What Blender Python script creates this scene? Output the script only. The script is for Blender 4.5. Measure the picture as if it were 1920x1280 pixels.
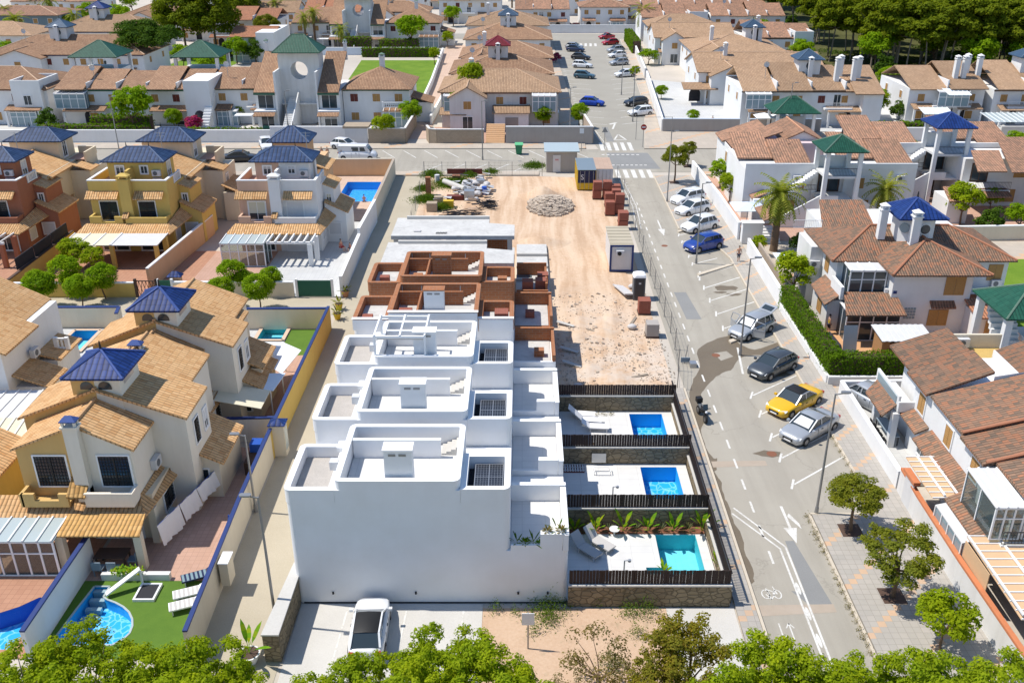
import bpy, math, random
import numpy as np
from math import sin, cos, pi, radians as R, sqrt, atan2
for o in list(bpy.data.objects): bpy.data.objects.remove(o)
S = bpy.context.scene
COL = S.collection
rnd = random.Random(7)

# ---------------------------------------------------------------- camera
F_PX, PITCH, CAM_H, CX, CY = 1751., R(25.3), 32.5, 979., 640.
cam = bpy.data.cameras.new('camera')
co = bpy.data.objects.new('camera', cam); COL.objects.link(co)
cam.sensor_width = 36; cam.lens = F_PX/1920*36; cam.shift_x = -(CX-960)/1920
cam.clip_start = .5; cam.clip_end = 3000
co.location = (0, 0, CAM_H); co.rotation_euler = (pi/2-PITCH, 0, 0)
S.camera = co

# ---------------------------------------------------------------- light
SUN_DIR = (-.56, .08, 1.)          # towards the sun
el = math.atan(1/math.hypot(SUN_DIR[0], SUN_DIR[1])); az = atan2(SUN_DIR[0], SUN_DIR[1])
W = bpy.data.worlds.new('World'); S.world = W; W.use_nodes = True
wn = W.node_tree.nodes; wl = W.node_tree.links
bg = wn['Background']; sky = wn.new('ShaderNodeTexSky'); sky.sky_type = 'NISHITA'
sky.sun_disc = False; sky.sun_elevation = el; sky.sun_rotation = az
sky.air_density = 1.2; sky.dust_density = .4; sky.ozone_density = 7.0
wl.new(sky.outputs[0], bg.inputs[0]); bg.inputs[1].default_value = .13
sl = bpy.data.lights.new('sun', 'SUN'); sl.energy = 4.6; sl.angle = R(.55); sl.color = (1, .945, .86)
so = bpy.data.objects.new('sun', sl); COL.objects.link(so)
from mathutils import Vector, Matrix
so.rotation_euler = Vector(SUN_DIR).to_track_quat('Z', 'Y').to_euler()
so.location = (-40, 10, 80)
S.view_settings.view_transform = 'Standard'; S.view_settings.look = 'None'
S.view_settings.exposure = 0.15; S.view_settings.gamma = 1
try:
    S.cycles.max_bounces = 6; S.cycles.diffuse_bounces = 3; S.cycles.transparent_max_bounces = 6
    S.cycles.caustics_reflective = False; S.cycles.caustics_refractive = False
except Exception: pass

# ---------------------------------------------------------------- helpers
def at(px, py, z=0.):
    """world x, y of a spot seen in the photograph, at height z (metres)"""
    u = (px-CX)/F_PX; v = (py-CY)/F_PX
    dz = -sin(PITCH)-v*cos(PITCH); dy = cos(PITCH)-v*sin(PITCH)
    t = (z-CAM_H)/dz
    return (u*t, dy*t)

def tag(o, label=None, cat=None, group=None, kind=None):
    if label: o['label'] = label
    if cat: o['category'] = cat
    if group: o['group'] = group
    if kind: o['kind'] = kind
    return o

def thing(name, label, cat, x=0, y=0, z=0, rz=0, group=None):
    o = bpy.data.objects.new(name, None); COL.objects.link(o)
    o.location = (x, y, z); o.rotation_euler = (0, 0, rz); o.empty_display_size = .3
    return tag(o, label, cat, group)

def kids(o): return [c for c in bpy.data.objects if c.parent == o]
KIDS = {}
def setpar(o, p):
    o.parent = p; KIDS.setdefault(p.name, []).append(o)
def copy_tree(o, x=None, y=None, z=None, rz=None, label=None, group=None, parent=None, sc=None):
    c = o.copy(); COL.objects.link(c)
    if parent is not None: setpar(c, parent)
    else:
        c.location = (o.location[0] if x is None else x, o.location[1] if y is None else y, o.location[2] if z is None else z)
        if rz is not None: c.rotation_euler = (0, 0, rz)
        if sc is not None: c.scale = sc if hasattr(sc, '__len__') else (sc,)*3
        if label: c['label'] = label
        if group: c['group'] = group
    for ch in KIDS.get(o.name, []): copy_tree(ch, parent=c)
    return c

def world_origin(p):
    x = y = z = 0.
    while p is not None:
        x += p.location[0]; y += p.location[1]; z += p.location[2]; p = p.parent
    return x, y, z

class MB:
    """collects faces and links them as one mesh object"""
    def __init__(s): s.v = []; s.f = []; s.sm = []; s.mi = []; s.smooth = False; s.mat = 0
    def poly(s, pts):
        n = len(s.v); s.v += [tuple(p) for p in pts]; s.f.append(tuple(range(n, n+len(pts)))); s.sm.append(s.smooth); s.mi.append(s.mat); return s
    def mesh(s, verts, faces):
        n = len(s.v); s.v += [tuple(p) for p in verts]
        for f in faces: s.f.append(tuple(n+i for i in f)); s.sm.append(s.smooth); s.mi.append(s.mat)
        return s
    def box(s, x0, x1, y0, y1, z0, z1):
        if x0 > x1: x0, x1 = x1, x0
        if y0 > y1: y0, y1 = y1, y0
        V = [(x0,y0,z0),(x1,y0,z0),(x1,y1,z0),(x0,y1,z0),(x0,y0,z1),(x1,y0,z1),(x1,y1,z1),(x0,y1,z1)]
        return s.mesh(V, [(0,3,2,1),(4,5,6,7),(0,1,5,4),(1,2,6,5),(2,3,7,6),(3,0,4,7)])
    def prism(s, pts, z0, z1):
        n = len(pts); V = [(p[0],p[1],z0) for p in pts]+[(p[0],p[1],z1) for p in pts]
        return s.mesh(V, [tuple(range(n-1,-1,-1)), tuple(range(n,2*n))]+[(i,(i+1)%n,n+(i+1)%n,n+i) for i in range(n)])
    def slab(s, pts, t):
        n = len(pts); V = [(p[0],p[1],p[2]-t) for p in pts]+[tuple(p) for p in pts]
        return s.mesh(V, [tuple(range(n-1,-1,-1)), tuple(range(n,2*n))]+[(i,(i+1)%n,n+(i+1)%n,n+i) for i in range(n)])
    def ring(s, outer, inner, z0, z1):
        n = len(outer)
        V = [(p[0],p[1],z) for z in (z0,z1) for p in outer]+[(p[0],p[1],z) for z in (z0,z1) for p in inner]
        Fc = []
        for i in range(n):
            j = (i+1) % n
            Fc += [(i,j,n+j,n+i), (2*n+j,2*n+i,3*n+i,3*n+j), (n+i,n+j,3*n+j,3*n+i), (j,i,2*n+i,2*n+j)]
        return s.mesh(V, Fc)
    def cyl(s, p, q, r0, r1=None, n=8, caps=True):
        r1 = r0 if r1 is None else r1
        p = Vector(p); q = Vector(q); d = (q-p).normalized()
        a = d.orthogonal().normalized(); b = d.cross(a)
        V = []
        for c, r in ((p, r0), (q, r1)):
            for i in range(n):
                t = 2*pi*i/n; V.append(tuple(c+a*(r*cos(t))+b*(r*sin(t))))
        sm = s.smooth; s.smooth = n > 6
        s.mesh(V, [(i,(i+1)%n,n+(i+1)%n,n+i) for i in range(n)]); s.smooth = False
        if caps:
            s.poly(V[n:]); s.poly(V[:n][::-1])
        s.smooth = sm; return s
    def bar(s, p, q, w, h=None, up=(0,0,1)):
        h = w if h is None else h
        p = Vector(p); q = Vector(q); d = (q-p).normalized(); up = Vector(up)
        if abs(d.dot(up)) > .98: up = Vector((0,1,0))
        a = d.cross(up).normalized()*(w/2); b = a.cross(d).normalized()*(h/2)
        V = [p-a-b,p+a-b,p+a+b,p-a+b,q-a-b,q+a-b,q+a+b,q-a+b]
        return s.mesh(V, [(0,1,2,3),(7,6,5,4),(1,0,4,5),(2,1,5,6),(3,2,6,7),(0,3,7,4)])
    def ball(s, c, r, n=8, m=6, sz=(1,1,1)):
        V = []; Fc = []
        for j in range(m+1):
            ph = pi*j/m
            for i in range(n):
                t = 2*pi*i/n; V.append((c[0]+r*sz[0]*sin(ph)*cos(t), c[1]+r*sz[1]*sin(ph)*sin(t), c[2]+r*sz[2]*cos(ph)))
        for j in range(m):
            for i in range(n): Fc.append((j*n+i, (j+1)*n+i, (j+1)*n+(i+1)%n, j*n+(i+1)%n))
        sm = s.smooth; s.smooth = True; s.mesh(V, Fc); s.smooth = sm; return s
    def loft(s, rings, closed=True, caps=True):
        n = len(rings[0]); V = [p for r in rings for p in r]; Fc = []
        for k in range(len(rings)-1):
            for i in range(n if closed else n-1):
                j = (i+1) % n; Fc.append((k*n+i, k*n+j, (k+1)*n+j, (k+1)*n+i))
        if caps: Fc += [tuple(range(n-1,-1,-1)), tuple((len(rings)-1)*n+i for i in range(n))]
        return s.mesh(V, Fc)
    def hip(s, x0, x1, y0, y1, z, h, t=.12):
        """hip roof (pyramid when square) over a rectangle, eaves at z"""
        w, d = x1-x0, y1-y0; m = min(w, d)/2
        if w >= d: a, b = (x0+m,(y0+y1)/2,z+h), (x1-m,(y0+y1)/2,z+h)
        else: a, b = ((x0+x1)/2,y0+m,z+h), ((x0+x1)/2,y1-m,z+h)
        c = [(x0,y0,z),(x1,y0,z),(x1,y1,z),(x0,y1,z)]
        if w >= d: fs = [(c[0],c[1],b,a),(c[1],c[2],b),(c[2],c[3],a,b),(c[3],c[0],a)]
        else: fs = [(c[0],c[1],a),(c[1],c[2],b,a),(c[2],c[3],b),(c[3],c[0],a,b)]
        for f in fs:
            g = [f[0]]
            for p in f[1:]:
                if p != g[-1]: g.append(p)
            s.poly(g)
        lo = [(p[0],p[1],z-t) for p in c]
        for i in range(4): s.poly([lo[i],lo[(i+1)%4],c[(i+1)%4],c[i]])
        s.poly(lo[::-1]); return s
    def build(s, name, mat, parent=None, local=False):
        me = bpy.data.meshes.new(name)
        ox, oy, oz = (0,0,0) if (parent is None or local) else world_origin(parent)
        vs = [(x-ox,y-oy,z-oz) for x,y,z in s.v]
        me.from_pydata(vs, [], s.f)
        uv = me.uv_layers.new(name='metres'); dat = np.zeros(len(me.loops)*2)
        k = 0
        for f in s.f:
            pts = [Vector(s.v[i]) for i in f]
            n = Vector((0,0,0))
            for i in range(len(pts)):
                a, b = pts[i], pts[(i+1) % len(pts)]
                n.x += (a.y-b.y)*(a.z+b.z); n.y += (a.z-b.z)*(a.x+b.x); n.z += (a.x-b.x)*(a.y+b.y)
            L = n.length
            if L < 1e-9: u = Vector((1,0,0)); w = Vector((0,1,0))
            else:
                n /= L
                if abs(n.z) > .995: u = Vector((1,0,0)); w = Vector((0,1,0))
                else:
                    u = Vector((-n.y, n.x, 0)).normalized(); w = n.cross(u)
            for p in pts:
                dat[k] = p.dot(u); dat[k+1] = p.dot(w); k += 2
        uv.data.foreach_set('uv', dat)
        me.polygons.foreach_set('use_smooth', s.sm)
        for m in (mat if isinstance(mat, (list, tuple)) else [mat]): me.materials.append(m)
        if isinstance(mat, (list, tuple)): me.polygons.foreach_set('material_index', s.mi)
        me.update()
        o = bpy.data.objects.new(name, me); COL.objects.link(o)
        if parent is not None: setpar(o, parent)
        return o

def box(name, mat, parent, *a): return MB().box(*a).build(name, mat, parent)
def rrect(x0, x1, y0, y1, r=.35, n=5, corners=(1,1,1,1)):
    """rounded rectangle, corner flags from (x0,y0) counter-clockwise"""
    P = []
    for (cx, cy, a, fl) in ((x0,y0,pi,corners[0]),(x1,y0,1.5*pi,corners[1]),(x1,y1,0,corners[2]),(x0,y1,.5*pi,corners[3])):
        rr = r if fl else .002
        ccx = cx+rr if cx == x0 else cx-rr; ccy = cy+rr if cy == y0 else cy-rr
        for i in range(n+1):
            t = a+.5*pi*i/n; P.append((ccx+rr*cos(t), ccy+rr*sin(t)))
    return P
# ---------------------------------------------------------------- materials
class NT:
    def __init__(s, name):
        s.m = bpy.data.materials.new(name); s.m.use_nodes = True
        s.n = s.m.node_tree.nodes; s.l = s.m.node_tree.links; s.b = s.n['Principled BSDF']
    def add(s, t, **k):
        nd = s.n.new('ShaderNode'+t)
        for a, b in k.items(): setattr(nd, a, b)
        return nd
    def set(s, inp, v):
        if isinstance(v, bpy.types.NodeSocket): s.l.new(v, inp)
        else: inp.default_value = v
    def math(s, op, a, b=0., clamp=False):
        nd = s.add('Math', operation=op); nd.use_clamp = clamp; s.set(nd.inputs[0], a); s.set(nd.inputs[1], b); return nd.outputs[0]
    def mix(s, f, a, b, blend='MIX'):
        nd = s.add('MixRGB', blend_type=blend); s.set(nd.inputs[0], f); s.set(nd.inputs[1], a); s.set(nd.inputs[2], b); return nd.outputs[0]
    def noise(s, scale, detail=4, rough=.55, vec=None, out=0):
        nd = s.add('TexNoise'); nd.inputs['Scale'].default_value = scale; nd.inputs['Detail'].default_value = detail; nd.inputs['Roughness'].default_value = rough
        s.l.new(vec if vec is not None else s.pos(), nd.inputs['Vector']); return nd.outputs[out]
    def pos(s):
        if not hasattr(s, '_p'): s._p = s.add('NewGeometry').outputs['Position']
        return s._p
    def uv(s):
        if not hasattr(s, '_u'): s._u = s.add('UVMap').outputs[0]
        return s._u
    def sep(s, v):
        nd = s.add('SeparateXYZ'); s.l.new(v, nd.inputs[0]); return nd.outputs
    def comb(s, x, y, z=0.):
        nd = s.add('CombineXYZ'); s.set(nd.inputs[0], x); s.set(nd.inputs[1], y); s.set(nd.inputs[2], z); return nd.outputs[0]
    def ramp(s, f, *st):
        nd = s.add('ValToRGB'); e = nd.color_ramp.elements
        while len(e) < len(st): e.new(.5)
        for i, (p, c) in enumerate(st): e[i].position = p; e[i].color = c if len(c) == 4 else (*c, 1)
        s.l.new(f, nd.inputs[0]); return nd.outputs[0]
    def white(s, v):
        nd = s.add('TexWhiteNoise', noise_dimensions='2D'); s.l.new(v, nd.inputs['Vector']); return nd.outputs
    def bump(s, h, dist=.02, st=1.):
        nd = s.add('Bump'); nd.inputs['Strength'].default_value = st; nd.inputs['Distance'].default_value = dist
        s.l.new(h, nd.inputs['Height']); s.l.new(nd.outputs[0], s.b.inputs['Normal']); return s
    def fin(s, col, rough=.85, spec=.3, metal=0.):
        s.set(s.b.inputs['Base Color'], col if isinstance(col, bpy.types.NodeSocket) or len(col) == 4 else (*col, 1))
        s.set(s.b.inputs['Roughness'], rough); s.b.inputs['Specular IOR Level'].default_value = spec
        s.b.inputs['Metallic'].default_value = metal; return s.m

def c4(c): return (*c, 1)
def sc_(c, k): return (c[0]*k, c[1]*k, c[2]*k)
M = {}
def plain(name, c, rough=.6, spec=.4, metal=0., var=.0, scale=1.5):
    t = NT(name)
    if var:
        n = t.noise(scale, 5); col = t.mix(n, c4(sc_(c, 1-var)), c4(sc_(c, 1+var)))
    else: col = c
    M[name] = t.fin(col, rough, spec, metal); return M[name]

def plaster(name, c, dirt=.16):
    """painted render: faint trowel unevenness, rain streaks and grime blotches"""
    t = NT(name); p = t.sep(t.pos())
    streak = t.noise(1., 5, .6, t.comb(t.math('MULTIPLY', p[0], 2.2), t.math('MULTIPLY', p[1], 2.2), t.math('MULTIPLY', p[2], .25)))
    n2 = t.noise(.45, 4, .6)
    f = t.ramp(streak, (.45, (0,0,0)), (.8, (1,1,1)))
    a = t.mix(t.math('MULTIPLY', f, dirt), c4(c), c4((c[0]*.55, c[1]*.53, c[2]*.5)))
    b = t.mix(t.ramp(n2, (.35, (0,0,0)), (.75, (1,1,1))), a, t.mix(1., a, c4((.93,.92,.9)), 'MULTIPLY'))
    t.bump(t.noise(14, 4), .01, .3)
    M[name] = t.fin(b, .9, .2); return M[name]

def tiles(name, c1, c2, c3, age=.35, glossy=False, moss=(.16,.12,.08), pu=.24, pv=.38, line=.55):
    """clay roof tiles laid in columns along the slope: u across, v up the slope"""
    t = NT(name); u = t.sep(t.uv())
    wob = t.math('MULTIPLY', t.math('SUBTRACT', t.noise(.9, 4, .6), .5), .16)
    cu = t.math('DIVIDE', t.math('ADD', u[0], wob), pu); cv = t.math('DIVIDE', t.math('ADD', u[1], t.math('MULTIPLY', wob, 1.2)), pv)
    fu = t.math('FRACT', cu); fv = t.math('FRACT', cv)
    cell = t.comb(t.math('FLOOR', cu), t.math('FLOOR', cv))
    w = t.white(cell)
    col = t.ramp(w[0], (0., c1), (.5, c2), (1., c3))
    # channel between columns and the lip of each course
    prof = t.math('SINE', t.math('MULTIPLY', fu, pi))
    chan = t.ramp(prof, (0., (line*.72,line*.72,line*.72)), (.6, (1,1,1)))
    lip = t.ramp(fv, (0., (line+.2,line+.2,line+.2)), (.14, (1,1,1)))
    col = t.mix(1., col, chan, 'MULTIPLY'); col = t.mix(1., col, lip, 'MULTIPLY')
    n = t.noise(.55, 6, .65); n2 = t.noise(3.2, 5, .7)
    st = t.math('MULTIPLY', t.ramp(t.math('ADD', t.math('MULTIPLY', n, .6), t.math('MULTIPLY', n2, .4)), (.42, (0,0,0)), (.66, (1,1,1))), age)
    col = t.mix(st, col, c4(moss))
    h = t.math('ADD', t.math('MULTIPLY', prof, 1.), t.math('MULTIPLY', t.math('SUBTRACT', 1., fv), .45))
    t.bump(h, .02 if glossy else .055, .6 if glossy else .9)
    oi = t.add('ObjectInfo'); k_ = t.math('ADD', .86, t.math('MULTIPLY', oi.outputs['Random'], .28)); col = t.mix(1., col, t.comb(k_, k_, k_), 'MULTIPLY')
    M[name] = t.fin(col, .5 if glossy else .85, .16 if glossy else .2); return M[name]

def bricks(name, c1, c2, mortar, bw=.3, bh=.14, off=.5, mort=.012, vor=False, rough=.9):
    t = NT(name)
    if vor:
        u = t.sep(t.uv()); vec = t.comb(t.math('MULTIPLY', u[0], 1./bw), t.math('MULTIPLY', u[1], 1./bh))
        v1 = t.add('TexVoronoi', feature='F1'); v1.inputs['Scale'].default_value = 1; t.l.new(vec, v1.inputs['Vector'])
        v2 = t.add('TexVoronoi', feature='DISTANCE_TO_EDGE'); v2.inputs['Scale'].default_value = 1; t.l.new(vec, v2.inputs['Vector'])
        r = t.sep(v1.outputs['Color'])[0]
        col = t.mix(r, c4(c1), c4(c2)); e = t.ramp(v2.outputs['Distance'], (0., (0,0,0)), (.09, (1,1,1)))
        col = t.mix(e, c4(mortar), col); col = t.mix(t.math('MULTIPLY', t.noise(6, 5), .5), col, c4(sc_(c1, .6)))
        t.bump(e, .04, .8)
    else:
        b = t.add('TexBrick'); b.offset = off
        t.l.new(t.uv(), b.inputs['Vector'])
        for k, v in (('Color1', c4(c1)), ('Color2', c4(c2)), ('Mortar', c4(mortar)), ('Scale', 1.), ('Mortar Size', mort), ('Brick Width', bw), ('Row Height', bh), ('Bias', 0.)):
            b.inputs[k].default_value = v
        col = t.mix(t.math('MULTIPLY', t.noise(.9, 6, .65), .45), b.outputs[0], c4(sc_(c1, .55)))
        t.bump(t.math('SUBTRACT', 1., b.outputs[1]), .01, .5)
    M[name] = t.fin(col, rough, .2); return M[name]

def ground(name, c1, c2, big=.12, fine=9., amt=.6, spots=None, rough=.95, crack=False):
    t = NT(name)
    a = t.noise(big, 7, .62); b = t.noise(fine, 4, .7)
    f = t.math('ADD', t.math('MULTIPLY', a, amt), t.math('MULTIPLY', b, 1-amt))
    col = t.ramp(f, (.34, c1), (.66, c2))
    g = t.noise(1.1, 6, .7)
    if spots: col = t.mix(t.math('MULTIPLY', t.ramp(g, (.56, (0,0,0)), (.68, (1,1,1))), .7), col, c4(spots))
    if crack:
        v = t.add('TexVoronoi', feature='DISTANCE_TO_EDGE'); v.inputs['Scale'].default_value = .11
        d = t.noise(.5, 5, .6, None, 1)
        vm = t.add('VectorMath', operation='MULTIPLY_ADD'); t.l.new(d, vm.inputs[0]); vm.inputs[1].default_value = (3,3,3); t.l.new(t.pos(), vm.inputs[2])
        t.l.new(vm.outputs[0], v.inputs['Vector'])
        cr = t.ramp(v.outputs['Distance'], (0., (1,1,1)), (.006, (0,0,0)))
        col = t.mix(t.math('MULTIPLY', cr, .35), col, c4(sc_(c1, .5)))
        q_ = t.sep(t.pos()); wear = t.noise(1., 4, .6, t.comb(t.math('MULTIPLY', q_[0], .9), t.math('MULTIPLY', q_[1], .05))); col = t.mix(t.math('MULTIPLY', t.ramp(wear, (.42, (0,0,0)), (.62, (1,1,1))), .3), col, c4(sc_(c1, .74)))
        agg = t.noise(60, 2, .8); col = t.mix(t.math('MULTIPLY', t.ramp(agg, (.5, (0,0,0)), (.72, (1,1,1))), .25), col, c4(sc_(c2, 1.25)))
    t.bump(b, .02, .5)
    M[name] = t.fin(col, rough, .2); return M[name]

def paving(name, c1, c2, joint, w=.4, h=.4, accent=None):
    t = NT(name)
    b = t.add('TexBrick'); b.offset = 0.; t.l.new(t.pos(), b.inputs['Vector'])
    for k, v in (('Color1', c4(c1)), ('Color2', c4(c2)), ('Mortar', c4(joint)), ('Scale', 1.), ('Mortar Size', .014), ('Brick Width', w), ('Row Height', h), ('Bias', 0.)):
        b.inputs[k].default_value = v
    col = b.outputs[0]
    if accent:
        p = t.sep(t.pos())
        ix = t.math('FLOOR', t.math('DIVIDE', p[0], w)); iy = t.math('FLOOR', t.math('DIVIDE', p[1], h))
        k = t.math('FLOORED_MODULO', t.math('SUBTRACT', iy, ix), accent[1])
        m = t.math('LESS_THAN', k, .5)
        col = t.mix(m, col, c4(accent[0]))
    col = t.mix(t.math('MULTIPLY', t.ramp(t.noise(.5, 6, .65), (.4, (0,0,0)), (.75, (1,1,1))), .35), col, c4(sc_(c1, .65)))
    M[name] = t.fin(col, .9, .25); return M[name]

def foliage(name, ca, cb, cc, trans=.35):
    t = NT(name)
    g = t.add('NewGeometry'); oi = t.add('ObjectInfo')
    f = t.math('ADD', t.math('MULTIPLY', g.outputs['Random Per Island'], .7), t.math('MULTIPLY', oi.outputs['Random'], .3))
    col = t.ramp(f, (0., ca), (.5, cb), (1., cc))
    col = t.mix(t.ramp(t.noise(.9, 3), (.35, (0,0,0)), (.7, (1,1,1))), col, t.mix(1., col, c4((1.25,1.1,.6)), 'MULTIPLY'))
    t.fin(col, .75, .06)
    tr = t.add('BsdfTranslucent'); t.l.new(t.mix(1., col, c4((1.3,1.35,.45)), 'MULTIPLY'), tr.inputs[0])
    ms = t.add('MixShader'); ms.inputs[0].default_value = trans
    t.l.new(t.b.outputs[0], ms.inputs[1]); t.l.new(tr.outputs[0], ms.inputs[2])
    t.l.new(ms.outputs[0], t.n['Material Output'].inputs[0])
    M[name] = t.m; return t.m

def pool_water(name, deep, light, caus=.35, sc=2.2):
    """tiled basin seen through shallow rippled water"""
    t = NT(name)
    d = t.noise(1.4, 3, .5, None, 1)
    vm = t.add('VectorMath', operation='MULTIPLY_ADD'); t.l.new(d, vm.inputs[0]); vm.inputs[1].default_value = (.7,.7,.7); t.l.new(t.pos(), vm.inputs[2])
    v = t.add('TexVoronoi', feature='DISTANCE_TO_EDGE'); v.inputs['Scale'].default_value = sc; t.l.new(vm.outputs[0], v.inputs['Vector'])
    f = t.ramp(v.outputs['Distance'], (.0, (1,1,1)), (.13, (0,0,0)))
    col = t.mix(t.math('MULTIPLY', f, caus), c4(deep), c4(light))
    b = t.add('TexBrick'); b.offset = 0; t.l.new(t.pos(), b.inputs['Vector'])
    b.inputs['Brick Width'].default_value = .33; b.inputs['Row Height'].default_value = .33; b.inputs['Mortar Size'].default_value = .008; b.inputs['Scale'].default_value = 1
    b.inputs['Color1'].default_value = b.inputs['Color2'].default_value = (1,1,1,1); b.inputs['Mortar'].default_value = (.85,.9,.92,1)
    col = t.mix(1., col, b.outputs[0], 'MULTIPLY')
    M[name] = t.fin(col, .5, .3); return M[name]

def clear_water(name, tint):
    t = NT(name)
    g = t.add('BsdfGlossy'); g.inputs['Roughness'].default_value = .05
    tr = t.add('BsdfTransparent'); tr.inputs[0].default_value = c4(tint)
    lw = t.add('LayerWeight'); lw.inputs[0].default_value = .12
    ms = t.add('MixShader'); t.l.new(t.math('MULTIPLY', lw.outputs[0], .35), ms.inputs[0]); t.l.new(tr.outputs[0], ms.inputs[1]); t.l.new(g.outputs[0], ms.inputs[2])
    bp = t.add('Bump'); bp.inputs['Distance'].default_value = .03; t.l.new(t.noise(3.5, 3), bp.inputs['Height']); t.l.new(bp.outputs[0], g.inputs['Normal'])
    t.l.new(ms.outputs[0], t.n['Material Output'].inputs[0]); M[name] = t.m; return t.m

plaster('white', (.78,.78,.77), .10); plaster('white_new', (.83,.83,.83), .035); plaster('cream', (.70,.60,.44)); plaster('cream_wall', (.72,.64,.5))
plaster('villa_cream', (.80,.73,.61)); plaster('ochre', (.62,.41,.16)); plaster('yellow', (.66,.47,.14)); plaster('terracotta', (.36,.15,.09)); plaster('pink', (.66,.44,.32)); plaster('peach', (.68,.44,.25))
plaster('lilac', (.66,.54,.56)); plaster('old_white', (.72,.71,.69), .3); plaster('tan_wall', (.42,.35,.28), .2); plaster('grey_wall', (.40,.37,.34), .2); plaster('blue_grey', (.18,.24,.27))
tiles('tile_sand', (.64,.37,.165), (.70,.435,.215), (.56,.30,.125), .22, moss=(.22,.14,.07))
tiles('tile_ochre', (.52,.30,.10), (.60,.36,.14), (.46,.25,.08), .2)
tiles('tile_mixed', (.40,.18,.10), (.31,.185,.12), (.18,.13,.095), .3, line=.62, pu=.21, pv=.34)
tiles('tile_red', (.50,.22,.12), (.43,.19,.105), (.36,.16,.09), .3)
tiles('tile_brown', (.46,.28,.17), (.40,.235,.14), (.35,.20,.12), .35, moss=(.12,.085,.06))
tiles('tile_tan', (.52,.34,.21), (.46,.295,.18), (.41,.26,.155), .28, moss=(.14,.10,.07))
tiles('tile_orange', (.50,.27,.17), (.42,.23,.145), (.30,.18,.12), .4, pu=.3, pv=.42)
tiles('tile_blue', (.012,.035,.16), (.018,.05,.20), (.010,.028,.12), .08, True, moss=(.03,.05,.1), pu=.32, pv=.42, line=.4)
tiles('tile_navy', (.025,.055,.135), (.035,.07,.16), (.016,.04,.10), .1, True, moss=(.04,.05,.09), pu=.42, pv=.5, line=.35)
tiles('tile_green', (.016,.085,.055), (.022,.10,.065), (.012,.07,.045), .15, True, moss=(.05,.07,.04))
tiles('tile_crimson', (.22,.02,.035), (.19,.018,.03), (.16,.015,.025), .1, True)
tiles('tile_slate', (.05,.095,.16), (.06,.11,.18), (.045,.085,.145), .15, True, moss=(.07,.08,.1))
bricks('brick_raw', (.44,.175,.075), (.36,.135,.058), (.36,.27,.2), .5, .2, .5, .014)
bricks('brick_stack', (.42,.15,.10), (.36,.12,.08), (.13,.06,.05), .25, .1, .5, .01)
bricks('stone_wall', (.34,.27,.17), (.22,.175,.115), (.11,.09,.06), .42, .27, vor=True)
bricks('block_wall', (.46,.37,.27), (.40,.32,.23), (.33,.27,.2), .4, .2, .5, .012)
ground('soil', (.44,.40,.34), (.56,.50,.43), .1, 5, .6); ground('waste', (.48,.32,.21), (.60,.44,.31), .3, 6, .5, spots=(.34,.27,.17))
t = NT('sand'); p_ = t.sep(t.pos())
trk = t.noise(1., 5, .6, t.comb(t.math('ADD', t.math('MULTIPLY', p_[0], 1.1), t.math('MULTIPLY', t.noise(.05, 2), 3.5)), t.math('MULTIPLY', p_[1], .07)))
c_ = t.ramp(t.math('ADD', t.math('MULTIPLY', t.noise(.11, 7, .65), .55), t.math('MULTIPLY', t.noise(2.6, 5, .7), .45)), (.33, (.46,.30,.19)), (.5, (.58,.41,.275)), (.68, (.66,.51,.38)))
c_ = t.mix(t.math('MULTIPLY', t.ramp(trk, (.47, (0,0,0)), (.62, (1,1,1))), .6), c_, c4((.68,.53,.385)))
c_ = t.mix(t.math('MULTIPLY', t.ramp(trk, (.38, (1,1,1)), (.47, (0,0,0))), .4), c_, c4((.42,.27,.165)))
gr = t.math('MULTIPLY', t.ramp(t.math('MULTIPLY', p_[1], .01), (.66, (1,1,1)), (.84, (0,0,0))), t.ramp(t.noise(.42, 6, .7), (.42, (0,0,0)), (.6, (1,1,1))))
c_ = t.mix(t.math('MULTIPLY', gr, .75), c_, c4((.60,.52,.44)))
t.bump(t.noise(4, 6, .7), .06, .8); M['sand'] = t.fin(c_, .95, .15)
ground('asphalt', (.33,.30,.25), (.41,.38,.32), .16, 22, .62, crack=True)
ground('asphalt_far', (.30,.28,.24), (.37,.35,.30), .1, 12, .6)
ground('asphalt_patch', (.22,.22,.215), (.28,.28,.27), .3, 15, .5)
ground('wet_asphalt', (.15,.12,.085), (.19,.155,.11), .4, 9, .5, rough=.5)
ground('alley_concrete', (.40,.35,.26), (.49,.435,.335), .3, 16, .5)
ground('concrete', (.50,.48,.44), (.60,.58,.54), .4, 14, .5)
ground('slab_concrete', (.46,.45,.43), (.62,.61,.58), .5, 3, .55, spots=(.38,.37,.35))
ground('gravel', (.34,.31,.28), (.56,.52,.47), 1.5, 30, .2)
ground('grass', (.08,.17,.012), (.19,.28,.03), .35, 9, .5)
ground('turf', (.075,.15,.022), (.12,.21,.03), .8, 40, .45)
ground('dry_scrub', (.13,.14,.04), (.22,.20,.08), .5, 8, .5)
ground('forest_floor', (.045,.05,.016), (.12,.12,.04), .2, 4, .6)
paving('paving_grey', (.43,.395,.35), (.385,.36,.32), (.30,.275,.24), .4, .4, ((.56,.385,.255), 9))
paving('paving_grid', (.37,.36,.34), (.34,.33,.315), (.25,.24,.23), .55, .55)
paving('paving_far', (.50,.43,.35), (.46,.40,.33), (.40,.35,.29), .8, .8, ((.58,.38,.24), 12))
paving('patio_white', (.70,.69,.66), (.66,.65,.63), (.56,.55,.53), 1.2, .6)
paving('patio_pink', (.52,.33,.25), (.48,.30,.22), (.40,.25,.19), .33, .33)
paving('patio_red', (.46,.25,.16), (.42,.22,.14), (.33,.17,.11), .35, .35)
paving('patio_pale', (.56,.56,.54), (.53,.53,.52), (.44,.44,.43), .45, .45)
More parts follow.
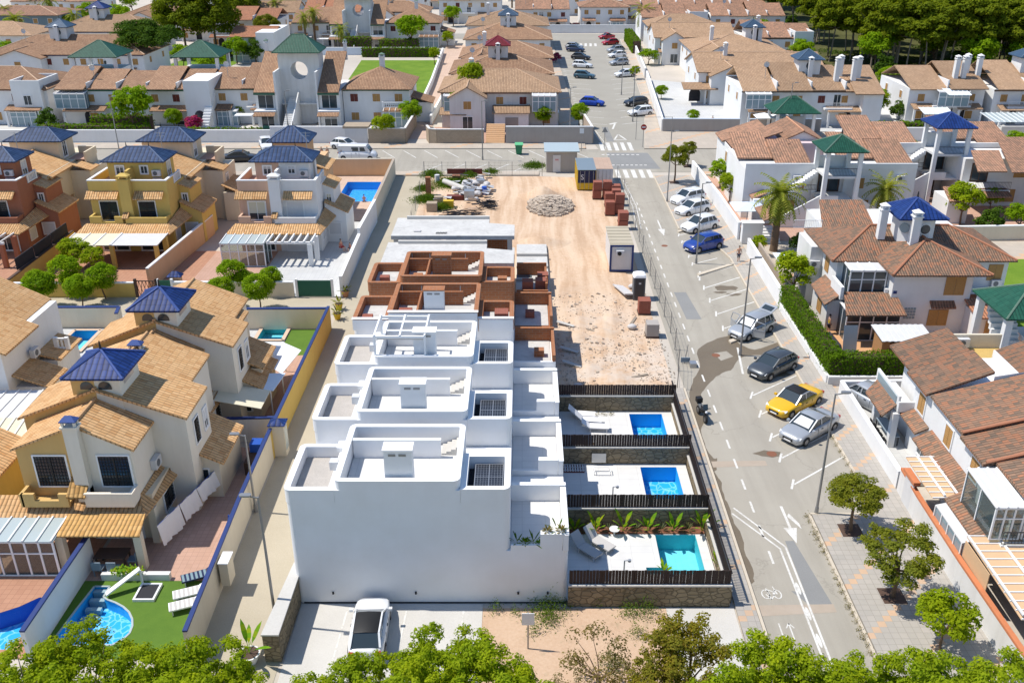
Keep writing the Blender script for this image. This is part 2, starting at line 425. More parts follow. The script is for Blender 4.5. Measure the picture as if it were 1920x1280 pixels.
paving('path_pink', (.58,.43,.33), (.54,.39,.30), (.45,.33,.26), .6, .6)
t = NT('line_paint'); M['line_paint'] = t.fin(t.mix(t.ramp(t.math('ADD', t.math('MULTIPLY', t.noise(7, 5, .7), .6), t.math('MULTIPLY', t.noise(.6, 4), .4)), (.46, (0,0,0)), (.66, (1,1,1))), c4((.68,.67,.63)), c4((.44,.41,.36))), .85, .2); plain('kerb', (.56,.49,.39), .9, .2, 0, .12, 3)
plain('metal_grey', (.30,.30,.30), .45, .5, .6); plain('metal_dark', (.05,.05,.055), .5, .5, .3); plain('white_paint', (.80,.80,.79), .5, .4); plain('steel', (.45,.46,.47), .4, .5, .7)
plain('wood_shutter', (.44,.25,.09), .7, .3, 0, .18, 6); plain('wood_dark', (.09,.055,.04), .75, .3, 0, .2, 6); plain('wood', (.36,.20,.09), .7, .3, 0, .2, 5); plain('wood_red', (.15,.035,.025), .7)
plain('fence_brown', (.042,.026,.021), .7, .3, 0, .3, 8); plain('glass_dark', (.035,.05,.06), .08, .6); plain('glass_blue', (.22,.31,.35), .1, .6); plain('glass_pale', (.42,.48,.48), .2, .5)
plain('black', (.012,.012,.013), .6, .4); plain('rubber', (.02,.02,.021), .8, .3); plain('blue_paint', (.018,.04,.16), .6, .4); plain('blue_tarp', (.02,.09,.42), .5, .4); plain('navy', (.012,.02,.07), .5, .4)
plain('green_paint', (.01,.10,.06), .6, .4); plain('bin_green', (.03,.22,.10), .5, .4); plain('red_paint', (.42,.03,.03), .5); plain('yellow_paint', (.62,.42,.02), .5); plain('grey_plastic', (.12,.13,.14), .6)
plain('panel_white', (.62,.62,.62), .5, .3, 0, .08, 2); plain('beige_canvas', (.62,.42,.25), .9, .1, 0, .06, 2); plain('cream_canvas', (.66,.62,.48), .9, .1, 0, .06, 2); plain('white_cloth', (.80,.79,.78), .95, .1, 0, .04, 3)
plain('pale_cloth', (.62,.70,.78), .9, .1, 0, .05, 3); plain('grey_cloth', (.50,.48,.46), .9, .1, 0, .05, 3); plain('bark', (.16,.11,.075), .95, .1, 0, .3, 5); plain('bark_pale', (.30,.25,.20), .95, .1, 0, .25, 5)
plain('skin', (.50,.28,.19), .6, .3); plain('hair', (.035,.022,.015), .7); plain('denim', (.03,.035,.06), .9); plain('rust', (.22,.09,.05), .8); plain('terracotta_pot', (.40,.20,.10), .9); plain('orange_tile', (.55,.20,.09), .8, .3, 0, .15, 6)
plain('cap_white', (.84,.84,.83), .8, .3); plain('wire', (.10,.10,.10), .6, .3, .4); plain('mesh_dark', (.03,.03,.035), .9); plain('rock', (.47,.39,.31), .95, .1, 0, .5, 3); plain('wheel_rim', (.34,.34,.35), .35, .5, .7)
plain('lamp_red', (.40,.02,.02), .3); plain('lamp_clear', (.70,.72,.74), .15, .6); plain('slate_board', (.22,.28,.33), .7); plain('debris', (.55,.53,.52), .9, .2, 0, .3, 6)
plain('orange_floor', (.58,.33,.17), .9, .2); plain('pool_edge', (.62,.46,.34), .9); plain('pv', (.02,.022,.028), .25, .6); plain('magenta', (.35,.02,.14), .7); plain('deck_ochre', (.55,.38,.13), .9, .2, 0, .12, 2)  # the orange here is one even floor colour for patio and roof terrace
plain('bin_lid', (.12,.45,.20), .5); plain('cyan_shirt', (.03,.42,.50), .9); plain('pink_shirt', (.45,.15,.13), .9); plain('blackwater', (.02,.05,.07), .15)
foliage('leaf_bright', (.17,.25,.010), (.25,.345,.014), (.34,.42,.022), .45); foliage('leaf_olive', (.12,.15,.015), (.17,.20,.022), (.23,.25,.035), .4)
foliage('leaf_round', (.14,.25,.010), (.20,.33,.012), (.27,.40,.018), .45); foliage('leaf_dark', (.035,.08,.012), (.06,.12,.015), (.09,.16,.02))
foliage('leaf_pine', (.10,.14,.010), (.15,.20,.013), (.20,.25,.018), .4); foliage('leaf_dry', (.15,.13,.06), (.20,.17,.08), (.12,.13,.03)); foliage('leaf_rust', (.14,.16,.016), (.22,.21,.03), (.27,.18,.04), .4)
foliage('leaf_palm', (.15,.20,.03), (.22,.26,.05), (.31,.31,.08)); foliage('leaf_flower', (.30,.015,.12), (.40,.03,.18), (.06,.12,.02)); foliage('leaf_hedge', (.065,.14,.008), (.10,.19,.010), (.15,.25,.014))
foliage('leaf_banana', (.09,.24,.02), (.15,.32,.02), (.34,.36,.02)); foliage('leaf_grey', (.12,.15,.09), (.17,.19,.12), (.10,.14,.06)); foliage('grass_tuft', (.06,.13,.012), (.10,.18,.02), (.15,.20,.03))
pool_water('pool_blue', (.03,.44,.82), (.5,.85,.97), .6); pool_water('pool_turq', (.22,.72,.78), (.35,.82,.86), .12, 1.); pool_water('pool_far', (.02,.32,.78), (.2,.6,.9), .6)
clear_water('water_blue', (.86,.95,1.)); plain('pool_wall_blue', (.03,.42,.80), .5); plain('pool_wall_turq', (.08,.52,.56), .5)
for nm, c in (('car_white', (.76,.77,.78)), ('car_silver', (.42,.44,.46)), ('car_grey', (.075,.085,.095)), ('car_yellow', (.72,.42,.004)), ('car_blue', (.01,.045,.27)), ('car_black', (.012,.013,.016)),
              ('car_red', (.42,.012,.02)), ('car_orange', (.45,.06,.02)), ('car_teal', (.03,.09,.13)), ('car_navy', (.012,.025,.07)), ('car_cover', (.01,.06,.40)), ('car_slate', (.12,.17,.20))):
    t = NT(nm); t.fin(c, .35 if nm != 'car_cover' else .8, .5, .35 if nm in ('car_silver','car_grey','car_slate') else 0.)
    t.b.inputs['Coat Weight'].default_value = 0 if nm == 'car_cover' else .7; t.b.inputs['Coat Roughness'].default_value = .06; M[nm] = t.m

RIDGE = dict(tile_sand=(.60,.36,.18), tile_ochre=(.5,.3,.11), tile_mixed=(.42,.18,.10), tile_red=(.44,.2,.11), tile_brown=(.48,.31,.2), tile_tan=(.56,.38,.25), tile_orange=(.55,.28,.16), tile_blue=(.05,.09,.27), tile_navy=(.10,.14,.23), tile_green=(.12,.19,.14), tile_crimson=(.25,.03,.05), tile_slate=(.12,.17,.23))
for k_, v_ in RIDGE.items(): plain('ridge_'+k_, v_, .7, .3, 0, .15, 4)

t = NT('glass_clear'); tr_ = t.add('BsdfTransparent'); tr_.inputs[0].default_value = (.72,.80,.80,1); gl_ = t.add('BsdfGlossy'); gl_.inputs['Roughness'].default_value = .06
df_ = t.add('BsdfDiffuse'); df_.inputs[0].default_value = (.10,.15,.17,1); m1_ = t.add('MixShader'); m1_.inputs[0].default_value = .22; t.l.new(tr_.outputs[0], m1_.inputs[1]); t.l.new(df_.outputs[0], m1_.inputs[2])
m2_ = t.add('MixShader'); m2_.inputs[0].default_value = .1; t.l.new(m1_.outputs[0], m2_.inputs[1]); t.l.new(gl_.outputs[0], m2_.inputs[2]); t.l.new(m2_.outputs[0], t.n['Material Output'].inputs[0]); M['glass_clear'] = t.m
# ---------------------------------------------------------------- the ground and the streets
from mathutils.geometry import tessellate_polygon
def rc(x0, x1, y0, y1): return [(x0,y0),(x1,y0),(x1,y1),(x0,y1)]
def holed(outer, holes, z):
    """flat sheet with holes cut in it"""
    loops = [[Vector((p[0],p[1],0)) for p in l] for l in [outer]+holes]
    flat = [p for l in [outer]+holes for p in l]
    tri = tessellate_polygon(loops); mb = MB()
    for a, b, c in tri:
        A, B, C = flat[a], flat[b], flat[c]
        if (B[0]-A[0])*(C[1]-A[1])-(B[1]-A[1])*(C[0]-A[0]) < 0: B, C = C, B
        mb.poly([(A[0],A[1],z),(B[0],B[1],z),(C[0],C[1],z)])
    return mb
def basin(mb_floor, mb_wall, pts, ztop, depth):
    n = len(pts)
    mb_floor.poly([(p[0],p[1],ztop-depth) for p in pts])
    for i in range(n):
        a, b = pts[i], pts[(i+1)%n]
        mb_wall.poly([(b[0],b[1],ztop-depth),(a[0],a[1],ztop-depth),(a[0],a[1],ztop),(b[0],b[1],ztop)])
def struct(name, mb, mat): return tag(mb.build(name, mat), kind='structure')
def sheet(name, mat, pts, z): return struct(name, MB().poly([(p[0],p[1],z) for p in pts]), M[mat])

# pools sunk in the ground: outline of the excavation
def curve(pts, n=6):
    """closed Catmull-Rom through the points"""
    out = []; m = len(pts)
    for i in range(m):
        p0, p1, p2, p3 = (pts[(i+k-1) % m] for k in range(4))
        for j in range(n):
            t = j/n
            out.append(tuple(.5*((2*p1[k])+(-p0[k]+p2[k])*t+(2*p0[k]-5*p1[k]+4*p2[k]-p3[k])*t*t+(-p0[k]+3*p1[k]-3*p2[k]+p3[k])*t**3) for k in (0,1)))
    return out
POOLS = {
 'a': [(6.65,39.6),(9.77,39.6),(9.77,43.0),(7.5,43.0),(7.5,40.15),(6.65,40.15)], 'b': rc(7.46, 9.73, 46.5, 49.95), 'c': rc(7.45, 9.72, 53.4, 56.7),
 'v': rc(-22.2, -17.9, 107.6, 116.1),
 'l': [(-22.4,38.75),(-21.6,38.75),(-21.6,37.95),(-21.35,37.75),(-20.8,37.5),(-20.3,37.2),(-19.85,36.8),(-19.5,36.3),(-19.3,35.8),(-19.25,35.3),(-19.4,34.9),(-19.8,34.5),(-22.5,34.4),(-22.75,35.2),(-22.6,37.)],
 'n': [(-28.4,36.3),(-26.6,36.6),(-25.6,37.2),(-24.9,37.9),(-24.35,37.9),(-24.5,34.2),(-28.6,34.2)],
 'm': rc(-37.3, -35.1, 66.6, 70.8), 'k': rc(-21.8, -19.5, 68.8, 71.9),
}
holes = list(POOLS.values())
struct('ground', holed(rc(-700, 700, -40, 900), holes, -.03), M['soil'])
# carriageway with its parking bays, cross street, street to the north
sheet('main_road', 'asphalt', [(11.95,24),(16.75,24),(16.75,45),(20.75,45),(20.75,60),(20.75,88),(19.3,96),(17.2,97),(17.0,121),(11.95,121)], .0)
sheet('cross_street', 'asphalt', rc(-140, 140, 121, 133.6), .0)
sheet('north_street', 'asphalt_far', [(11.0,133.6),(17.6,133.6),(21.3,165),(23.3,205),(25.2,252),(7.5,252),(8.3,200),(9.2,150)], .0)
sheet('far_street', 'asphalt_far', rc(-20, 60, 252, 262), -.004)
sheet('diagonal_street', 'asphalt_far', [(-75,150),(-68,150),(-66,230),(-48,330),(-58,330),(-78,230)], -.008)
def slab_pave(name, mat, pts, h=.13): return struct(name, MB().prism(pts, -.02, h), M[mat])
slab_pave('pavement', 'paving_grey', [(20.75,45),(16.9,45),(16.9,24),(24.3,24),(23.9,45),(22.9,48),(22.9,96),(22.2,119),(17.2,119),(17.15,97.4),(19.5,96.4),(20.95,88)])
slab_pave('pavement', 'paving_grey', [(10.75,24),(11.8,24),(11.8,60.5),(10.95,60.5)])
slab_pave('pavement', 'paving_far', rc(-140, 9.2, 133.75, 136.6)); slab_pave('pavement', 'paving_far', [(17.75,133.75),(60,133.75),(60,144),(21.4,145),(26.2,215),(27,250),(25.4,250),(23.5,205),(21.5,165)])
slab_pave('pavement', 'paving_far', [(9.0,133.75),(9.15,150),(8.2,200),(7.5,250),(3.6,250),(4.6,200),(6,150),(6,136.7),(9,136.6)])
slab_pave('pavement', 'paving_far', rc(-140, 2.2, 119.2, 121)); slab_pave('pavement','paving_far', rc(22.3,140,119.3,121))
k = MB()
for (a, b) in (((16.75,24),(16.75,45)),((16.8,45),(20.8,45)),((20.8,45),(20.85,88)),((20.85,88),(19.4,96.2)),((19.4,96.2),(17.1,97.2)),((17.1,97.2),(17.1,119)),((11.9,24),(11.9,60.5)),((-140,133.67),(9.1,133.67)),((17.6,133.67),(60,133.67))):
    k.bar((a[0],a[1],.06),(b[0],b[1],.06),.15,.17)
for yy in (69.2, 97.0, 84.2): k.prism([(16.9,yy-.9),(20.9,yy+2.1),(20.9,yy+2.55),(16.8,yy-.45)], -.02, .14)
struct('kerb', k, M['kerb'])
# side lane between the villas and the new houses
struct('lane', holed([(-15.5,24),(-11.45,24),(-11.45,119),(-16.5,119.2),(-16.2,80),(-36,79.5),(-60,78),(-60,74.2),(-16.1,74.2)], [], -.012), M['alley_concrete'])
sheet('building_site', 'sand', [(-11.5,58),(9.8,58.3),(11.2,60.6),(11.3,118),(2,119),(-12.4,119)], -.008)
sheet('waste_ground', 'waste', [(-2,24),(7.3,24),(7.3,37.1),(-2,37.1)], -.004)
sheet('driveway', 'concrete', [(7.3,24),(10.75,24),(10.75,37.1),(7.3,37.1)], .01)
sheet('car_park', 'concrete', [(-11.25,24),(-2,24),(-2,37.4),(-11.25,37.4)], .012)

# painted markings
pm = MB()
def line(a, b, w, z=.006):
    a = Vector((a[0],a[1],0)); b = Vector((b[0],b[1],0)); d = (b-a).normalized(); n = Vector((-d.y,d.x,0))*w/2
    pm.poly([(p.x,p.y,z) for p in (a-n,b-n,b+n,a+n)])
y = 40.6
while y < 108:
    line((13.62,y),(13.62,y+1.1),.13); y += 2.35
for y0 in (48.2, 51.2, 53.75, 56.88, 59.6): line((16.75,y0),(20.75,y0+3.15),.12); line((16.45,y0-.5),(16.85,y0+.55),.14)
for i in range(5): y0 = 71.3+3.02*i; line((16.95,y0),(20.75,y0+2.7),.13); line((16.75,y0-.5),(16.95,y0+.6),.14)
for i in range(5): y0 = 86.6+2.2*i; line((16.9,y0),(19.6,y0+1.7),.13); line((16.7,y0-.45),(16.9,y0+.45),.14)
line((16.75,63.),(17.3,67.6),.16); line((16.75,82.2),(17.2,84.6),.16)
# bike lane separator near the bottom with its kink, and the far one
for off in (0., .34): 
    line((12.3+off*.6,45.2+off*1.6),(14.3+off,41.9+off*.5),.11); line((14.3+off,41.9+off*.5),(14.25+off,33),.11)
for i in range(4): pm.poly([(x,y,.006) for x,y in [(14.42+.1*cos(t),38.6-1.9*i+.5*sin(t)) for t in [2*pi*j/10 for j in range(10)]]])
for off in (0., .45): line((12.55+off,97.5),(12.95+off,106),.1); line((12.95+off,106),(12.5+off,117),.1); line((12.1+off,133.8),(10.9+off,146),.1)
for i in range(14): line((12.95,99+1.3*i-.02*i),(13.4,99+1.3*i),.1)
for i in range(8): line((12.1-.08*i,135+1.3*i),(12.6-.08*i,135+1.3*i),.1)
# zebra crossings, give-way marks, arrows
for x0, n, ya, yb in ((12.3,5,118.2,122.2),(11.3,5,132.7,137.6)):
    for i in range(n): pm.poly([(x0+1.05*i,ya,.0065),(x0+1.05*i+.55,ya,.0065),(x0+1.05*i+.55,yb,.0065),(x0+1.05*i,yb,.0065)])
for i in range(8): line((12.2+.62*i,124.6),(12.55+.62*i,124.6),.35); line((11.2+.7*i,130.3),(11.6+.7*i,130.3),.35)
def arrow(x, y, L, s=1):
    line((x,y),(x,y+L*.62*s),.16); ya = y
    pm.poly([(x-.38,ya,.0062),(x,ya-.42*L*s,.0062),(x+.38,ya,.0062)] if s > 0 else [(x+.38,ya,.0062),(x,ya-.42*L*s,.0062),(x-.38,ya,.0062)])
arrow(15.2, 97.4, 5.2); arrow(15.35, 43.8, 3.4)
pm.poly([(15.62,45.2,.0061),(15.98,44.2,.0061),(15.98,43.7,.0061),(15.45,44.9,.0061)])
for a, b in (((13.8,139.3),(15.6,139.3)),((15.6,139.3),(14.7,143)),((14.7,143),(13.8,139.3))): line(a, b, .25)
line((14.2,146.6),(14.9,150.5),.3); line((14.,150),(15.2,151.2),.5)
# bicycle symbol and small lane arrows
for cx in (12.62, 13.22):
    for j in range(12):
        a, b = 2*pi*j/12, 2*pi*(j+1)/12
        line((cx+.2*cos(a),38.15+.33*sin(a)),(cx+.2*cos(b),38.15+.33*sin(b)),.06)
for a, b in (((12.62,38.15),(12.85,37.75)),((12.85,37.75),(13.15,38.3)),((13.15,38.3),(12.75,38.5)),((13.22,38.15),(13.1,38.75)),((12.85,37.75),(12.72,38.6))): line(a, b, .055)
for x, s in ((12.75,1),(13.25,-1)):
    line((x,34.8),(x,36),.07); e = 34.8 if s > 0 else 36.; line((x-.2,e+.35*s),(x,e),.07); line((x+.2,e+.35*s),(x,e),.07)
# cross street and north street bays
for i in range(26):
    x = -32+3.*i
    if x < 8: line((x,127.9+4.8),(x+2.2,128.6),.13)
    if -16 < x < 2: line((x+1,121.6),(x+3.2,125.1),.13)
line((-15,121.5),(2,121.5),.12)
for i in range(19):
    y0 = 151+5.1*i; xl = 9.3-.016*(y0-150); xr = 20.9+.044*(y0-165)
    line((xl,y0),(xl+4.3,y0-1.3),.14); line((xr,y0+1.2),(xr-4.3,y0-1.),.14)
for i in range(40):
    y0 = 148+2.4*i; line((9.7-.016*(y0-150)-.25,y0),(9.7-.016*(y0-150)+.35,y0+.3),.2)
for x0 in range(6): line((12.+1.2*x0,238),(12.3+1.2*x0,243),.6)
struct('road_marking', pm, M['line_paint'])
# repairs, damp and tar
pt = MB()
for p in ([(14.75,42.6),(15.25,42.6),(15.85,37.3),(14.6,37.4),(14.0,38.4),(14.7,38.3)], [(14.1,73.2),(15.4,73.2),(15.0,79.3),(13.9,79.3)], [(12.6,138.2),(13.7,138.2),(13.5,148),(12.6,148)], [(12,122.6),(18.5,122.6),(17.8,131.4),(12.,131.4)]):
    pt.poly([(x,y,.003) for x,y in p])
struct('road_repair', pt, M['asphalt_patch'])
tr = MB()
for p in ([(12.,36.5),(15.9,36.8),(15.9,37.4),(12.,37.3)], [(12.1,50.1),(15.6,50.3),(15.6,50.9),(12.1,50.8)]): tr.poly([(x,y,.0048) for x,y in p])
struct('road_trench', tr, M['tan_wall'])
wet = [at(*p) for p in ((1312,690),(1310,655),(1345,635),(1372,628),(1382,640),(1415,655),(1470,640),(1480,662),(1395,668),(1375,690),(1350,702),(1328,722),(1315,740),(1318,765),(1328,780),(1316,800),(1322,830),(1335,855),(1345,862),(1342,885),(1352,905),(1360,935),(1372,965),(1385,995),(1400,1040),(1415,1085),(1398,1090),(1380,1045),(1362,985),(1345,930),(1328,870),(1310,815),(1297,775),(1293,745),(1300,710))]
wet = curve(wet, 4)
wet = [(x+rnd.uniform(-.08,.08), y+rnd.uniform(-.1,.1)) for x, y in wet]
struct('damp_road', holed(wet, [[at(*p) for p in ((1338,662),(1352,676),(1375,668),(1362,658))]], .0025), M['wet_asphalt'])
sp = MB()
for (px, py, r) in ((1360,540,1.0),(1375,552,.6),(1350,548,.5),(1460,700,.8),(1440,850,.7)):
    x, y = at(px, py); sp.poly([(x+r*1.3*cos(t)*rnd.uniform(.7,1.2), y+r*.6*sin(t)*rnd.uniform(.7,1.2), .0028) for t in [2*pi*j/14 for j in range(14)]])
struct('oil_stain', sp, M['wet_asphalt'])
mk = MB()
for x, y in ((15.3,66.2),(16.2,51.7),(14.8,92)): mk.cyl((x,y,.0),(x,y,.007),.33,n=14)
struct('manhole_cover', mk, M['rust'])
# ---------------------------------------------------------------- terrace of new white houses
def parapet(mb, x0, x1, y0, y1, zb, zt, t=.26, r=.36, corners=(1,1,1,1)):
    mb.ring(rrect(x0,x1,y0,y1,r,5,corners), rrect(x0+t,x1-t,y0+t,y1-t,max(r-t,.06),5,corners), zb, zt)
def capped(root, name, x0, x1, y0, y1, zb, zt, wall, cap, corners=(1,1,1,1), t=.28, r=.45):
    w = MB(); parapet(w, x0, x1, y0, y1, zb, zt-.05, t, r, corners); o = w.build(name, wall, root)
    c = MB(); parapet(c, x0-.012, x1+.012, y0-.012, y1+.012, zt-.05, zt, t+.024, r, corners); c.build('coping', cap, o); return o
CORN = [.0, 0, 0, 0, 0]
def new_house(i, finish):
    """one unit; finish: white, half (white front on raw brick), brick"""
    y0 = 37.5+6.72*i; D = 6.7
    lab = {0: 'nearest white flat-roofed terraced house with a blank gable wall over the car park', 1: 'second white terraced house in the row, behind the nearest one', 2: 'white terraced house carrying a white pergola frame on its roof terrace',
           3: 'half finished terraced house, white front parapets and raw brick rooms behind', 4: 'unrendered red brick terraced house shell next to the bare concrete slabs'}[i]
    rt = thing('terraced_house', lab, 'house', -4.5, y0, 0, 0, 'terraced new houses in a row')
    wm = M['white_new'] if finish in ('white','half') else M['brick_raw']
    im = M['white_new'] if finish == 'white' else M['brick_raw']
    cap = M['cap_white'] if finish == 'white' else M['brick_raw']
    b = MB()
    b.prism(rrect(-11.45,2.3,y0,y0+D-.03,.3,5,(1,1,0,0)), 0, 3.28)
    b.prism(rrect(-11.45,-.6,y0,y0+3.2,.3,5,(1,1,0,0)), 3.28, 6.15)
    b.box(-11.45,-.6,y0+3.2,y0+D-.03,3.28,5.2)
    b.box(-9.05,-3.,y0+3.2,y0+5.3,5.2,6.25); b.box(-11.45,-9.05,y0+3.2,y0+4.2,5.2,6.15)
    b.build('wall', wm, rt)
    fl = M['patio_white'] if finish == 'white' else M['slab_concrete']
    MB().box(-8.75,-3.28,y0+.2,y0+5.05,6.26,6.34).build('terrace_floor', fl, rt)
    MB().box(-11.2,-9.1,y0+.2,y0+3.95,6.16,6.26).build('roof_gravel', M['gravel'] if finish == 'white' else M['slab_concrete'], rt)
    def par(name, x0, x1, ya, yb, zb, zt, corners=(1,1,1,1), r=.36):
        o = capped(rt, name, x0, x1, ya, yb, zb, zt, wm if finish != 'half' else M['brick_raw'], cap, corners, r=r)
        if finish == 'half':
            f = MB().box(x0+.03, x1-.03, ya-.03, ya-.004, zb, zt-.052); f.build('render_face', M['white_new'], o)
            f = MB().box(x0-.02, x1+.02, ya-.04, ya+.28, zt+.002, zt+.04); f.build('coping', M['cap_white'], o)
    par('parapet', -11.5, -9.06, y0-.02, y0+4.2, 6.1, 6.9, (1,0,0,1))
    par('parapet', -9.05, -2.98, y0-.03, y0+5.35, 6.88, 7.42)
    q = MB(); parapet(q, -9.05, -2.98, y0-.022, y0+5.34, 6.1, 6.88, .26, .36, (0,0,1,1)); q.build('parapet_base', wm if finish != 'half' else M['brick_raw'], rt)
    if finish == 'half': MB().box(-9.04,-2.99,y0-.05,y0-.024,6.1,6.88).build('render_face', M['white_new'], rt)
    par('parapet', -2.97, -.58, y0-.02, y0+3.2, 6.0, 6.95, (0,1,1,0), .36)
    MB().box(-2.7,-.85,y0+.25,y0+2.95,6.14,6.2).build('roof_gravel', M['mesh_dark'] if finish == 'white' else M['slab_concrete'], rt)
    # stair wall and stair well on the roof
    w = MB().box(-8.7,-4.2,y0+3.75,y0+3.93,6.34,7.36); w.build('stair_wall', im, rt)
    if finish == 'white': MB().box(-8.72,-4.18,y0+3.73,y0+3.95,7.36,7.41).build('coping', cap, rt)
    s = MB()
    for k in range(4): s.box(-4.2+.25*k,-3.95+.25*k,y0+4.,y0+5.02,6.34,6.44+.12*k)
    s.build('step', M['concrete'], rt)
    # block of flues
    fm = M['brick_raw'] if finish == 'brick' else M['white_new']
    ch = MB().box(-6.62,-5.28,y0+.45,y0+1.15,6.3,8.78).build('chimney', fm, rt)
    MB().box(-6.68,-5.22,y0+.39,y0+1.21,8.78,8.86).build('chimney_cap', cap, ch)
    v = MB(); v.box(-6.4,-6.05,y0+.43,y0+.452,8.5,8.62); v.box(-5.9,-5.55,y0+.43,y0+.452,8.5,8.62); v.build('vent', M['metal_grey'], ch)
    # first floor terrace
    if finish == 'white':
        MB().box(-.55,2.0,y0+.2,y0+4.2,3.29,3.33).build('terrace_floor', M['patio_white'], rt)
        p = MB(); p.box(.9,2.0,y0,y0+.3,3.28,4.25); p.box(2.02,2.3,y0,y0+4.4,3.28,4.2); p.box(-.57,2.02,y0+4.2,y0+4.45,3.28,4.3); p.box(-.57,.9,y0,y0+.12,3.28,3.62)
        o = p.build('parapet', wm, rt)
        c = MB(); c.box(.9,2.02,y0-.02,y0+.32,4.25,4.3); c.box(2.02,2.32,y0-.02,y0+4.4,4.2,4.25); c.box(-.57,2.32,y0+4.18,y0+4.47,4.3,4.35); c.build('coping', cap, o)
    else:
        MB().box(-.55,2.0,y0+.2,y0+4.2,3.29,3.33).build('terrace_floor', M['slab_concrete'], rt)
        p = MB(); p.box(-.55,2.3,y0+4.2,y0+4.4,3.28,4.3); p.box(2.1,2.3,y0,y0+4.2,3.28,4.2); o = p.build('parapet', M['brick_raw'], rt)
        if finish == 'half': MB().box(-.57,2.32,y0-.02,y0+.15,3.28,3.7).build('parapet', M['white_new'], rt)
        MB().box(-.58,2.32,y0+4.18,y0+4.42,4.3,4.34).build('coping', cap, o)
    if finish == 'white':
        pv = MB().box(-2.35,-.95,y0+.45,y0+2.75,6.5,6.56).build('solar_panel', M['pv'], rt)
        g = MB()
        for x in (-2.35,-1.65,-.95): g.box(x-.02,x+.02,y0+.44,y0+2.76,6.561,6.58)
        for y in (.45,1.6,2.75): g.box(-2.36,-.94,y0+y-.02,y0+y+.02,6.562,6.582)
        for k in range(1,14): g.box(-2.35,-.95,y0+.45+k*.165-.006,y0+.45+k*.165+.006,6.561,6.57)
        for k in range(1,10): g.box(-2.35+k*.14-.006,-2.35+k*.14+.006,y0+.45,y0+2.75,6.561,6.57)
        g.build('panel_frame', M['steel'], pv)
        a = MB(); a.box(-9.55,-9.12,y0+1.7,y0+2.15,6.9,7.35); a.build('air_conditioner', M['panel_white'], rt)
        a = MB(); a.box(-9.5,-9.1,y0+3.4,y0+4.1,6.92,7.15); a.build('vent_box', M['cap_white'], rt)
    if i in (1, 2):
        for x in (-.2,.4,1.,1.6): MB().cyl((x,y0-.05,2.75),(x,y0-.05,2.95),.045).build('wall_lamp', M['black'], rt)
    if i == 0:
        for x in (-9.6,-5.4,-.2,1.3): MB().cyl((x,y0-.06,.62),(x,y0-.06,.74),.05).build('wall_lamp', M['black'], rt)
        MB().box(-11.15,2.3,y0-.012,y0-.004,-.02,.07).build('plinth', M['metal_dark'], rt)
    if finish == 'white': return rt
    for a in ((-7.2,-7.08,y0+.3,y0+3.7),(-5.9,-5.78,y0+1.4,y0+3.7)): box('partition', M['brick_raw'], rt, a[0],a[1],a[2],a[3],6.34,6.34+(1.0 if a[0] < -7 else .5))
    for k in range(5): x = -8.7+1.4*k; box('mortar_joint', M['slab_concrete'], rt, x,x+.06,y0+5.06,y0+5.085,6.34,7.3)
    return rt
for i, f in enumerate(('white','white','white','half','brick')): new_house(i, f)

# white steel pergola on the third house
yb = 37.5+6.72*2
pg = thing('roof_pergola', 'white steel pergola frame standing on the third white roof terrace', 'pergola', -7.4, yb+2.6, 6.34)
for y in (yb+.2, yb+3.2):
    for x in (-8.95, -5.9): box('post', M['cap_white'], pg, x-.06,x+.06,y-.06,y+.06,6.34,8.55)
f = MB()
for y in (yb+.2, yb+3.2): f.box(-9.02,-5.83,y-.06,y+.06,8.55,8.7)
for x in (-8.95,-5.9,-7.4): f.box(x-.05,x+.05,yb+.14,yb+3.26,8.701,8.78)
f.build('beam', M['cap_white'], pg)
MB().box(-8.8,-6.,yb+.3,yb+.62,8.4,8.54).build('rolled_canvas', M['grey_cloth'], pg)
wb = MB(); wb.box(-6.75,-6.45,yb+1.3,yb+1.7,6.34,7.1); wb.build('timber_stand', M['wood'], pg)

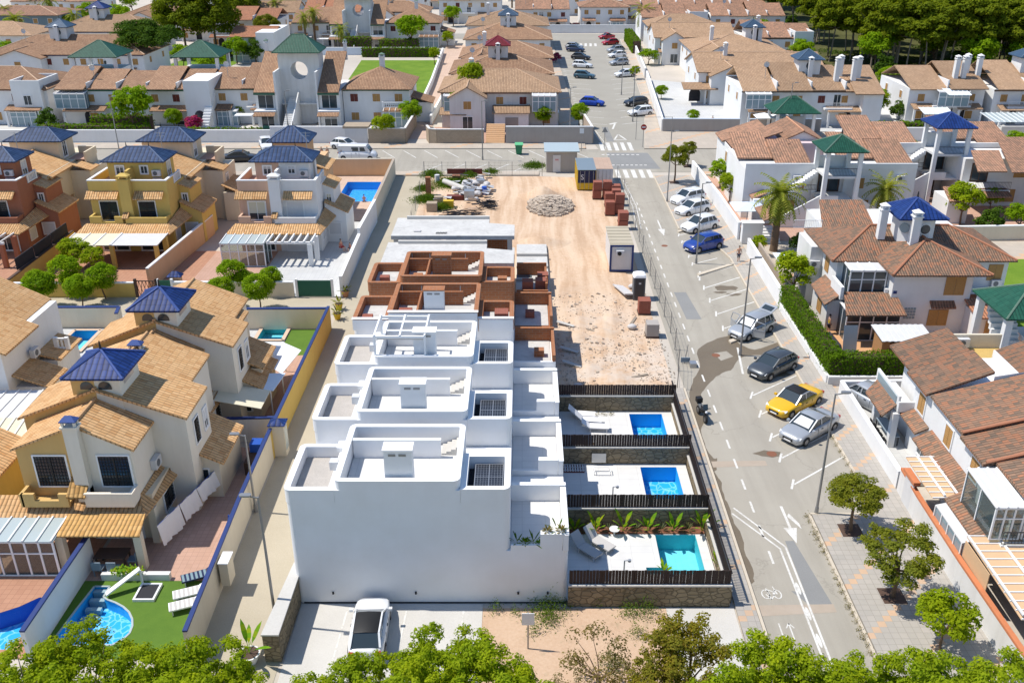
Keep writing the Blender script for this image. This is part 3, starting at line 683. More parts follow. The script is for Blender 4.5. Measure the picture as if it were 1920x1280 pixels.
# ---------------------------------------------------------------- pool patios
def fence_brown(name, label, x0, x1, y, zb, zt):
    r = thing(name, label, 'fence', (x0+x1)/2, y, zb)
    p = MB(); n = int((x1-x0)/.16)
    for k in range(n):
        x = x0+(x1-x0)*k/n; h = .012*((k*7) % 3-1)
        p.box(x+.006, x+(x1-x0)/n-.006, y-.03+.012*(k % 2), y+.01+.012*(k % 2), zb, zt+h)
    p.build('slat_panel', M['fence_brown'], r)
    k = x0
    while k <= x1+.01: box('post', M['metal_dark'], r, k-.03,k+.03,y+.03,y+.08,zb,zt-.05); k += (x1-x0)/5
    return r
YW = [37.2, 43.78, 50.3, 57.05]
names = ['nearest garden', 'second pool garden', 'third pool garden', 'far end of the pool gardens']
for i, yw in enumerate(YW):
    xe = 10.55+.06*i
    w = MB().box(2.32,xe,yw,yw+.28,-.05,1.28)
    o = tag(w.build('stone_garden_wall', M['stone_wall']), ['rubble stone wall below the brown fence, facing the waste ground', 'stone wall behind the row of banana plants', 'stone wall behind the middle blue pool', 'stone wall at the building site end of the pool gardens'][i], 'wall', 'stone walls between the pool gardens')
    MB().box(2.32,xe+.03,yw-.03,yw+.31,1.28,1.36).build('coping', M['concrete'], o)
    fence_brown('slatted_fence', ['dark brown slatted fence on the front stone wall', 'dark brown slatted fence behind the turquoise pool', 'dark brown slatted fence behind the middle pool', 'dark brown slatted fence along the building site'][i], 2.4, xe-.06, yw+.14, 1.365, 2.2 if i < 3 else 2.15)
    if i < 3:
        key = 'abc'[i]; P = POOLS[key]; y1 = YW[i+1]
        struct('patio', holed(rc(2.3, 10.3+.06*i, yw+.28, y1), [P], .12), M['patio_white'])
        a = MB(); basin(MB(), a, P, .12, .28); 
        r = thing('swimming_pool', ['rectangular turquoise swimming pool with a step in the nearest garden', 'rectangular bright blue swimming pool of the middle garden', 'rectangular blue swimming pool nearest the building site'][i], 'pool', 8.6, P[0][1]+1.6, -.9)
        fl, wl_ = MB(), MB(); basin(fl, wl_, P, .118, 1.05)
        fl.build('basin_floor', M['pool_turq'] if i == 0 else M['pool_blue'], r); wl_.build('basin_wall', M['pool_wall_turq'] if i == 0 else M['pool_wall_blue'], r)
        if i == 0: MB().box(6.67,7.5,39.62,40.13,-.9,-.25).build('step', M['pool_turq'], r)
        MB().poly([(p[0],p[1],-.02) for p in P]).build('water', M['water_blue'], r)
        sh = MB().cyl((5.2,yw+.9,.12),(5.2,yw+.9,2.2),.035); sh.cyl((5.2,yw+.9,2.2),(5.45,yw+.9,2.25),.03); sh.cyl((5.45,yw+.9,2.25),(5.45,yw+.9,2.15),.09)
        if i < 2: tag(sh.build('garden_shower', M['steel']), ['slim metal garden shower beside the turquoise pool', 'slim metal garden shower beside the middle pool'][i], 'shower')
# low wall with railing along the pavement
lw = tag(MB().box(10.42,10.68,37.5,58.3,-.02,.75).build('stone_boundary_wall', M['stone_wall']), 'low stone wall between the pool gardens and the left pavement', 'wall')
MB().box(10.4,10.7,37.48,58.3,.75,.82).build('coping', M['concrete'], lw)
rl = thing('street_railing', 'dark upright bar railing on the low stone wall by the pavement', 'railing', 10.55, 48, .82)
q = MB(); y = 37.6
while y < 58.2: q.box(10.53,10.57,y,y+.05,.82,1.95); y += .13
q.build('bar_panel', M['fence_brown'], rl)
for z in (.95,1.85): box('rail', M['metal_dark'], rl, 10.5,10.6,37.5,58.3,z,z+.05)
# stone wall left of the car park
o = tag(MB().prism([(-12.1,33.4),(-11.35,33.4),(-11.3,37.9),(-11.75,38.6)], -.02, 1.6).build('stone_boundary_wall', M['stone_wall']), 'thick stone wall between the lane and the white car', 'wall')
MB().prism([(-12.14,33.36),(-11.31,33.36),(-11.27,37.94),(-11.75,38.66)], 1.6, 1.68).build('coping', M['concrete'], o)
cpm = MB()
for x in (-8.9,-5.9,-3.): cpm.poly([(x-.09-.3,24,.018),(x+.0-.3,24,.018),(x+.09,36.9,.018),(x-.0,36.9,.018)])
struct('parking_marking', cpm, M['line_paint'])
# sun loungers and furniture in the gardens
def lounger(name, label, x, y, rz, mat, back=.55, z=.12, group=None):
    r = thing(name, label, 'sun lounger', x, y, z, rz, group)
    b = MB().box(-.95,.35,-.33,.33,.28,.36); b.build('seat', mat, r, True)
    b = MB().slab([(.36,-.33,.36),(.9,-.33,.36+back),(.9,.33,.36+back),(.36,.33,.36)], .08); b.build('backrest', mat, r, True)
    for sx, sy in ((-.8,-.28),(-.8,.28),(.3,-.28),(.3,.28)): MB().box(sx-.03,sx+.03,sy-.03,sy+.03,0,.28).build('leg', M['panel_white'], r, True)
    return r
lounger('sun_lounger', 'grey sun lounger on the near patio, closer to the white house', 3.5, 41.4, R(135), M['grey_cloth'], .6); lounger('sun_lounger', 'grey sun lounger on the near patio, closer to the plants', 4.25, 42.0, R(135), M['grey_cloth'], .6)
lounger('sun_lounger', 'white sun lounger by the far pool, nearest the stone wall', 4.1, 56.2, R(172), M['white_cloth'], .5); lounger('sun_lounger', 'white sun lounger by the far pool, middle of the three', 4.5, 55.4, R(172), M['white_cloth'], .5); lounger('sun_lounger', 'white sun lounger by the far pool, nearest the wooden table', 4.9, 54.5, R(176), M['white_cloth'], .4)
st = thing('side_table', 'small white side table beside the grey loungers', 'table', 5.2, 43.0, .12); MB().cyl((5.2,43.,.5),(5.2,43.,.54),.3,n=12).build('table_top', M['white_paint'], st); MB().cyl((5.2,43.,.12),(5.2,43.,.5),.05).build('leg', M['white_paint'], st)
tb = thing('garden_table', 'brown wooden table against the fence of the far garden', 'table', 3.7, 51.9, .12); MB().box(3.2,4.0,51.3,52.7,.78,.85).build('table_top', M['wood_dark'], tb)
for x, y in ((3.25,51.35),(3.95,51.35),(3.25,52.65),(3.95,52.65)): MB().box(x-.04,x+.04,y-.04,y+.04,.12,.78).build('leg', M['wood'], tb)
for k, (x, y) in enumerate(((4.35,51.3),(5.15,51.2))):
    c = thing('garden_chair', ['wooden garden chair beside the brown table', 'wooden garden chair apart from the table by the fence'][k], 'chair', x, y, .12)
    MB().box(x-.25,x+.25,y-.25,y+.25,.5,.55).build('seat', M['wood'], c); MB().box(x+.2,x+.25,y-.25,y+.25,.55,.95).build('backrest', M['wood'], c)
    for a, b_ in ((-.2,-.2),(.2,-.2),(-.2,.2),(.2,.2)): MB().box(x+a-.03,x+a+.03,y+b_-.03,y+b_+.03,.12,.5).build('leg', M['wood'], c)
pl = thing('timber_pallet', 'striped pale timber pallet lying by the middle garden stone wall', 'pallet', 3.2, 50.0, .12)
q = MB()
for k in range(8): q.box(2.65+.16*k,2.75+.16*k,49.3,50.1,.22,.26)
q.build('slat', M['panel_white'], pl); q = MB()
for y in (49.35,49.7,50.05): q.box(2.6,3.9,y-.04,y+.04,.12,.22)
q.build('bearer', M['wood_red'], pl)
cr = thing('wire_basket', 'empty white wire frame on the middle patio', 'basket', 5.0, 49.2, .12); q = MB()
for a, b_ in (((4.5,49),(5.5,49)),((5.5,49),(5.5,49.5)),((5.5,49.5),(4.5,49.5)),((4.5,49.5),(4.5,49))):
    for z in (.15,.4): q.bar((*a,z),(*b_,z),.03)
    q.bar((*a,.12),(*a,.42),.03)
q.build('frame', M['white_paint'], cr)
bf = tag(MB().box(4.4,5.3,50.18,50.26,.3,.95).build('wall_screen', M['steel']), 'grey mesh screen leaning on the middle garden wall', 'screen')
# ---------------------------------------------------------------- the building site
def shell(name, label, y0, yfront, yback):
    r = thing(name, label, 'house frame', -6, yfront, 0)
    s = MB().slab([(-11.5,yfront,5.9),(-.68,yfront,5.9),(-.68,yfront+3.05,5.9),(-3.,yfront+3.6,5.9),(-3.,yback,5.9),(-11.5,yback,5.9)], .35); s.build('roof_slab', M['slab_concrete'], r)
    for x in (-11.1,-7.6,-3.6,-1.1):
        for y in (yfront+.3, yfront+3.): box('column', M['concrete'], r, x-.2,x+.2,y-.2,y+.2,0,5.55)
    MB().slab([(-11.5,yfront+.1,3.0),(-.7,yfront+.1,3.0),(-.7,yback,3.0),(-11.5,yback,3.0)], .28).build('floor_slab', M['slab_concrete'], r)
    MB().box(-10.6,-3.,yback-.4,yback-.1,5.9,6.15).build('upstand', M['concrete'], r)
    for a in ((-10.8,-8.2),(-6.8,-4.),(-3.2,-1.2)): box('brick_wall', M['brick_raw'], r, a[0],a[1],yfront+1.4,yfront+1.6,3.0,5.5)
    for a in ((-.5,2.3,yback-.3,yback-.1,1.2),(2.1,2.3,yfront+.4,yback-.3,.9)): box('brick_wall', M['brick_raw'], r, *a[:4],.36,.36+a[4])
    box('formwork_panel', M['debris'], r, -9.6,-9.0,yfront+1.,yfront+1.4,5.91,6.0)
    k = MB()
    for i in range(7): x = -7.6+.14*i; k.bar((x,yfront+.5,5.95),(x+.12,yfront+.75,5.98),.05)
    k.build('rebar_bundle', M['metal_dark'], r)
    return r
shell('concrete_frame', 'bare concrete house frame with open slab, next to the brick shell', 71, 71.1, 76.2)
shell('concrete_frame', 'furthest bare concrete house frame, beside the heap of site rubbish', 77.8, 77.9, 83.0)
# ground floor foundations on the street side
r = thing('foundation', 'concrete foundation bays with bricks and blue sheet at the street side of the frames', 'foundation', .8, 80, 0)
MB().box(-.55,2.5,71.2,91.5,-.02,.35).build('base_slab', M['slab_concrete'], r)
for y in (74.3,77.8,81.2,84.6,88.): box('beam', M['concrete'], r, -.55,2.5,y-.15,y+.15,.35,.62)
box('blue_sheet', M['car_slate'], r, -.5,.9,81.6,84.3,.36,.40)
for k,(x,y) in enumerate(((.5,78.9),(1.7,79.2),(1.9,80.6),(1.6,75.4))):
    p = tag(MB().box(x-.5,x+.5,y-.5,y+.5,.37,1.35).build('brick_pallet', M['brick_stack']), ['stack of red bricks on the foundation by the blue sheet', 'stack of red bricks at the outer edge of the foundation', 'stack of red bricks on the foundation, farthest of those', 'stack of red bricks on the foundation near the brick house'][k], 'bricks', 'brick stacks on the foundation')
    MB().box(x-.5,x+.5,y-.5,y+.5,.352,.368).build('pallet', M['wood_dark'], p)
for i in (3, 4):   # loose material stored inside the shells
    y0 = 37.5+6.72*i
    L = [('brick_pallet','stack of pinkish bricks on the roof terrace of the half finished house',-8.0,y0+1.1,6.35)] if i == 3 else []
    for n,l,x,y,z in L: tag(MB().box(x-.45,x+.45,y-.35,y+.35,z,z+.8).build(n, M['brick_stack']), l, 'bricks')
    sk = thing('rubble_sack', ['white rubble sack on the half finished roof terrace','white rubble sack on the red brick roof terrace'][i-3], 'sack', -4.4, y0+.7, 6.35)
    b = MB(); b.smooth = True
    for k in range(1): b.ball((-4.4+rnd.uniform(-.35,.35), y0+.8+rnd.uniform(-.2,.2), 6.6+rnd.uniform(-.05,.2)), rnd.uniform(.45,.55), 9, 6, (1.2,.8,.8))
    b.build('sack', M['debris'], sk)
tag(MB().box(-1.9,-.95,57.75+6.72-5.9,58.75+6.72-5.9,6.0,6.9).build('brick_pallet', M['brick_stack']), 'stack of red bricks on the small right hand roof of the half finished house', 'bricks')

def container(name, label, x0, x1, y0, y1, h, wall, front, roofm, lower=None):
    r = thing(name, label, 'container', (x0+x1)/2, (y0+y1)/2, 0)
    b = MB(); n = 24
    for side, x in ((0,x0),(1,x1)):
        for k in range(n):
            ya = y0+(y1-y0)*k/n; yb_ = ya+(y1-y0)/n; d = .04*(k % 2)*(1 if side else -1)
            b.box(min(x,x+d)-.02, max(x,x+d)+.02, ya, yb_, .1, h)
    b.box(x0+.02,x1-.02,y0+.05,y1-.05,.1,h-.02); b.build('body', wall, r)
    t = MB()
    for k in range(n):
        ya = y0+(y1-y0)*k/n; t.box(x0-.05,x1+.05,ya,ya+(y1-y0)/n,h,h+.03+.03*(k % 2))
    t.build('roof', roofm, r)
    d = MB().box(x0+.03,x1-.03,y0-.03,y0+.04,.12,h-.05).build('door', front, r)
    if lower: MB().box(x0+.02,x1-.02,y0-.05,y0-.031,.12,.95).build('lower_panel', lower, d)
    for k in range(4): x = x0+.3+(x1-x0-.6)*k/3; MB().cyl((x,y0-.07,.2),(x,y0-.07,h-.1),.025).build('lock_bar', M['steel'], d)
    return r
c = container('storage_container', 'dark navy storage container with a yellow lower band and a grey roof', 6.85, 9.05, 112.4, 118.2, 2.55, M['yellow_paint'], M['navy'], M['slate_board'], M['yellow_paint'])
def text(name, s, mat, parent, x, y, z, size, rx=pi/2, rz=0, ext=.004):
    cu = bpy.data.curves.new(name, 'FONT'); cu.body = s; cu.size = size; cu.extrude = ext; cu.align_x = 'CENTER'; cu.align_y = 'CENTER'
    tmp = bpy.data.objects.new('tmp', cu); COL.objects.link(tmp)
    dg = bpy.context.evaluated_depsgraph_get(); me = bpy.data.meshes.new_from_object(tmp.evaluated_get(dg)); bpy.data.objects.remove(tmp)
    o = bpy.data.objects.new(name, me); COL.objects.link(o); me.materials.clear(); me.materials.append(mat)
    ox, oy, oz = world_origin(parent) if parent else (0,0,0)
    o.location = (x-ox, y-oy, z-oz); o.rotation_euler = (rx, 0, rz)
    if parent: setpar(o, parent)
    return o
text('lettering', 'S', M['white_paint'], c, 7.4, 112.34, 1.65, .9)
container('storage_container', 'white faced storage container with a rusty pinkish roof beside the navy one', 9.15, 11.15, 112.9, 118.4, 2.55, M['panel_white'], M['panel_white'], M['path_pink'])
r = thing('site_hut', 'low grey beige site hut with a pale roof, at the street end of the site', 'hut', 5, 122, 0)
MB().box(3.2,7.2,120.9,124.6,-.02,2.75).build('wall', M['grey_wall'], r); MB().slab([(2.9,120.6,2.85),(7.5,120.6,2.85),(7.5,125,3.0),(2.9,125,3.0)], .12).build('roof', M['glass_pale'], r)
d = MB().box(4.05,5.05,120.84,120.9,.05,2.3).build('door', M['panel_white'], r); MB().box(4.3,4.8,120.82,120.838,1.5,1.85).build('notice', M['lilac'], d); MB().box(4.33,4.77,120.81,120.818,1.66,1.72).build('notice_line', M['lamp_red'], d)
r = thing('site_cabin', 'white site cabin with blue steel corner frame and an air conditioner', 'cabin', 9.9, 87, 0)
MB().box(8.5,10.6,84.5,90.2,.15,2.65).build('wall', M['panel_white'], r)
f = MB()
for x in (8.5,10.6): f.box(x-.09,x+.09,84.42,84.6,.05,2.7)
for z in (.05,2.55): f.box(8.5,10.6,84.43,84.59,z,z+.15)
f.build('corner_frame', M['blue_paint'], r)
t = MB()
for k in range(12): y = 84.5+5.7*k/12; t.box(8.42,10.68,y,y+.47,2.66,2.70+.035*(k % 2))
t.build('roof', M['alley_concrete'], r)
ac = MB().box(9.0,9.75,84.15,84.42,1.75,2.25).build('air_conditioner', M['panel_white'], r); MB().cyl((9.3,84.14,1.98),(9.3,84.1,1.98),.2,n=12).build('fan', M['black'], ac)
r = thing('portable_toilet', 'dark grey portable toilet with a white domed roof', 'toilet', 10.5, 77.8, 0)
MB().box(9.95,11.0,77.4,78.5,.0,2.15).build('cabin', M['grey_plastic'], r); MB().loft([rr for rr in [[(x,y,2.15) for x,y in rrect(9.9,11.05,77.35,78.55,.1,2)],[(x,y,2.35) for x,y in rrect(9.95,11.0,77.4,78.5,.2,2)],[(x,y,2.45) for x,y in rrect(10.1,10.85,77.55,78.35,.2,2)]]]).build('roof', M['cap_white'], r)
d = MB().prism(rrect(10.08,10.88,77.36,77.399,.01,1), .12, 2.0).build('door', M['metal_dark'], r); box('notice', M['panel_white'], d, 10.4,10.6,77.34,77.355,1.55,1.7)
# rubble
def heap(name, label, cx, cy, rx, ry, h, mat, n, smin, smax, cat='rubble'):
    b = MB()
    for k in range(n):
        a = rnd.uniform(0, 2*pi); q = sqrt(rnd.random()); x = cx+rx*q*cos(a); y = cy+ry*q*sin(a)
        z = h*max(0, 1-q)**.8; s_ = rnd.uniform(smin, smax)
        V = [(x+s_*rnd.uniform(.5,1)*i, y+s_*rnd.uniform(.5,1)*j, z+s_*rnd.uniform(.4,.8)*l) for i in (-1,1) for j in (-1,1) for l in (-1,1)]
        b.mesh(V, [(0,1,3,2),(4,6,7,5),(0,4,5,1),(2,3,7,6),(0,2,6,4),(1,5,7,3)])
    m = 20; top = (cx,cy,h*.82)
    for k in range(m):
        a, c_ = 2*pi*k/m, 2*pi*(k+1)/m; b.poly([(cx+rx*.95*cos(a),cy+ry*.95*sin(a),0),(cx+rx*.95*cos(c_),cy+ry*.95*sin(c_),0),top])
    return tag(b.build(name, mat), label, cat, None, 'stuff')
heap('rubble_heap', 'heap of pale broken stone in the middle of the sandy site', 3.3, 105.8, 2.7, 4.0, 1.15, M['rock'], 1000, .08, .3)
b = MB(); m = 24
def mound(cx, cy, rx, ry, h, name, label, mat):
    b = MB(); b.smooth = True; R_ = []
    for j in range(7):
        q = 1-j/6; R_.append([(cx+rx*q*cos(t)*(1+.12*sin(3*t+j)), cy+ry*q*sin(t)*(1+.1*cos(4*t)), h*(cos(pi*q)*.5+.5)+.0) for t in [2*pi*k/20 for k in range(20)]])
    b.loft(R_, True, False); return tag(b.build(name, mat), kind='structure')
mound(2.4, 109.6, 3.0, 3.0, 1.3, 'sand_mound', '', M['sand']); mound(1.8, 92.8, 3.2, 2.2, .7, 'sand_mound', '', M['sand'])
for k in range(7): mound(rnd.uniform(3,11), rnd.uniform(61,76), rnd.uniform(1,2.2), rnd.uniform(1,2), rnd.uniform(.1,.22), 'sand_mound', '', M['sand'])
# brick pallets along the fence
PAL = [(9.0,109,2),(10.2,109.2,2),(11.2,108.9,1.6),(10.2,106,1.5),(11.0,106.3,1.8),(10.,102.6,1.5),(11.1,103.1,2.2),(11.2,99.8,1.2),(11.0,97.6,1.8),(10.6,74.6,1.2),(10.7,69.9,1.1)]
nm = ['at the left end in front of the navy container','in the middle in front of the containers','at the street side in front of the pale container','single low stack behind the front pair','by the site fence near the containers','left one of the pair in the middle of the row','tall one of the pair in the middle of the row','low one by the fence behind the cabin','nearest behind the site cabin','by the portable toilet','lowest and nearest on the rubble strewn sand']
for (x,y,h), l in zip(PAL, nm):
    r = thing('brick_pallet', 'pallet of red bricks, '+l, 'bricks', x, y, 0, 0, 'brick pallets along the site fence')
    for z in range(2 if h > 1.5 else 1):
        hh = h/(2 if h > 1.5 else 1); box('brick_stack', M['brick_stack' if h > 1.15 else 'grey_wall'], r, x-.52+.04*z,x+.5+.04*z,y-.52,y+.5,.14+z*(hh+.02),.1+z*(hh+.02)+hh)
    box('pallet', M['wood_dark'], r, x-.55,x+.55,y-.55,y+.55,0,.13)
tw = tag(MB().slab([(8.4,80.6,.3),(9.3,80.2,.3),(10.1,77.6,.55),(9.2,77.6,.55)], .12).build('board_pile', M['debris']), 'pile of white boards and foil in front of the site cabin', 'boards')
# rubbish and weeds in the far corner
r = thing('rubbish_pile', 'pile of white sacks, pipes and panels among weeds in the corner of the site', 'rubbish', -7, 111, 0)
for k in range(34): MB().ball((rnd.gauss(-6.2,1.2), rnd.gauss(111.5,2.6), .35), rnd.uniform(.22,.52), 7, 5, (1,1,.75)).build('sack', M['debris'], r)
b = MB()
for k in range(34):
    x, y = rnd.gauss(-7.2,1.8), rnd.gauss(111,3.2); b.slab([(x,y,.5+rnd.random()*.5),(x+.9,y+.2,.4+rnd.random()*.5),(x+1.,y+.8,.5),(x,y+.7,.5)], .05)
b.build('panel', M['panel_white'], r)
box('crate', M['yellow_paint'], r, -9.2,-8.0,105.2,105.9,.05,.8); box('crate', M['block_wall'], r, -11,-9.8,103.6,104.6,.0,1.); box('crate', M['wood_red'], r, -9.,-7.,108.2,109.,.0,.5); box('crate', M['steel'], r, -6.9,-5.7,107.9,109,.0,1.2)
b = MB(); b.cyl((-9.8,114.8,.5),(-7.0,111,.6),.35,n=10); b.build('concrete_pipe', M['concrete'], r)
box('pillar', M['brick_raw'], r, -11.7,-11.1,110.3,110.9,0,2.2); box('board_fence', M['wood_red'], r, -9.8,-5.2,119.6,119.75,0,.8)
b = MB()
for k in range(90): x, y = rnd.uniform(-9.6,-5.6), rnd.uniform(99.5,103.5); a = rnd.uniform(-.5,.5); b.bar((x,y,.1+rnd.random()*.3),(x+1.6*cos(a),y+1.6*sin(a),.1+rnd.random()*.4),.05)
b.build('rebar_bundle', M['mesh_dark'], r)
b = MB()
for k in range(60): x, y = rnd.uniform(-5.4,-3.8), rnd.uniform(104.5,107); a = rnd.uniform(-1,1); b.bar((x,y,.1+rnd.random()*.5),(x+1.2*cos(a),y+1.2*sin(a),.1+rnd.random()*.5),.05)
b.build('rebar_bundle', M['mesh_dark'], r)
# wire mesh fence round the site: posts in concrete feet and thin wires
def site_fence(name, label, pts, h=1.9):
    r = thing(name, label, 'fence', pts[0][0], pts[0][1], 0)
    for x, y in pts: MB().cyl((x,y,0),(x,y,h),.035,n=6).build('post', M['metal_grey'], r)
    w = MB()
    for (a, b_) in zip(pts, pts[1:]):
        for z in (.25,.8,1.35,1.8): w.bar((*a,z),(*b_,z),.012)
        for k in range(1,4): x = a[0]+(b_[0]-a[0])*k/4; y = a[1]+(b_[1]-a[1])*k/4; w.bar((x,y,.1),(x,y,1.85),.008)
    w.build('wire', M['wire'], r); 
    return r
site_fence('wire_fence', 'thin wire site fence along the main road', [(12.28,117.8),(12.4,110.6),(12.4,104.6),(12.35,97.35),(12.3,93.2),(12.26,89.7),(12.22,83.4),(12.25,80.15),(12.25,76.8),(12.24,73.7),(12.3,70.4),(12.2,67.2),(11.9,63.5),(11.4,60.6)])
site_fence('wire_fence', 'thin wire site fence along the cross street', [(-12.75,119.2),(-10.4,119.1),(-7.3,119.1),(-4.3,119.1),(-1.3,119.1),(2.6,119.1)])
site_fence('wire_fence', 'thin wire site fence along the side lane', [(-11.8,86),(-12.,92),(-12.1,98),(-12.3,104),(-12.4,110),(-12.7,119)])
for n, x, y, l in (('barrier_sign',12.6,64.8,'small toppled road sign on a stand at the kerb by the site'),):
    r = thing(n, l, 'sign', x, y, 0); MB().cyl((x,y,0),(x+.2,y+.2,1.5),.03).build('post', M['metal_grey'], r); box('board', M['slate_board'], r, x-.3,x+.4,y-.04,y+.04,.1,.5)
b = tag(MB().box(12.9,13.4,64.0,64.6,.02,.35).build('wheelbarrow_tray', M['steel']), 'grey metal tray lying on the road edge by the site', 'tray')
for k in range(3):
    x, y = ((3.0,67),(3.1,64.5),(2.9,72))[k]; sl_ = tag(MB().slab([(x,y,.3),(x+1.4,y-.6,.12),(x+1.5,y-.3,.12),(x+.1,y+.4,.3)], .06).build('timber_board', M['concrete']), ['grey board leaning on the brick house, nearest', 'broken board beside the half finished house','grey board on the sand next to the concrete frame'][k], 'board')

# loose stones and litter on the near half of the site
b = MB()
for k in range(1900):
    x, y = rnd.uniform(2.8,11.6), 59+20*rnd.random()**1.5; s_ = rnd.uniform(.015,.055)*(2.6 if rnd.random() < .07 else 1)
    V = [(x+s_*rnd.uniform(.5,1)*i, y+s_*rnd.uniform(.5,1)*j, s_*rnd.uniform(.3,.7)*(l+.8)) for i in (-1,1) for j in (-1,1) for l in (-1,1)]
    b.mesh(V, [(0,1,3,2),(4,6,7,5),(0,4,5,1),(2,3,7,6),(0,2,6,4),(1,5,7,3)])
tag(b.build('loose_stones', M['rock']), 'loose pale stones and litter on the near half of the site', 'stones', None, 'stuff')
for k,(x,y,l) in enumerate(((3.2,59.2,'heap of pink and white rubble by the end fence, left'),(9.0,59.4,'heap of pink and white rubble by the end fence, right'))): heap('rubble_heap', l, x, y, .9, .6, .5, M['brick_stack' if k == 0 else 'debris'], 120, .06, .18)

for k,(x,y,a,l) in enumerate(((8.6,62.5,.4,'grey plank lying on the rubble strewn ground, nearest the fence'),(6.2,70.5,-.7,'grey plank lying across the tracks in the middle of the site'),(9.4,72.6,1.2,'short plank beside the low brick pallets'))):
    tag(MB().bar((x-cos(a),y-sin(a),.05),(x+cos(a),y+sin(a),.05),.22,.05).build('timber_board', M['bark_pale']), l, 'board')
for k,(x,y,l) in enumerate(((9.2,71.2,'small white sack near the low brick pallets'),(4.1,60.6,'white sack in the near left corner of the site'),(10.2,80.2,'white sack beside the portable toilet'))):
    tag(MB().ball((x,y,.22),.35,8,5,(1.2,.9,.65)).build('sack', M['debris']), l, 'sack')

for k,(x,y,z,l) in enumerate(((-3.9,58.5,6.35,'low brick stack at the right end of the half finished roof terrace'),(-10.6,58.6,6.27,'low brick stack in the left room of the half finished house'),(-7.9,66.2,6.35,'low brick stack in the roof room of the brick shell'),(-10.4,66.,6.27,'low brick stack in the left room of the brick shell'),(-1.5,66,6.2,'low brick stack in the right room of the brick shell'),(.6,66.2,3.34,'low brick stack on the first floor terrace of the brick shell'),(1.2,59.4,3.34,'low brick stack on the first floor terrace of the half finished house'))):
    tag(MB().box(x-.35,x+.35,y-.3,y+.3,z,z+.5).build('brick_pallet', M['brick_stack' if k%2 else 'brick_raw']), l, 'bricks')
for k,(x,y,l) in enumerate(((-9.9,107.2,'tan crate among the weeds in the site corner'),(-5.2,114.6,'grey crate by the white sacks in the site corner'),(-8.4,116.6,'rusty crate behind the concrete pipe'),(-4.6,110.8,'blue drum by the white sacks in the site corner'),(-10.8,116.2,'white drum beside the brick pillar in the site corner'))):
    m = ('block_wall','steel','rust','blue_tarp','panel_white')[k]
    tag((MB().box(x-.5,x+.5,y-.4,y+.4,0,.8) if k < 3 else MB().cyl((x,y,0),(x,y,.95),.32,n=12)).build('crate' if k < 3 else 'drum', M[m]), l, 'crate' if k < 3 else 'drum')
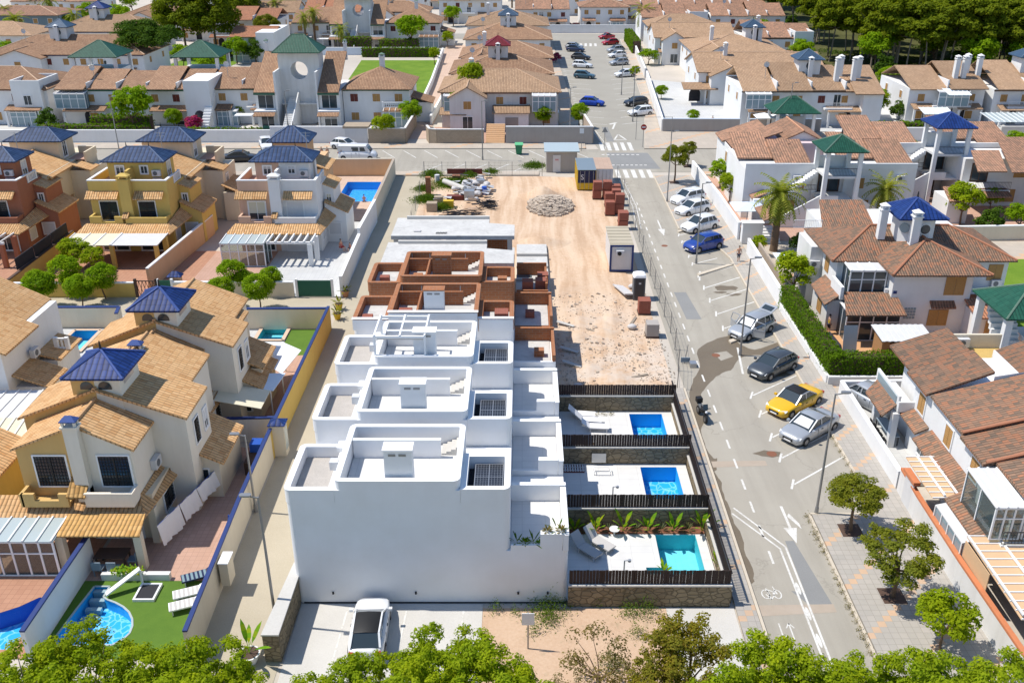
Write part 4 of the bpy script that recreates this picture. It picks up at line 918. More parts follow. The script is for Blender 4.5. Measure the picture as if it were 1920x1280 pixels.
# ---------------------------------------------------------------- cars
def car(label, paint, x, y, rz, style='hatch', L=4.3, Wd=1.8, Ht=1.5, roof=None, z=0, group=None, name='parked_car', seat=False, doors=False, shade=False):
    """front of the car along +x of its own frame"""
    r = thing(name, label, {'van':'van'}.get(style,'car'), x, y, z, rz, group); P = M[paint]; hw = Wd/2
    # stations along the body: x, bottom, shoulder height, half width
    hood = {'hatch':.92,'suv':1.02,'sedan':.86,'cabrio':.82,'van':1.15,'wagon':.9}[style]
    bel = {'hatch':.98,'suv':1.1,'sedan':.92,'cabrio':.88,'van':1.2,'wagon':.96}[style]
    tail = {'hatch':.98,'suv':1.08,'sedan':.98,'cabrio':.93,'van':1.2,'wagon':1.0}[style]
    f = L/2
    st = [(f,.34,.55,.62),(f-.06,.24,.66,.78),(f-.35,.2,hood-.13,.93),(f-.75,.19,hood-.05,.985),(f-1.15,.19,hood,1.),(.2,.19,bel,1.),(-f+1.1,.19,bel+.02,1.),(-f+.5,.2,tail,.97),(-f+.1,.26,tail-.08,.86),(-f,.36,tail-.2,.76)]
    B = MB(); B.smooth = True; rings = []
    for sx, zb, zt, w in st:
        w *= hw; zm = zb+(zt-zb)*.55
        rings.append([(sx,-w*.93,zb),(sx,-w,zb+.12),(sx,-w*1.0,zm),(sx,-w*.965,zt-.05),(sx,-w*.86,zt),(sx,-w*.4,zt+.035),(sx,w*.4,zt+.035),(sx,w*.86,zt),(sx,w*.965,zt-.05),(sx,w*1.0,zm),(sx,w,zb+.12),(sx,w*.93,zb)])
    B.loft(rings); body = B.build('body', P, r, True)
    # greenhouse
    xa, xb, xc, xd = {'hatch':(f-1.15,f-1.95,-f+.75,-f+.22),'suv':(f-1.15,f-1.85,-f+.55,-f+.2),'sedan':(f-1.2,f-2.1,-f+1.75,-f+.75),'cabrio':(f-1.35,f-2.05,-f+1.7,-f+.95),'van':(f-.75,f-1.35,-f+.15,-f+.05),'wagon':(f-1.2,f-2.0,-f+.5,-f+.18)}[style]
    G_ = MB(); b0 = bel+.0; rw, tw = (hw*.72, hw*.93) if style != 'van' else (hw*.88, hw*.98)
    low = [(xa,-tw*.93,hood-.02),(xa,tw*.93,hood-.02),(xb-.5,tw,b0),(xd,tw*.9,tail-.02),(xd,-tw*.9,tail-.02),(xb-.5,-tw,b0)]
    A = [(xa,-tw*.88,hood+.0),(xb,-rw,Ht-.05),(xc,-rw*.96,Ht-.04),(xd,-tw*.84,tail)]
    Bq = [(p[0],-p[1],p[2]) for p in A]
    G_.poly([A[0],Bq[0],Bq[1],A[1]]); G_.poly([A[0],A[1],A[2],A[3]]); G_.poly([Bq[3],Bq[2],Bq[1],Bq[0]]); G_.poly([A[3],A[2],Bq[2],Bq[3]]); G_.poly([A[1],Bq[1],Bq[2],A[2]])
    G_.build('glass', M['glass_dark'] if style != 'van' else P, r, True)
    rf = MB(); rf.smooth = True; xm = (xb+xc)/2
    rows = []
    for sx, dz in ((xb+.02,0),(xb-.15,.045),(xm,.07),(xc+.12,.05),(xc-.02,.0)):
        rows.append([(sx,-rw*1.02,Ht-.075+dz*.3),(sx,-rw*.82,Ht-.02+dz),(sx,0,Ht+.01+dz),(sx,rw*.82,Ht-.02+dz),(sx,rw*1.02,Ht-.075+dz*.3)])
    rf.loft(rows, False, False); rf.build('roof', M[roof] if roof else P, r, True)
    pl_ = MB(); pm_ = M[roof] if roof else P
    for Q in (A, Bq):
        s_ = -1 if Q is A else 1
        o = .02*s_
        q = [(p[0],p[1]+o,p[2]+.01) for p in Q]
        pl_.bar(q[0],q[1],.07,.07); pl_.bar(q[1],q[2],.07,.06); pl_.bar(q[2],q[3],.1,.08)
        m1 = ((q[1][0]+q[2][0])/2, (q[1][1]+q[2][1])/2, Ht-.05); pl_.bar(m1,(m1[0]-.05,s_*tw*.86,bel),.1,.05)
        if style in ('hatch','wagon','suv','van'):
            m2 = (xc+.35,(q[1][1]+q[2][1])/2,Ht-.05); pl_.bar(m2,(xc+.15,s_*tw*.86,bel),.12,.05)
    pl_.build('pillar', P if style != 'cabrio' else M['steel'], r, True)
    if style == 'van':
        g = MB(); k = .012
        g.poly([(A[0][0]+k,-tw*.8,hood+.06),(Bq[0][0]+k,tw*.8,hood+.06),(xb+k*3,rw*.88,Ht-.12),(xb+k*3,-rw*.88,Ht-.12)])
        for s_ in (-1,1):
            for (u0,u1) in ((xb-.05,xb-.85),(xb-1.05,xb-2.0)):
                y1, y2 = s_*(tw*.88+.006), s_*(rw+.03); zb_, zt_ = bel+.08, Ht-.2
                g.poly([(u0,y1,zb_),(u1,y1,zb_),(u1,y2+(y1-y2)*.18,zt_),(u0-.2 if u0 == xb-.05 else u0,y2+(y1-y2)*.18,zt_)][::s_])
        g.build('window', M['glass_dark'], r, True)
    # wheels with arches
    wr = .31 if style != 'suv' else .35; wx = (f-.82, -f+.78)
    for sx in wx:
        for s_ in (-1,1):
            ty = MB().cyl((sx,s_*(hw-.16),wr),(sx,s_*(hw+.012),wr),wr,n=14).build('wheel', M['rubber'], r, True)
            rm = MB().cyl((sx,s_*(hw),wr),(sx,s_*(hw+.03),wr),wr*.66,wr*.55,n=10).build('rim', M['wheel_rim'], ty, True)
            ar = MB(); n = 9
            for k in range(n):
                a, c_ = pi*k/n, pi*(k+1)/n; ar.poly([(sx+(wr+.0)*cos(a),s_*(hw+.006),wr+(wr)*sin(a)),(sx+(wr+.07)*cos(a),s_*(hw+.004),wr+(wr+.07)*sin(a)),(sx+(wr+.07)*cos(c_),s_*(hw+.004),wr+(wr+.07)*sin(c_)),(sx+wr*cos(c_),s_*(hw+.006),wr+wr*sin(c_))][::s_])
            ar.build('wheel_arch', M['black'], r, True)
    for s_ in (-1,1):
        MB().mesh([(f-.06,s_*hw*.5,.58),(f-.2,s_*hw*.9,.6),(f-.38,s_*hw*.93,.74),(f-.14,s_*hw*.55,.70)],[(0,1,2,3),(3,2,1,0)]).build('headlight', M['lamp_clear'], r, True)
        h = MB(); h.box(-f-.01,-f+.14,s_*hw*.6,s_*hw*.84,tail-.28,tail-.1); h.build('tail_light', M['lamp_red'], r, True)
        MB().box(xa-.25,xa-.08,s_*(hw+.0),s_*(hw+.17),bel-.02,bel+.12).build('mirror', P, r, True)
    gr = MB().box(f-.05,f+.012,-hw*.42,hw*.42,.38,.56).build('grille', M['black'], r, True)
    MB().box(f+.013,f+.03,-.26,.26,.34,.44).build('number_plate', M['white_paint'], r, True); MB().box(-f-.022,-f+.02,-.26,.26,tail-.45,tail-.34).build('number_plate', M['white_paint'], r, True)
    if shade: MB().poly([(xa-.14,-tw*.7,hood+.13),(xa-.14,tw*.7,hood+.13),(xb+.12,rw*.75,Ht-.1),(xb+.12,-rw*.75,Ht-.1)]).build('windscreen_shade', M['panel_white'], r, True)
    for s_ in (-1,1):
        dl = MB(); dl.box(.32,.335,s_*(hw*1.0-.01),s_*(hw+.004),.3,bel-.06); dl.box(-.75,-.735,s_*(hw-.01),s_*(hw+.004),.3,bel-.06)
        dl.box(-.02,-.2,s_*(hw-.01),s_*(hw+.02),bel-.18,bel-.14); dl.build('door_seam', M['black'], r, True)
    if doors:
        for s_ in (-1,1):
            q = [(f-1.25,s_*hw,.3),(f-1.65,s_*(hw+.85),.3),(f-1.65,s_*(hw+.85),bel),(f-1.25,s_*hw,bel)]
            d = MB().mesh(q+[(p[0]-.06,p[1],p[2]) for p in q],[(0,1,2,3),(7,6,5,4),(0,4,5,1),(1,5,6,2),(2,6,7,3)]).build('open_door', P, r, True)
            e = MB(); t_ = [q[3],q[2],(q[2][0]-.1,q[2][1]-.1*s_,Ht-.1),(q[3][0]-.35,q[3][1]-.1*s_,Ht-.05)]
            for a, b_ in zip(t_, t_[1:]+t_[:1]): e.bar(a,b_,.05)
            e.build('window_frame', P, d, True)
        h = MB(); h.slab([(-f+.6,-hw*.7,Ht+.0),(-f-.25,-hw*.75,Ht+.35),(-f-.25,hw*.75,Ht+.35),(-f+.6,hw*.7,Ht+.0)], .06); h.build('open_tailgate', P, r, True)
        MB().slab([(-f+.45,-hw*.55,Ht+.075),(-f-.05,-hw*.55,Ht+.28),(-f-.05,hw*.55,Ht+.28),(-f+.45,hw*.55,Ht+.075)], .012).build('tailgate_glass', M['glass_dark'], r, True)
    return r
A0 = pi+R(39)
car('white estate car, farthest of the white cars in the roadside bays', 'car_white', 19.6, 107.2, pi+R(33), 'suv', 4.4, 1.85, 1.62)
car('white hatchback in the roadside bays between two white cars', 'car_white', 19.5, 103.2, pi+R(33), 'hatch', 4.4, 1.8, 1.5)
car('white hatchback in the roadside bays next to the blue car', 'car_white', 19.3, 97.9-.6, pi+R(33), 'hatch', 4.4, 1.8, 1.55)
car('glossy blue compact car parked by the lamp and the kerb spit', 'car_blue', 18.6, 91.0, pi+R(31), 'suv', 4.3, 1.85, 1.55)
car('silver hatchback with its doors and tailgate open', 'car_silver', 18.95, 70.7-.4, A0, 'wagon', 4.4, 1.8, 1.6, doors=True, shade=True)
car('dark grey hatchback parked between the kerb spit and the yellow car', 'car_grey', 19.05, 63.4, A0, 'hatch', 4.4, 1.85, 1.45)
car('yellow convertible with a black folded hood', 'car_yellow', 19.25, 57.9, A0, 'cabrio', 4.7, 1.9, 1.38, 'black')
car('silver saloon parked beside the yellow convertible', 'car_silver', 19.3, 54.3, A0, 'sedan', 4.75, 1.85, 1.45, shade=True)
car('white car with a black roof in the small car park below the blank white gable', 'car_white', -7.4, 35.1, R(92), 'hatch', 4.1, 1.75, 1.45, 'black')
car('pale grey car standing under the carport of the corner house', 'car_silver', 24.6, 57.3, R(-60), 'hatch', 3.9, 1.7, 1.5, z=.3)
car('white van parked on the cross street', 'car_white', *at(672,298), R(-2), 'van', 5.3, 2.0, 2.0, name='parked_van')
car('white hatchback parked on the cross street beyond the van', 'car_white', *at(648,279), R(-22), 'hatch', 4.3, 1.8, 1.5)
car('white car half hidden behind the pink villa tower', 'car_white', *at(500,278), R(-70), 'hatch', 4.2, 1.8, 1.5)
car('black saloon parked behind the yellow villa', 'car_black', *at(452,302), R(8), 'sedan', 4.8, 1.85, 1.45)
back = [('silver hatchback, second in the left row of the far street','car_silver',1077,92,'hatch',0),('dark navy hatchback at the top of the left row of the far street','car_navy',1079,95+2,'hatch',0),('black car in the left row of the far street, before the white estate','car_black',1089,112,'hatch',0),
        ('white estate car with black roof rails in the left row of the far street','car_white',1092,127,'wagon',0),('dark teal estate car, lowest of the left row of the far street','car_teal',1096,147,'wagon',0),('car under a crumpled bright blue cover on the far street','car_cover',1110,198,'hatch',0),
        ('crimson saloon at the top of the right row of the far street','car_red',1137,73,'sedan',1),('red hatchback below the crimson saloon on the far street','car_red',1144,84,'hatch',1),('silver hatchback in the right row of the far street, below the red pair','car_silver',1154,98,'hatch',1),
        ('white hatchback in the right row of the far street between two silver cars','car_white',1157,108,'hatch',1),('silver estate car, lowest of the tight group in the right row','car_silver',1160,122,'wagon',1),('white hatchback alone in the middle of the right row','car_white',1171,144,'hatch',1),
        ('black sports utility car in the right row beside a lamp','car_black',1192,198,'suv',1),('white estate car at the lower end of the far street right row','car_white',1200,216,'wagon',1),
        ('orange car parked at the far junction','car_orange',1084,54,'hatch',2),('slate blue car parked at the far junction beside the orange one','car_slate',1113,52,'sedan',2),('bright red car half hidden at the far junction','car_red',1067,53,'hatch',2)]
for l, p, px, py, stl, k in back:
    x, y = at(px, py); car(l, p, x, y, (R(-17), pi+R(22), R(4))[k], stl, 4.3, 1.8, 1.5, roof={'car_white':None}.get(p))

# motorbike at the kerb
x, y = 12.45, 56.3
r = thing('motorcycle', 'black motorcycle parked at the kerb by the pool gardens', 'motorcycle', x, y, 0, R(-80))
for wx in (-.68,.68):
    w = MB().cyl((wx,-.06,.31),(wx,.06,.31),.31,n=14).build('wheel', M['rubber'], r, True); MB().cyl((wx,-.07,.31),(wx,.07,.31),.18,n=10).build('rim', M['wheel_rim'], w, True)
b = MB(); b.smooth = True
b.loft([[(sx,w*cos(t),zc+h*sin(t)) for t in [2*pi*k/8 for k in range(8)]] for sx,zc,w,h in ((-.75,.78,.04,.06),(-.5,.74,.13,.12),(-.1,.66,.17,.24),(.3,.78,.2,.2),(.55,.86,.14,.14),(.75,.8,.05,.12))]); b.build('body', M['black'], r, True)
MB().slab([(-.78,-.13,.9),(.02,-.15,.84),(.02,.15,.84),(-.78,.13,.9)], .1).build('seat', M['grey_plastic'], r, True)
MB().box(-.95,-.55,-.2,.2,.92,1.25).build('top_box', M['black'], r, True)
b = MB(); b.bar((.55,-.36,1.05),(.55,.36,1.05),.04); b.bar((.68,-.05,.31),(.5,-.05,1.0),.05); b.bar((.68,.05,.31),(.5,.05,1.0),.05); b.build('handlebar', M['metal_dark'], r, True)
MB().slab([(.6,-.17,1.0),(.45,-.17,1.35),(.45,.17,1.35),(.6,.17,1.0)], .03).build('windscreen', M['glass_dark'], r, True); MB().ball((.74,0,.88),.1,8,6).build('headlight', M['lamp_clear'], r, True)
MB().bar((0,.1,.4),(-.05,.35,.03),.03).build('stand', M['steel'], r, True)

# ---------------------------------------------------------------- lamps, bins, signs
def lamp(label, x, y, h=8., side=1, double=False):
    r = thing('street_lamp', label, 'street lamp', x, y, 0, 0, 'street lamps')
    MB().cyl((x,y,0),(x,y,h),.085,.05,n=8).build('pole', M['metal_grey'], r); MB().cyl((x,y,0),(x,y,.5),.13,.11,n=8).build('base', M['metal_grey'], r)
    a = MB().bar((x,y,h-.05),(x+.5*side,y,h+.05),.05).build('arm', M['metal_grey'], r); MB().prism(rrect(x+.3*side if side > 0 else x-.85, x+.85 if side > 0 else x-.3*1, y-.13,y+.13,.1,3), h+.06, h+.14).build('lamp_head', M['metal_grey'], a)
    return r
lamp('tall grey street lamp between the silver saloon and the pavement tree', 17.2, 45.1, 8.0); lamp('tall grey street lamp on the kerb spit beside the open silver car', 17.2, 66.2, 8.1)
lamp('tall grey street lamp standing by the blue compact car', 17.2, 86.8, 8.1); lamp('tall grey street lamp by the two pavement trees beyond the white cars', 17.2, 107.3, 8.4)
lamp('slim lamp at the low end of the side lane behind the stone wall', -12.2, 35.9, 7.6, -1); lamp('slim lamp in front of the long beige wall across the street', 7.0, 137.2, 8.); lamp('slim lamp at the give way line of the far street', 17.9, 152, 8.4)
lamp('slim lamp in front of the white row with the round window', *at(545,285), 8.5); lamp('slim lamp by the lower left wall of the far street row', *at(905,300), 8.); lamp('slim lamp on the far street beside the row of silver cars', *at(1165,178), 8.)
lamp('slim lamp behind the yellow villa on the cross street', *at(225,290), 8.); lamp('slim lamp at the corner by the open pink house', 40, 141, 8.)
lamp('slim short TV antenna pole on the left lane wall', *at(472,905,2), 5.2, -1)  # stands for a TV antenna pole, built with the street lamp shape
def sign(label, x, y, shape, h=2.5, ry=0):
    r = thing('road_sign', label, 'sign', x, y, 0); MB().cyl((x,y,0),(x,y,h),.04).build('post', M['metal_grey'], r)
    if shape == 'round':
        b = MB().cyl((x,y-.05,h-.1),(x,y-.07,h-.1),.42,n=18).build('sign_plate', M['lamp_red'], r); box('bar', M['white_paint'], b, x-.26,x+.26,y-.08,y-.072,h-.18,h-.02)
    elif shape == 'tri':
        b = MB().mesh([(x-.45,y-.05,h-.5),(x+.45,y-.05,h-.5),(x,y-.05,h+.3),(x-.45,y-.03,h-.5),(x+.45,y-.03,h-.5),(x,y-.03,h+.3)],[(0,1,2),(5,4,3),(0,3,4,1),(1,4,5,2),(2,5,3,0)]).build('sign_plate', M['metal_grey'], r)
    else: box('sign_plate', M['white_paint'] if shape == 'white' else M['blue_paint'], r, x-.3,x+.3,y-.06,y-.03,h-.7,h)
    return r
sign('round red no entry sign at the mouth of the far street', *at(1205,276), 'round', 3.0); sign('triangular grey sign seen from behind at the far junction', *at(1133,278), 'tri', 2.8); sign('slim white sign post by the long beige wall', *at(1090,283), 'white', 3.2)
sign('small white sign on a post standing in the waste ground', *at(990,1215), 'white', 2.2)
r = thing('steel_gantry', 'tall thin steel frame standing on the pavement by the white corner wall', 'frame', *at(1192,262))
x0, y0 = at(1192,262); x1, _ = at(1258,262)
for x in (x0, x1): MB().cyl((x,y0,0),(x,y0,3.4),.04).build('post', M['metal_grey'], r)
MB().bar((x0,y0,3.35),(x1,y0,3.35),.05).build('crossbar', M['metal_grey'], r)
x, y = at(973, 289)
r = thing('wheelie_bin', 'green wheelie bin standing on the cross street', 'bin', x, y, 0)
MB().loft([[(x+w*a,y+w*b,z) for a,b in ((-1,-1),(1,-1),(1,1),(-1,1))] for w,z in ((.38,.1),(.52,1.35))]).build('body', M['bin_green'], r); MB().slab([(x-.58,y-.58,1.42),(x+.58,y-.58,1.42),(x+.58,y+.58,1.55),(x-.58,y+.58,1.55)],.1).build('lid', M['bin_lid'], r)
for s_ in (-.35,.35): MB().cyl((x+s_-.05,y+.4,.12),(x+s_+.05,y+.4,.12),.12,n=10).build('wheel', M['rubber'], r)
# ---------------------------------------------------------------- building kit
def win(root, side, pos, a, z, w, h, frame='white_paint', kind='glass', fw=.1, d=.07, pane='glass_dark', sill=False):
    """window or door on an axis-aligned wall; side is the wall's outward face"""
    def bx(mb, a0, a1, z0, z1, d0, d1):
        if side == 'F': mb.box(a0,a1,pos-d1,pos-d0,z0,z1)
        elif side == 'B': mb.box(a0,a1,pos+d0,pos+d1,z0,z1)
        elif side == 'R': mb.box(pos+d0,pos+d1,a0,a1,z0,z1)
        else: mb.box(pos-d1,pos-d0,a0,a1,z0,z1)
    f = MB()
    bx(f,a-fw,a,z-fw,z+h+fw,.0,d); bx(f,a+w,a+w+fw,z-fw,z+h+fw,.0,d); bx(f,a,a+w,z+h,z+h+fw,.0,d-.002); bx(f,a,a+w,z-fw,z,.0,d-.002)
    o = f.build('window', M[frame], root)
    p = MB()
    if kind == 'glass':
        bx(p,a,a+w,z,z+h,.003,.02); p.build('pane', M[pane], o)
        m = MB(); bx(m,a+w/2-.03,a+w/2+.03,z,z+h,.02,.05); bx(m,a,a+w,z,z+.06,.02,.045); bx(m,a,a+w,z+h-.06,z+h,.02,.045); bx(m,a,a+.05,z+.06,z+h-.06,.02,.045); bx(m,a+w-.05,a+w,z+.06,z+h-.06,.02,.045); m.build('sash', M[frame], o)
        if rnd.random() < .55:
            q = MB(); bx(q,a+.05,a+w-.05,z+h*(1-rnd.uniform(.2,.65)),z+h-.06,.021,.032); q.build('roller_blind', M[rnd.choice(('panel_white','cream_canvas','grey_cloth'))], o)
    elif kind == 'grille':
        bx(p,a,a+w,z,z+h,.003,.02); p.build('pane', M[pane], o); g = MB()
        n = max(3, int(w/.16)); 
        for k in range(n+1): bx(g,a+w*k/n-.012,a+w*k/n+.012,z,z+h,.05,.07)
        n = max(3, int(h/.2))
        for k in range(n+1): bx(g,a,a+w,z+h*k/n-.012,z+h*k/n+.012,.052,.068)
        bx(g,a+w/2-.05,a+w/2+.05,z,z+h,.045,.075); g.build('grille', M['black'], o)
    elif kind == 'blind':
        bx(p,a,a+w,z,z+h,.003,.03); p.build('roller_blind', M['panel_white'], o)
    else:
        bx(p,a,a+w/2-.015,z,z+h,.003,.05); bx(p,a+w/2+.015,a+w,z,z+h,.003,.05)
        n = max(3,int(h/.14))
        for k in range(n): bx(p,a+.06,a+w/2-.07,z+.05+k*(h-.1)/n,z+.05+k*(h-.1)/n+.05,.05,.062); bx(p,a+w/2+.07,a+w-.06,z+.05+k*(h-.1)/n,z+.05+k*(h-.1)/n+.05,.05,.062)
        p.build('shutter', M['wood_shutter' if kind == 'wood' else 'wood_red'], o)
    return o
def balus(root, p, q, z, h=.85, mat='white_paint', name='balustrade', solid=False):
    p = Vector((p[0],p[1],0)); q = Vector((q[0],q[1],0)); L = (q-p).length; b = MB()
    b.bar((p.x,p.y,z+h-.06),(q.x,q.y,z+h-.06),.16,.12); b.bar((p.x,p.y,z+.05),(q.x,q.y,z+.05),.16,.1)
    n = max(2, int(L/.28))
    for k in range(n+1):
        c = p+(q-p)*k/n; b.box(c.x-.05,c.x+.05,c.y-.05,c.y+.05,z+.1,z+h-.12)
    for c in (p, q): b.box(c.x-.13,c.x+.13,c.y-.13,c.y+.13,z,z+h+.06)
    return b.build(name, M[mat], root)
def railing(root, p, q, z, h=.95, mat='metal_dark'):
    p = Vector((p[0],p[1],0)); q = Vector((q[0],q[1],0)); L = (q-p).length; b = MB()
    b.bar((p.x,p.y,z+h),(q.x,q.y,z+h),.05); b.bar((p.x,p.y,z+.1),(q.x,q.y,z+.1),.04)
    n = max(2, int(L/.16))
    for k in range(n+1): c = p+(q-p)*k/n; b.box(c.x-.012,c.x+.012,c.y-.012,c.y+.012,z+.1,z+h)
    return b.build('railing', M[mat], root)
def roofp(root, mat, pts, t=.14, name='roof'): return MB().slab(pts, t).build(name, M[mat], root)
def ridge(root, mat, p, q, parent=None): return MB().cyl(p, q, .1, n=6).build('ridge_tile', M['ridge_'+mat], root)
def gable(root, mat, x0, x1, y0, y1, ze, zr, axis='y', over=.35, xr=None, name='roof', wall=None):
    """two roof slopes, ridge along y (or x); wall: also fill the gable triangles"""
    if axis == 'y':
        xr = (x0+x1)/2 if xr is None else xr; sl_ = (zr-ze)/max(xr-x0,.1); sr = (zr-ze)/max(x1-xr,.1)
        a = roofp(root, mat, [(x0-over,y0-over,ze-sl_*over),(xr,y0-over,zr),(xr,y1+over,zr),(x0-over,y1+over,ze-sl_*over)], .14, name)
        b = roofp(root, mat, [(xr,y0-over,zr),(x1+over,y0-over,ze-sr*over),(x1+over,y1+over,ze-sr*over),(xr,y1+over,zr)], .14, name)
        ridge(a, mat, (xr,y0-over,zr+.01), (xr,y1+over,zr+.01))
        if wall: 
            w = MB()
            for y, fl in ((y0+.001,1),(y1-.001,-1)): w.poly([(x0,y,ze-.14),(x1,y,ze-.14),(x1,y,ze-.1),(xr,y,zr-.14),(x0,y,ze-.1)][::fl])
            w.build('gable_wall', M[wall], root)
    else:
        yr = (y0+y1)/2; s_ = (zr-ze)/(yr-y0)
        a = roofp(root, mat, [(x0-over,y0-over,ze-s_*over),(x1+over,y0-over,ze-s_*over),(x1+over,yr,zr),(x0-over,yr,zr)], .14, name)
        roofp(root, mat, [(x0-over,yr,zr),(x1+over,yr,zr),(x1+over,y1+over,ze-s_*over),(x0-over,y1+over,ze-s_*over)], .14, name); ridge(a, mat, (x0-over,yr,zr+.01), (x1+over,yr,zr+.01))
        if wall:
            w = MB()
            for x, fl in ((x0+.001,-1),(x1-.001,1)): w.poly([(x,y0,ze-.14),(x,y1,ze-.14),(x,y1,ze-.1),(x,yr,zr-.14),(x,y0,ze-.1)][::fl])
            w.build('gable_wall', M[wall], root)
    return a
def chimney(root, wall, x0, x1, y0, y1, z0, z1, cap=None, pot=True):
    c = box('chimney', M[wall], root, x0,x1,y0,y1,z0,z1); b = MB(); cx, cy = (x0+x1)/2, (y0+y1)/2
    b.box(x0-.08,x1+.08,y0-.08,y1+.08,z1,z1+.1)
    if pot:
        for dx, dy in ((x0+.06,y0+.06),(x1-.06,y0+.06),(x1-.06,y1-.06),(x0+.06,y1-.06)): b.box(dx-.06,dx+.06,dy-.06,dy+.06,z1+.1,z1+.42)
    b.build('chimney_top', M[wall], c)
    if pot: MB().hip(x0-.06,x1+.06,y0-.06,y1+.06,z1+.42,.26,.05).build('chimney_cap', M['ridge_'+cap if cap in RIDGE else wall], c)
    return c
def ac_unit(root, x, y, z, side='F', name='air_conditioner'):
    if side == 'F': o = box(name, M['panel_white'], root, x-.42,x+.42,y-.34,y-.02,z,z+.6); MB().cyl((x-.08,y-.345,z+.3),(x-.08,y-.36,z+.3),.22,n=12).build('fan', M['grey_plastic'], o)
    else: o = box(name, M['panel_white'], root, x+.02,x+.34,y-.42,y+.42,z,z+.6); MB().cyl((x+.345,y-.08,z+.3),(x+.36,y-.08,z+.3),.22,n=12).build('fan', M['grey_plastic'], o)
    return o
def arch(root, side, pos, a, z, w, h, mat='glass_dark', name='arched_opening'):
    P = [(a,z),(a+w,z),(a+w,z+h)]+[(a+w/2+w/2*cos(pi*k/8), z+h+w/2*sin(pi*k/8)) for k in range(1,8)]+[(a,z+h)]
    e = .015
    if side == 'F': pts = [(u,pos-e,v) for u,v in P]
    elif side == 'R': pts = [(pos+e,u,v) for u,v in P]
    else: pts = [(pos-e,u,v) for u,v in P][::-1]
    return MB().poly(pts).build(name, M[mat], root)
def hipt(root, mat, x0, x1, y0, y1, z, h, finial=True, name='tower_roof'):
    o = MB().hip(x0,x1,y0,y1,z,h).build(name, M[mat], root); w, d = x1-x0, y1-y0; m = min(w,d)/2
    P = [(x0,y0,z),(x1,y0,z),(x1,y1,z),(x0,y1,z)]
    a, b = ((x0+m,(y0+y1)/2,z+h),(x1-m,(y0+y1)/2,z+h)) if w >= d else (((x0+x1)/2,y0+m,z+h),((x0+x1)/2,y1-m,z+h))
    r = MB()
    for p, q in ((P[0],a),(P[3],a if w >= d else b),(P[1],b if w >= d else a),(P[2],b)): r.cyl(p,q,.08,n=5)
    if (Vector(a)-Vector(b)).length > .1: r.cyl(a,b,.09,n=5)
    r.build('ridge_tile', M['ridge_'+mat], o)
    if finial:
        for c in ({a, b}): MB().cyl(c,(c[0],c[1],c[2]+.5),.07,.02,n=6).build('finial', M['black'], o)
    return o
def sunroom(root, x0, x1, y0, y1, z0, h, top='glass_pale', slope=.25, bars=5, pane='glass_clear', frame='white_paint', sides='FR'):
    pane = 'glass_clear' if pane == 'glass_blue' and y0 < 100 else pane
    o = MB().slab([(x0-.1,y0-.1,z0+h),(x1+.1,y0-.1,z0+h),(x1+.1,y1,z0+h+slope),(x0-.1,y1,z0+h+slope)], .06).build('sunroom_roof', M[top], root)
    b = MB()
    for k in range(bars+1): x = x0+(x1-x0)*k/bars; b.bar((x,y0-.1,z0+h+.03),(x,y1,z0+h+slope+.03),.08)
    b.build('roof_bar', M[frame], o); f = MB(); g = MB()
    for k in range(bars+1): x = x0+(x1-x0)*k/bars; f.box(x-.05,x+.05,y0-.03,y0+.05,z0,z0+h-.06)
    for z in (z0,z0+h*.62,z0+h-.16): f.box(x0,x1,y0-.025,y0+.045,z,z+.08)
    if 'F' in sides: g.box(x0,x1,y0,y0+.02,z0,z0+h-.1)
    if 'R' in sides:
        g.box(x1-.02,x1,y0,y1,z0,z0+h-.1)
        for y in (y0,(y0+y1)/2,y1): f.box(x1-.04,x1+.04,y-.04,y+.04,z0,z0+h-.06)
    if 'L' in sides:
        g.box(x0,x0+.02,y0,y1,z0,z0+h-.1)
        for y in (y0,(y0+y1)/2,y1): f.box(x0-.04,x0+.04,y-.04,y+.04,z0,z0+h-.06)
    f.build('sunroom_frame', M[frame], o); g.build('pane', M[pane], o); return o
def awning(root, x0, x1, y0, y1, z0, z1, mat, bars=6, name='awning', frame='white_paint', axis='x'):
    o = MB().slab([(x0,y0,z0),(x1,y0,z0),(x1,y1,z1),(x0,y1,z1)], .05).build(name, M[mat], root); b = MB()
    for k in range(bars+1):
        if axis == 'x': x = x0+(x1-x0)*k/bars; b.bar((x,y0,z0+.03),(x,y1,z1+.03),.08)
        else: y = y0+(y1-y0)*k/bars; z = z0+(z1-z0)*k/bars; b.bar((x0,y,z+.03),(x1,y,z+.03),.06)
    b.build('awning_bar', M[frame], o); return o
def wall_line(name, label, pts, h, t=.25, mat='white', cap=None, z=-.02, cat='wall', ch=.1, structure=False):
    b = MB(); c = MB()
    for (a, d) in zip(pts, pts[1:]):
        v = Vector((d[0]-a[0],d[1]-a[1],0)).normalized()*t/2; n = Vector((-v.y,v.x,0))
        for mb, z0, z1, s_ in ((b,z,h,1.),(c,h,h+ch,1.12)):
            mb.prism([(a[0]-n.x*s_,a[1]-n.y*s_),(d[0]-n.x*s_,d[1]-n.y*s_),(d[0]+n.x*s_,d[1]+n.y*s_),(a[0]+n.x*s_,a[1]+n.y*s_)], z0, z1)
    o = tag(b.build(name, M[mat]), label, cat)
    if cap: c.build('coping', M[cap], o)
    return o
def stairs(root, x0, x1, y0, y1, z0, z1, n, axis='y', mat='white', name='stair', t=.2):
    b = MB()
    for k in range(n):
        f0, f1 = k/n, (k+1)/n; z = z0+(z1-z0)*(k+1)/n
        if axis == 'y': b.box(x0,x1,y0+(y1-y0)*f0,y0+(y1-y0)*f1,max(0,z-.5),z)
        else: b.box(x0+(x1-x0)*f0,x0+(x1-x0)*f1,y0,y1,max(0,z-.5),z)
    return b.build(name, M[mat], root)

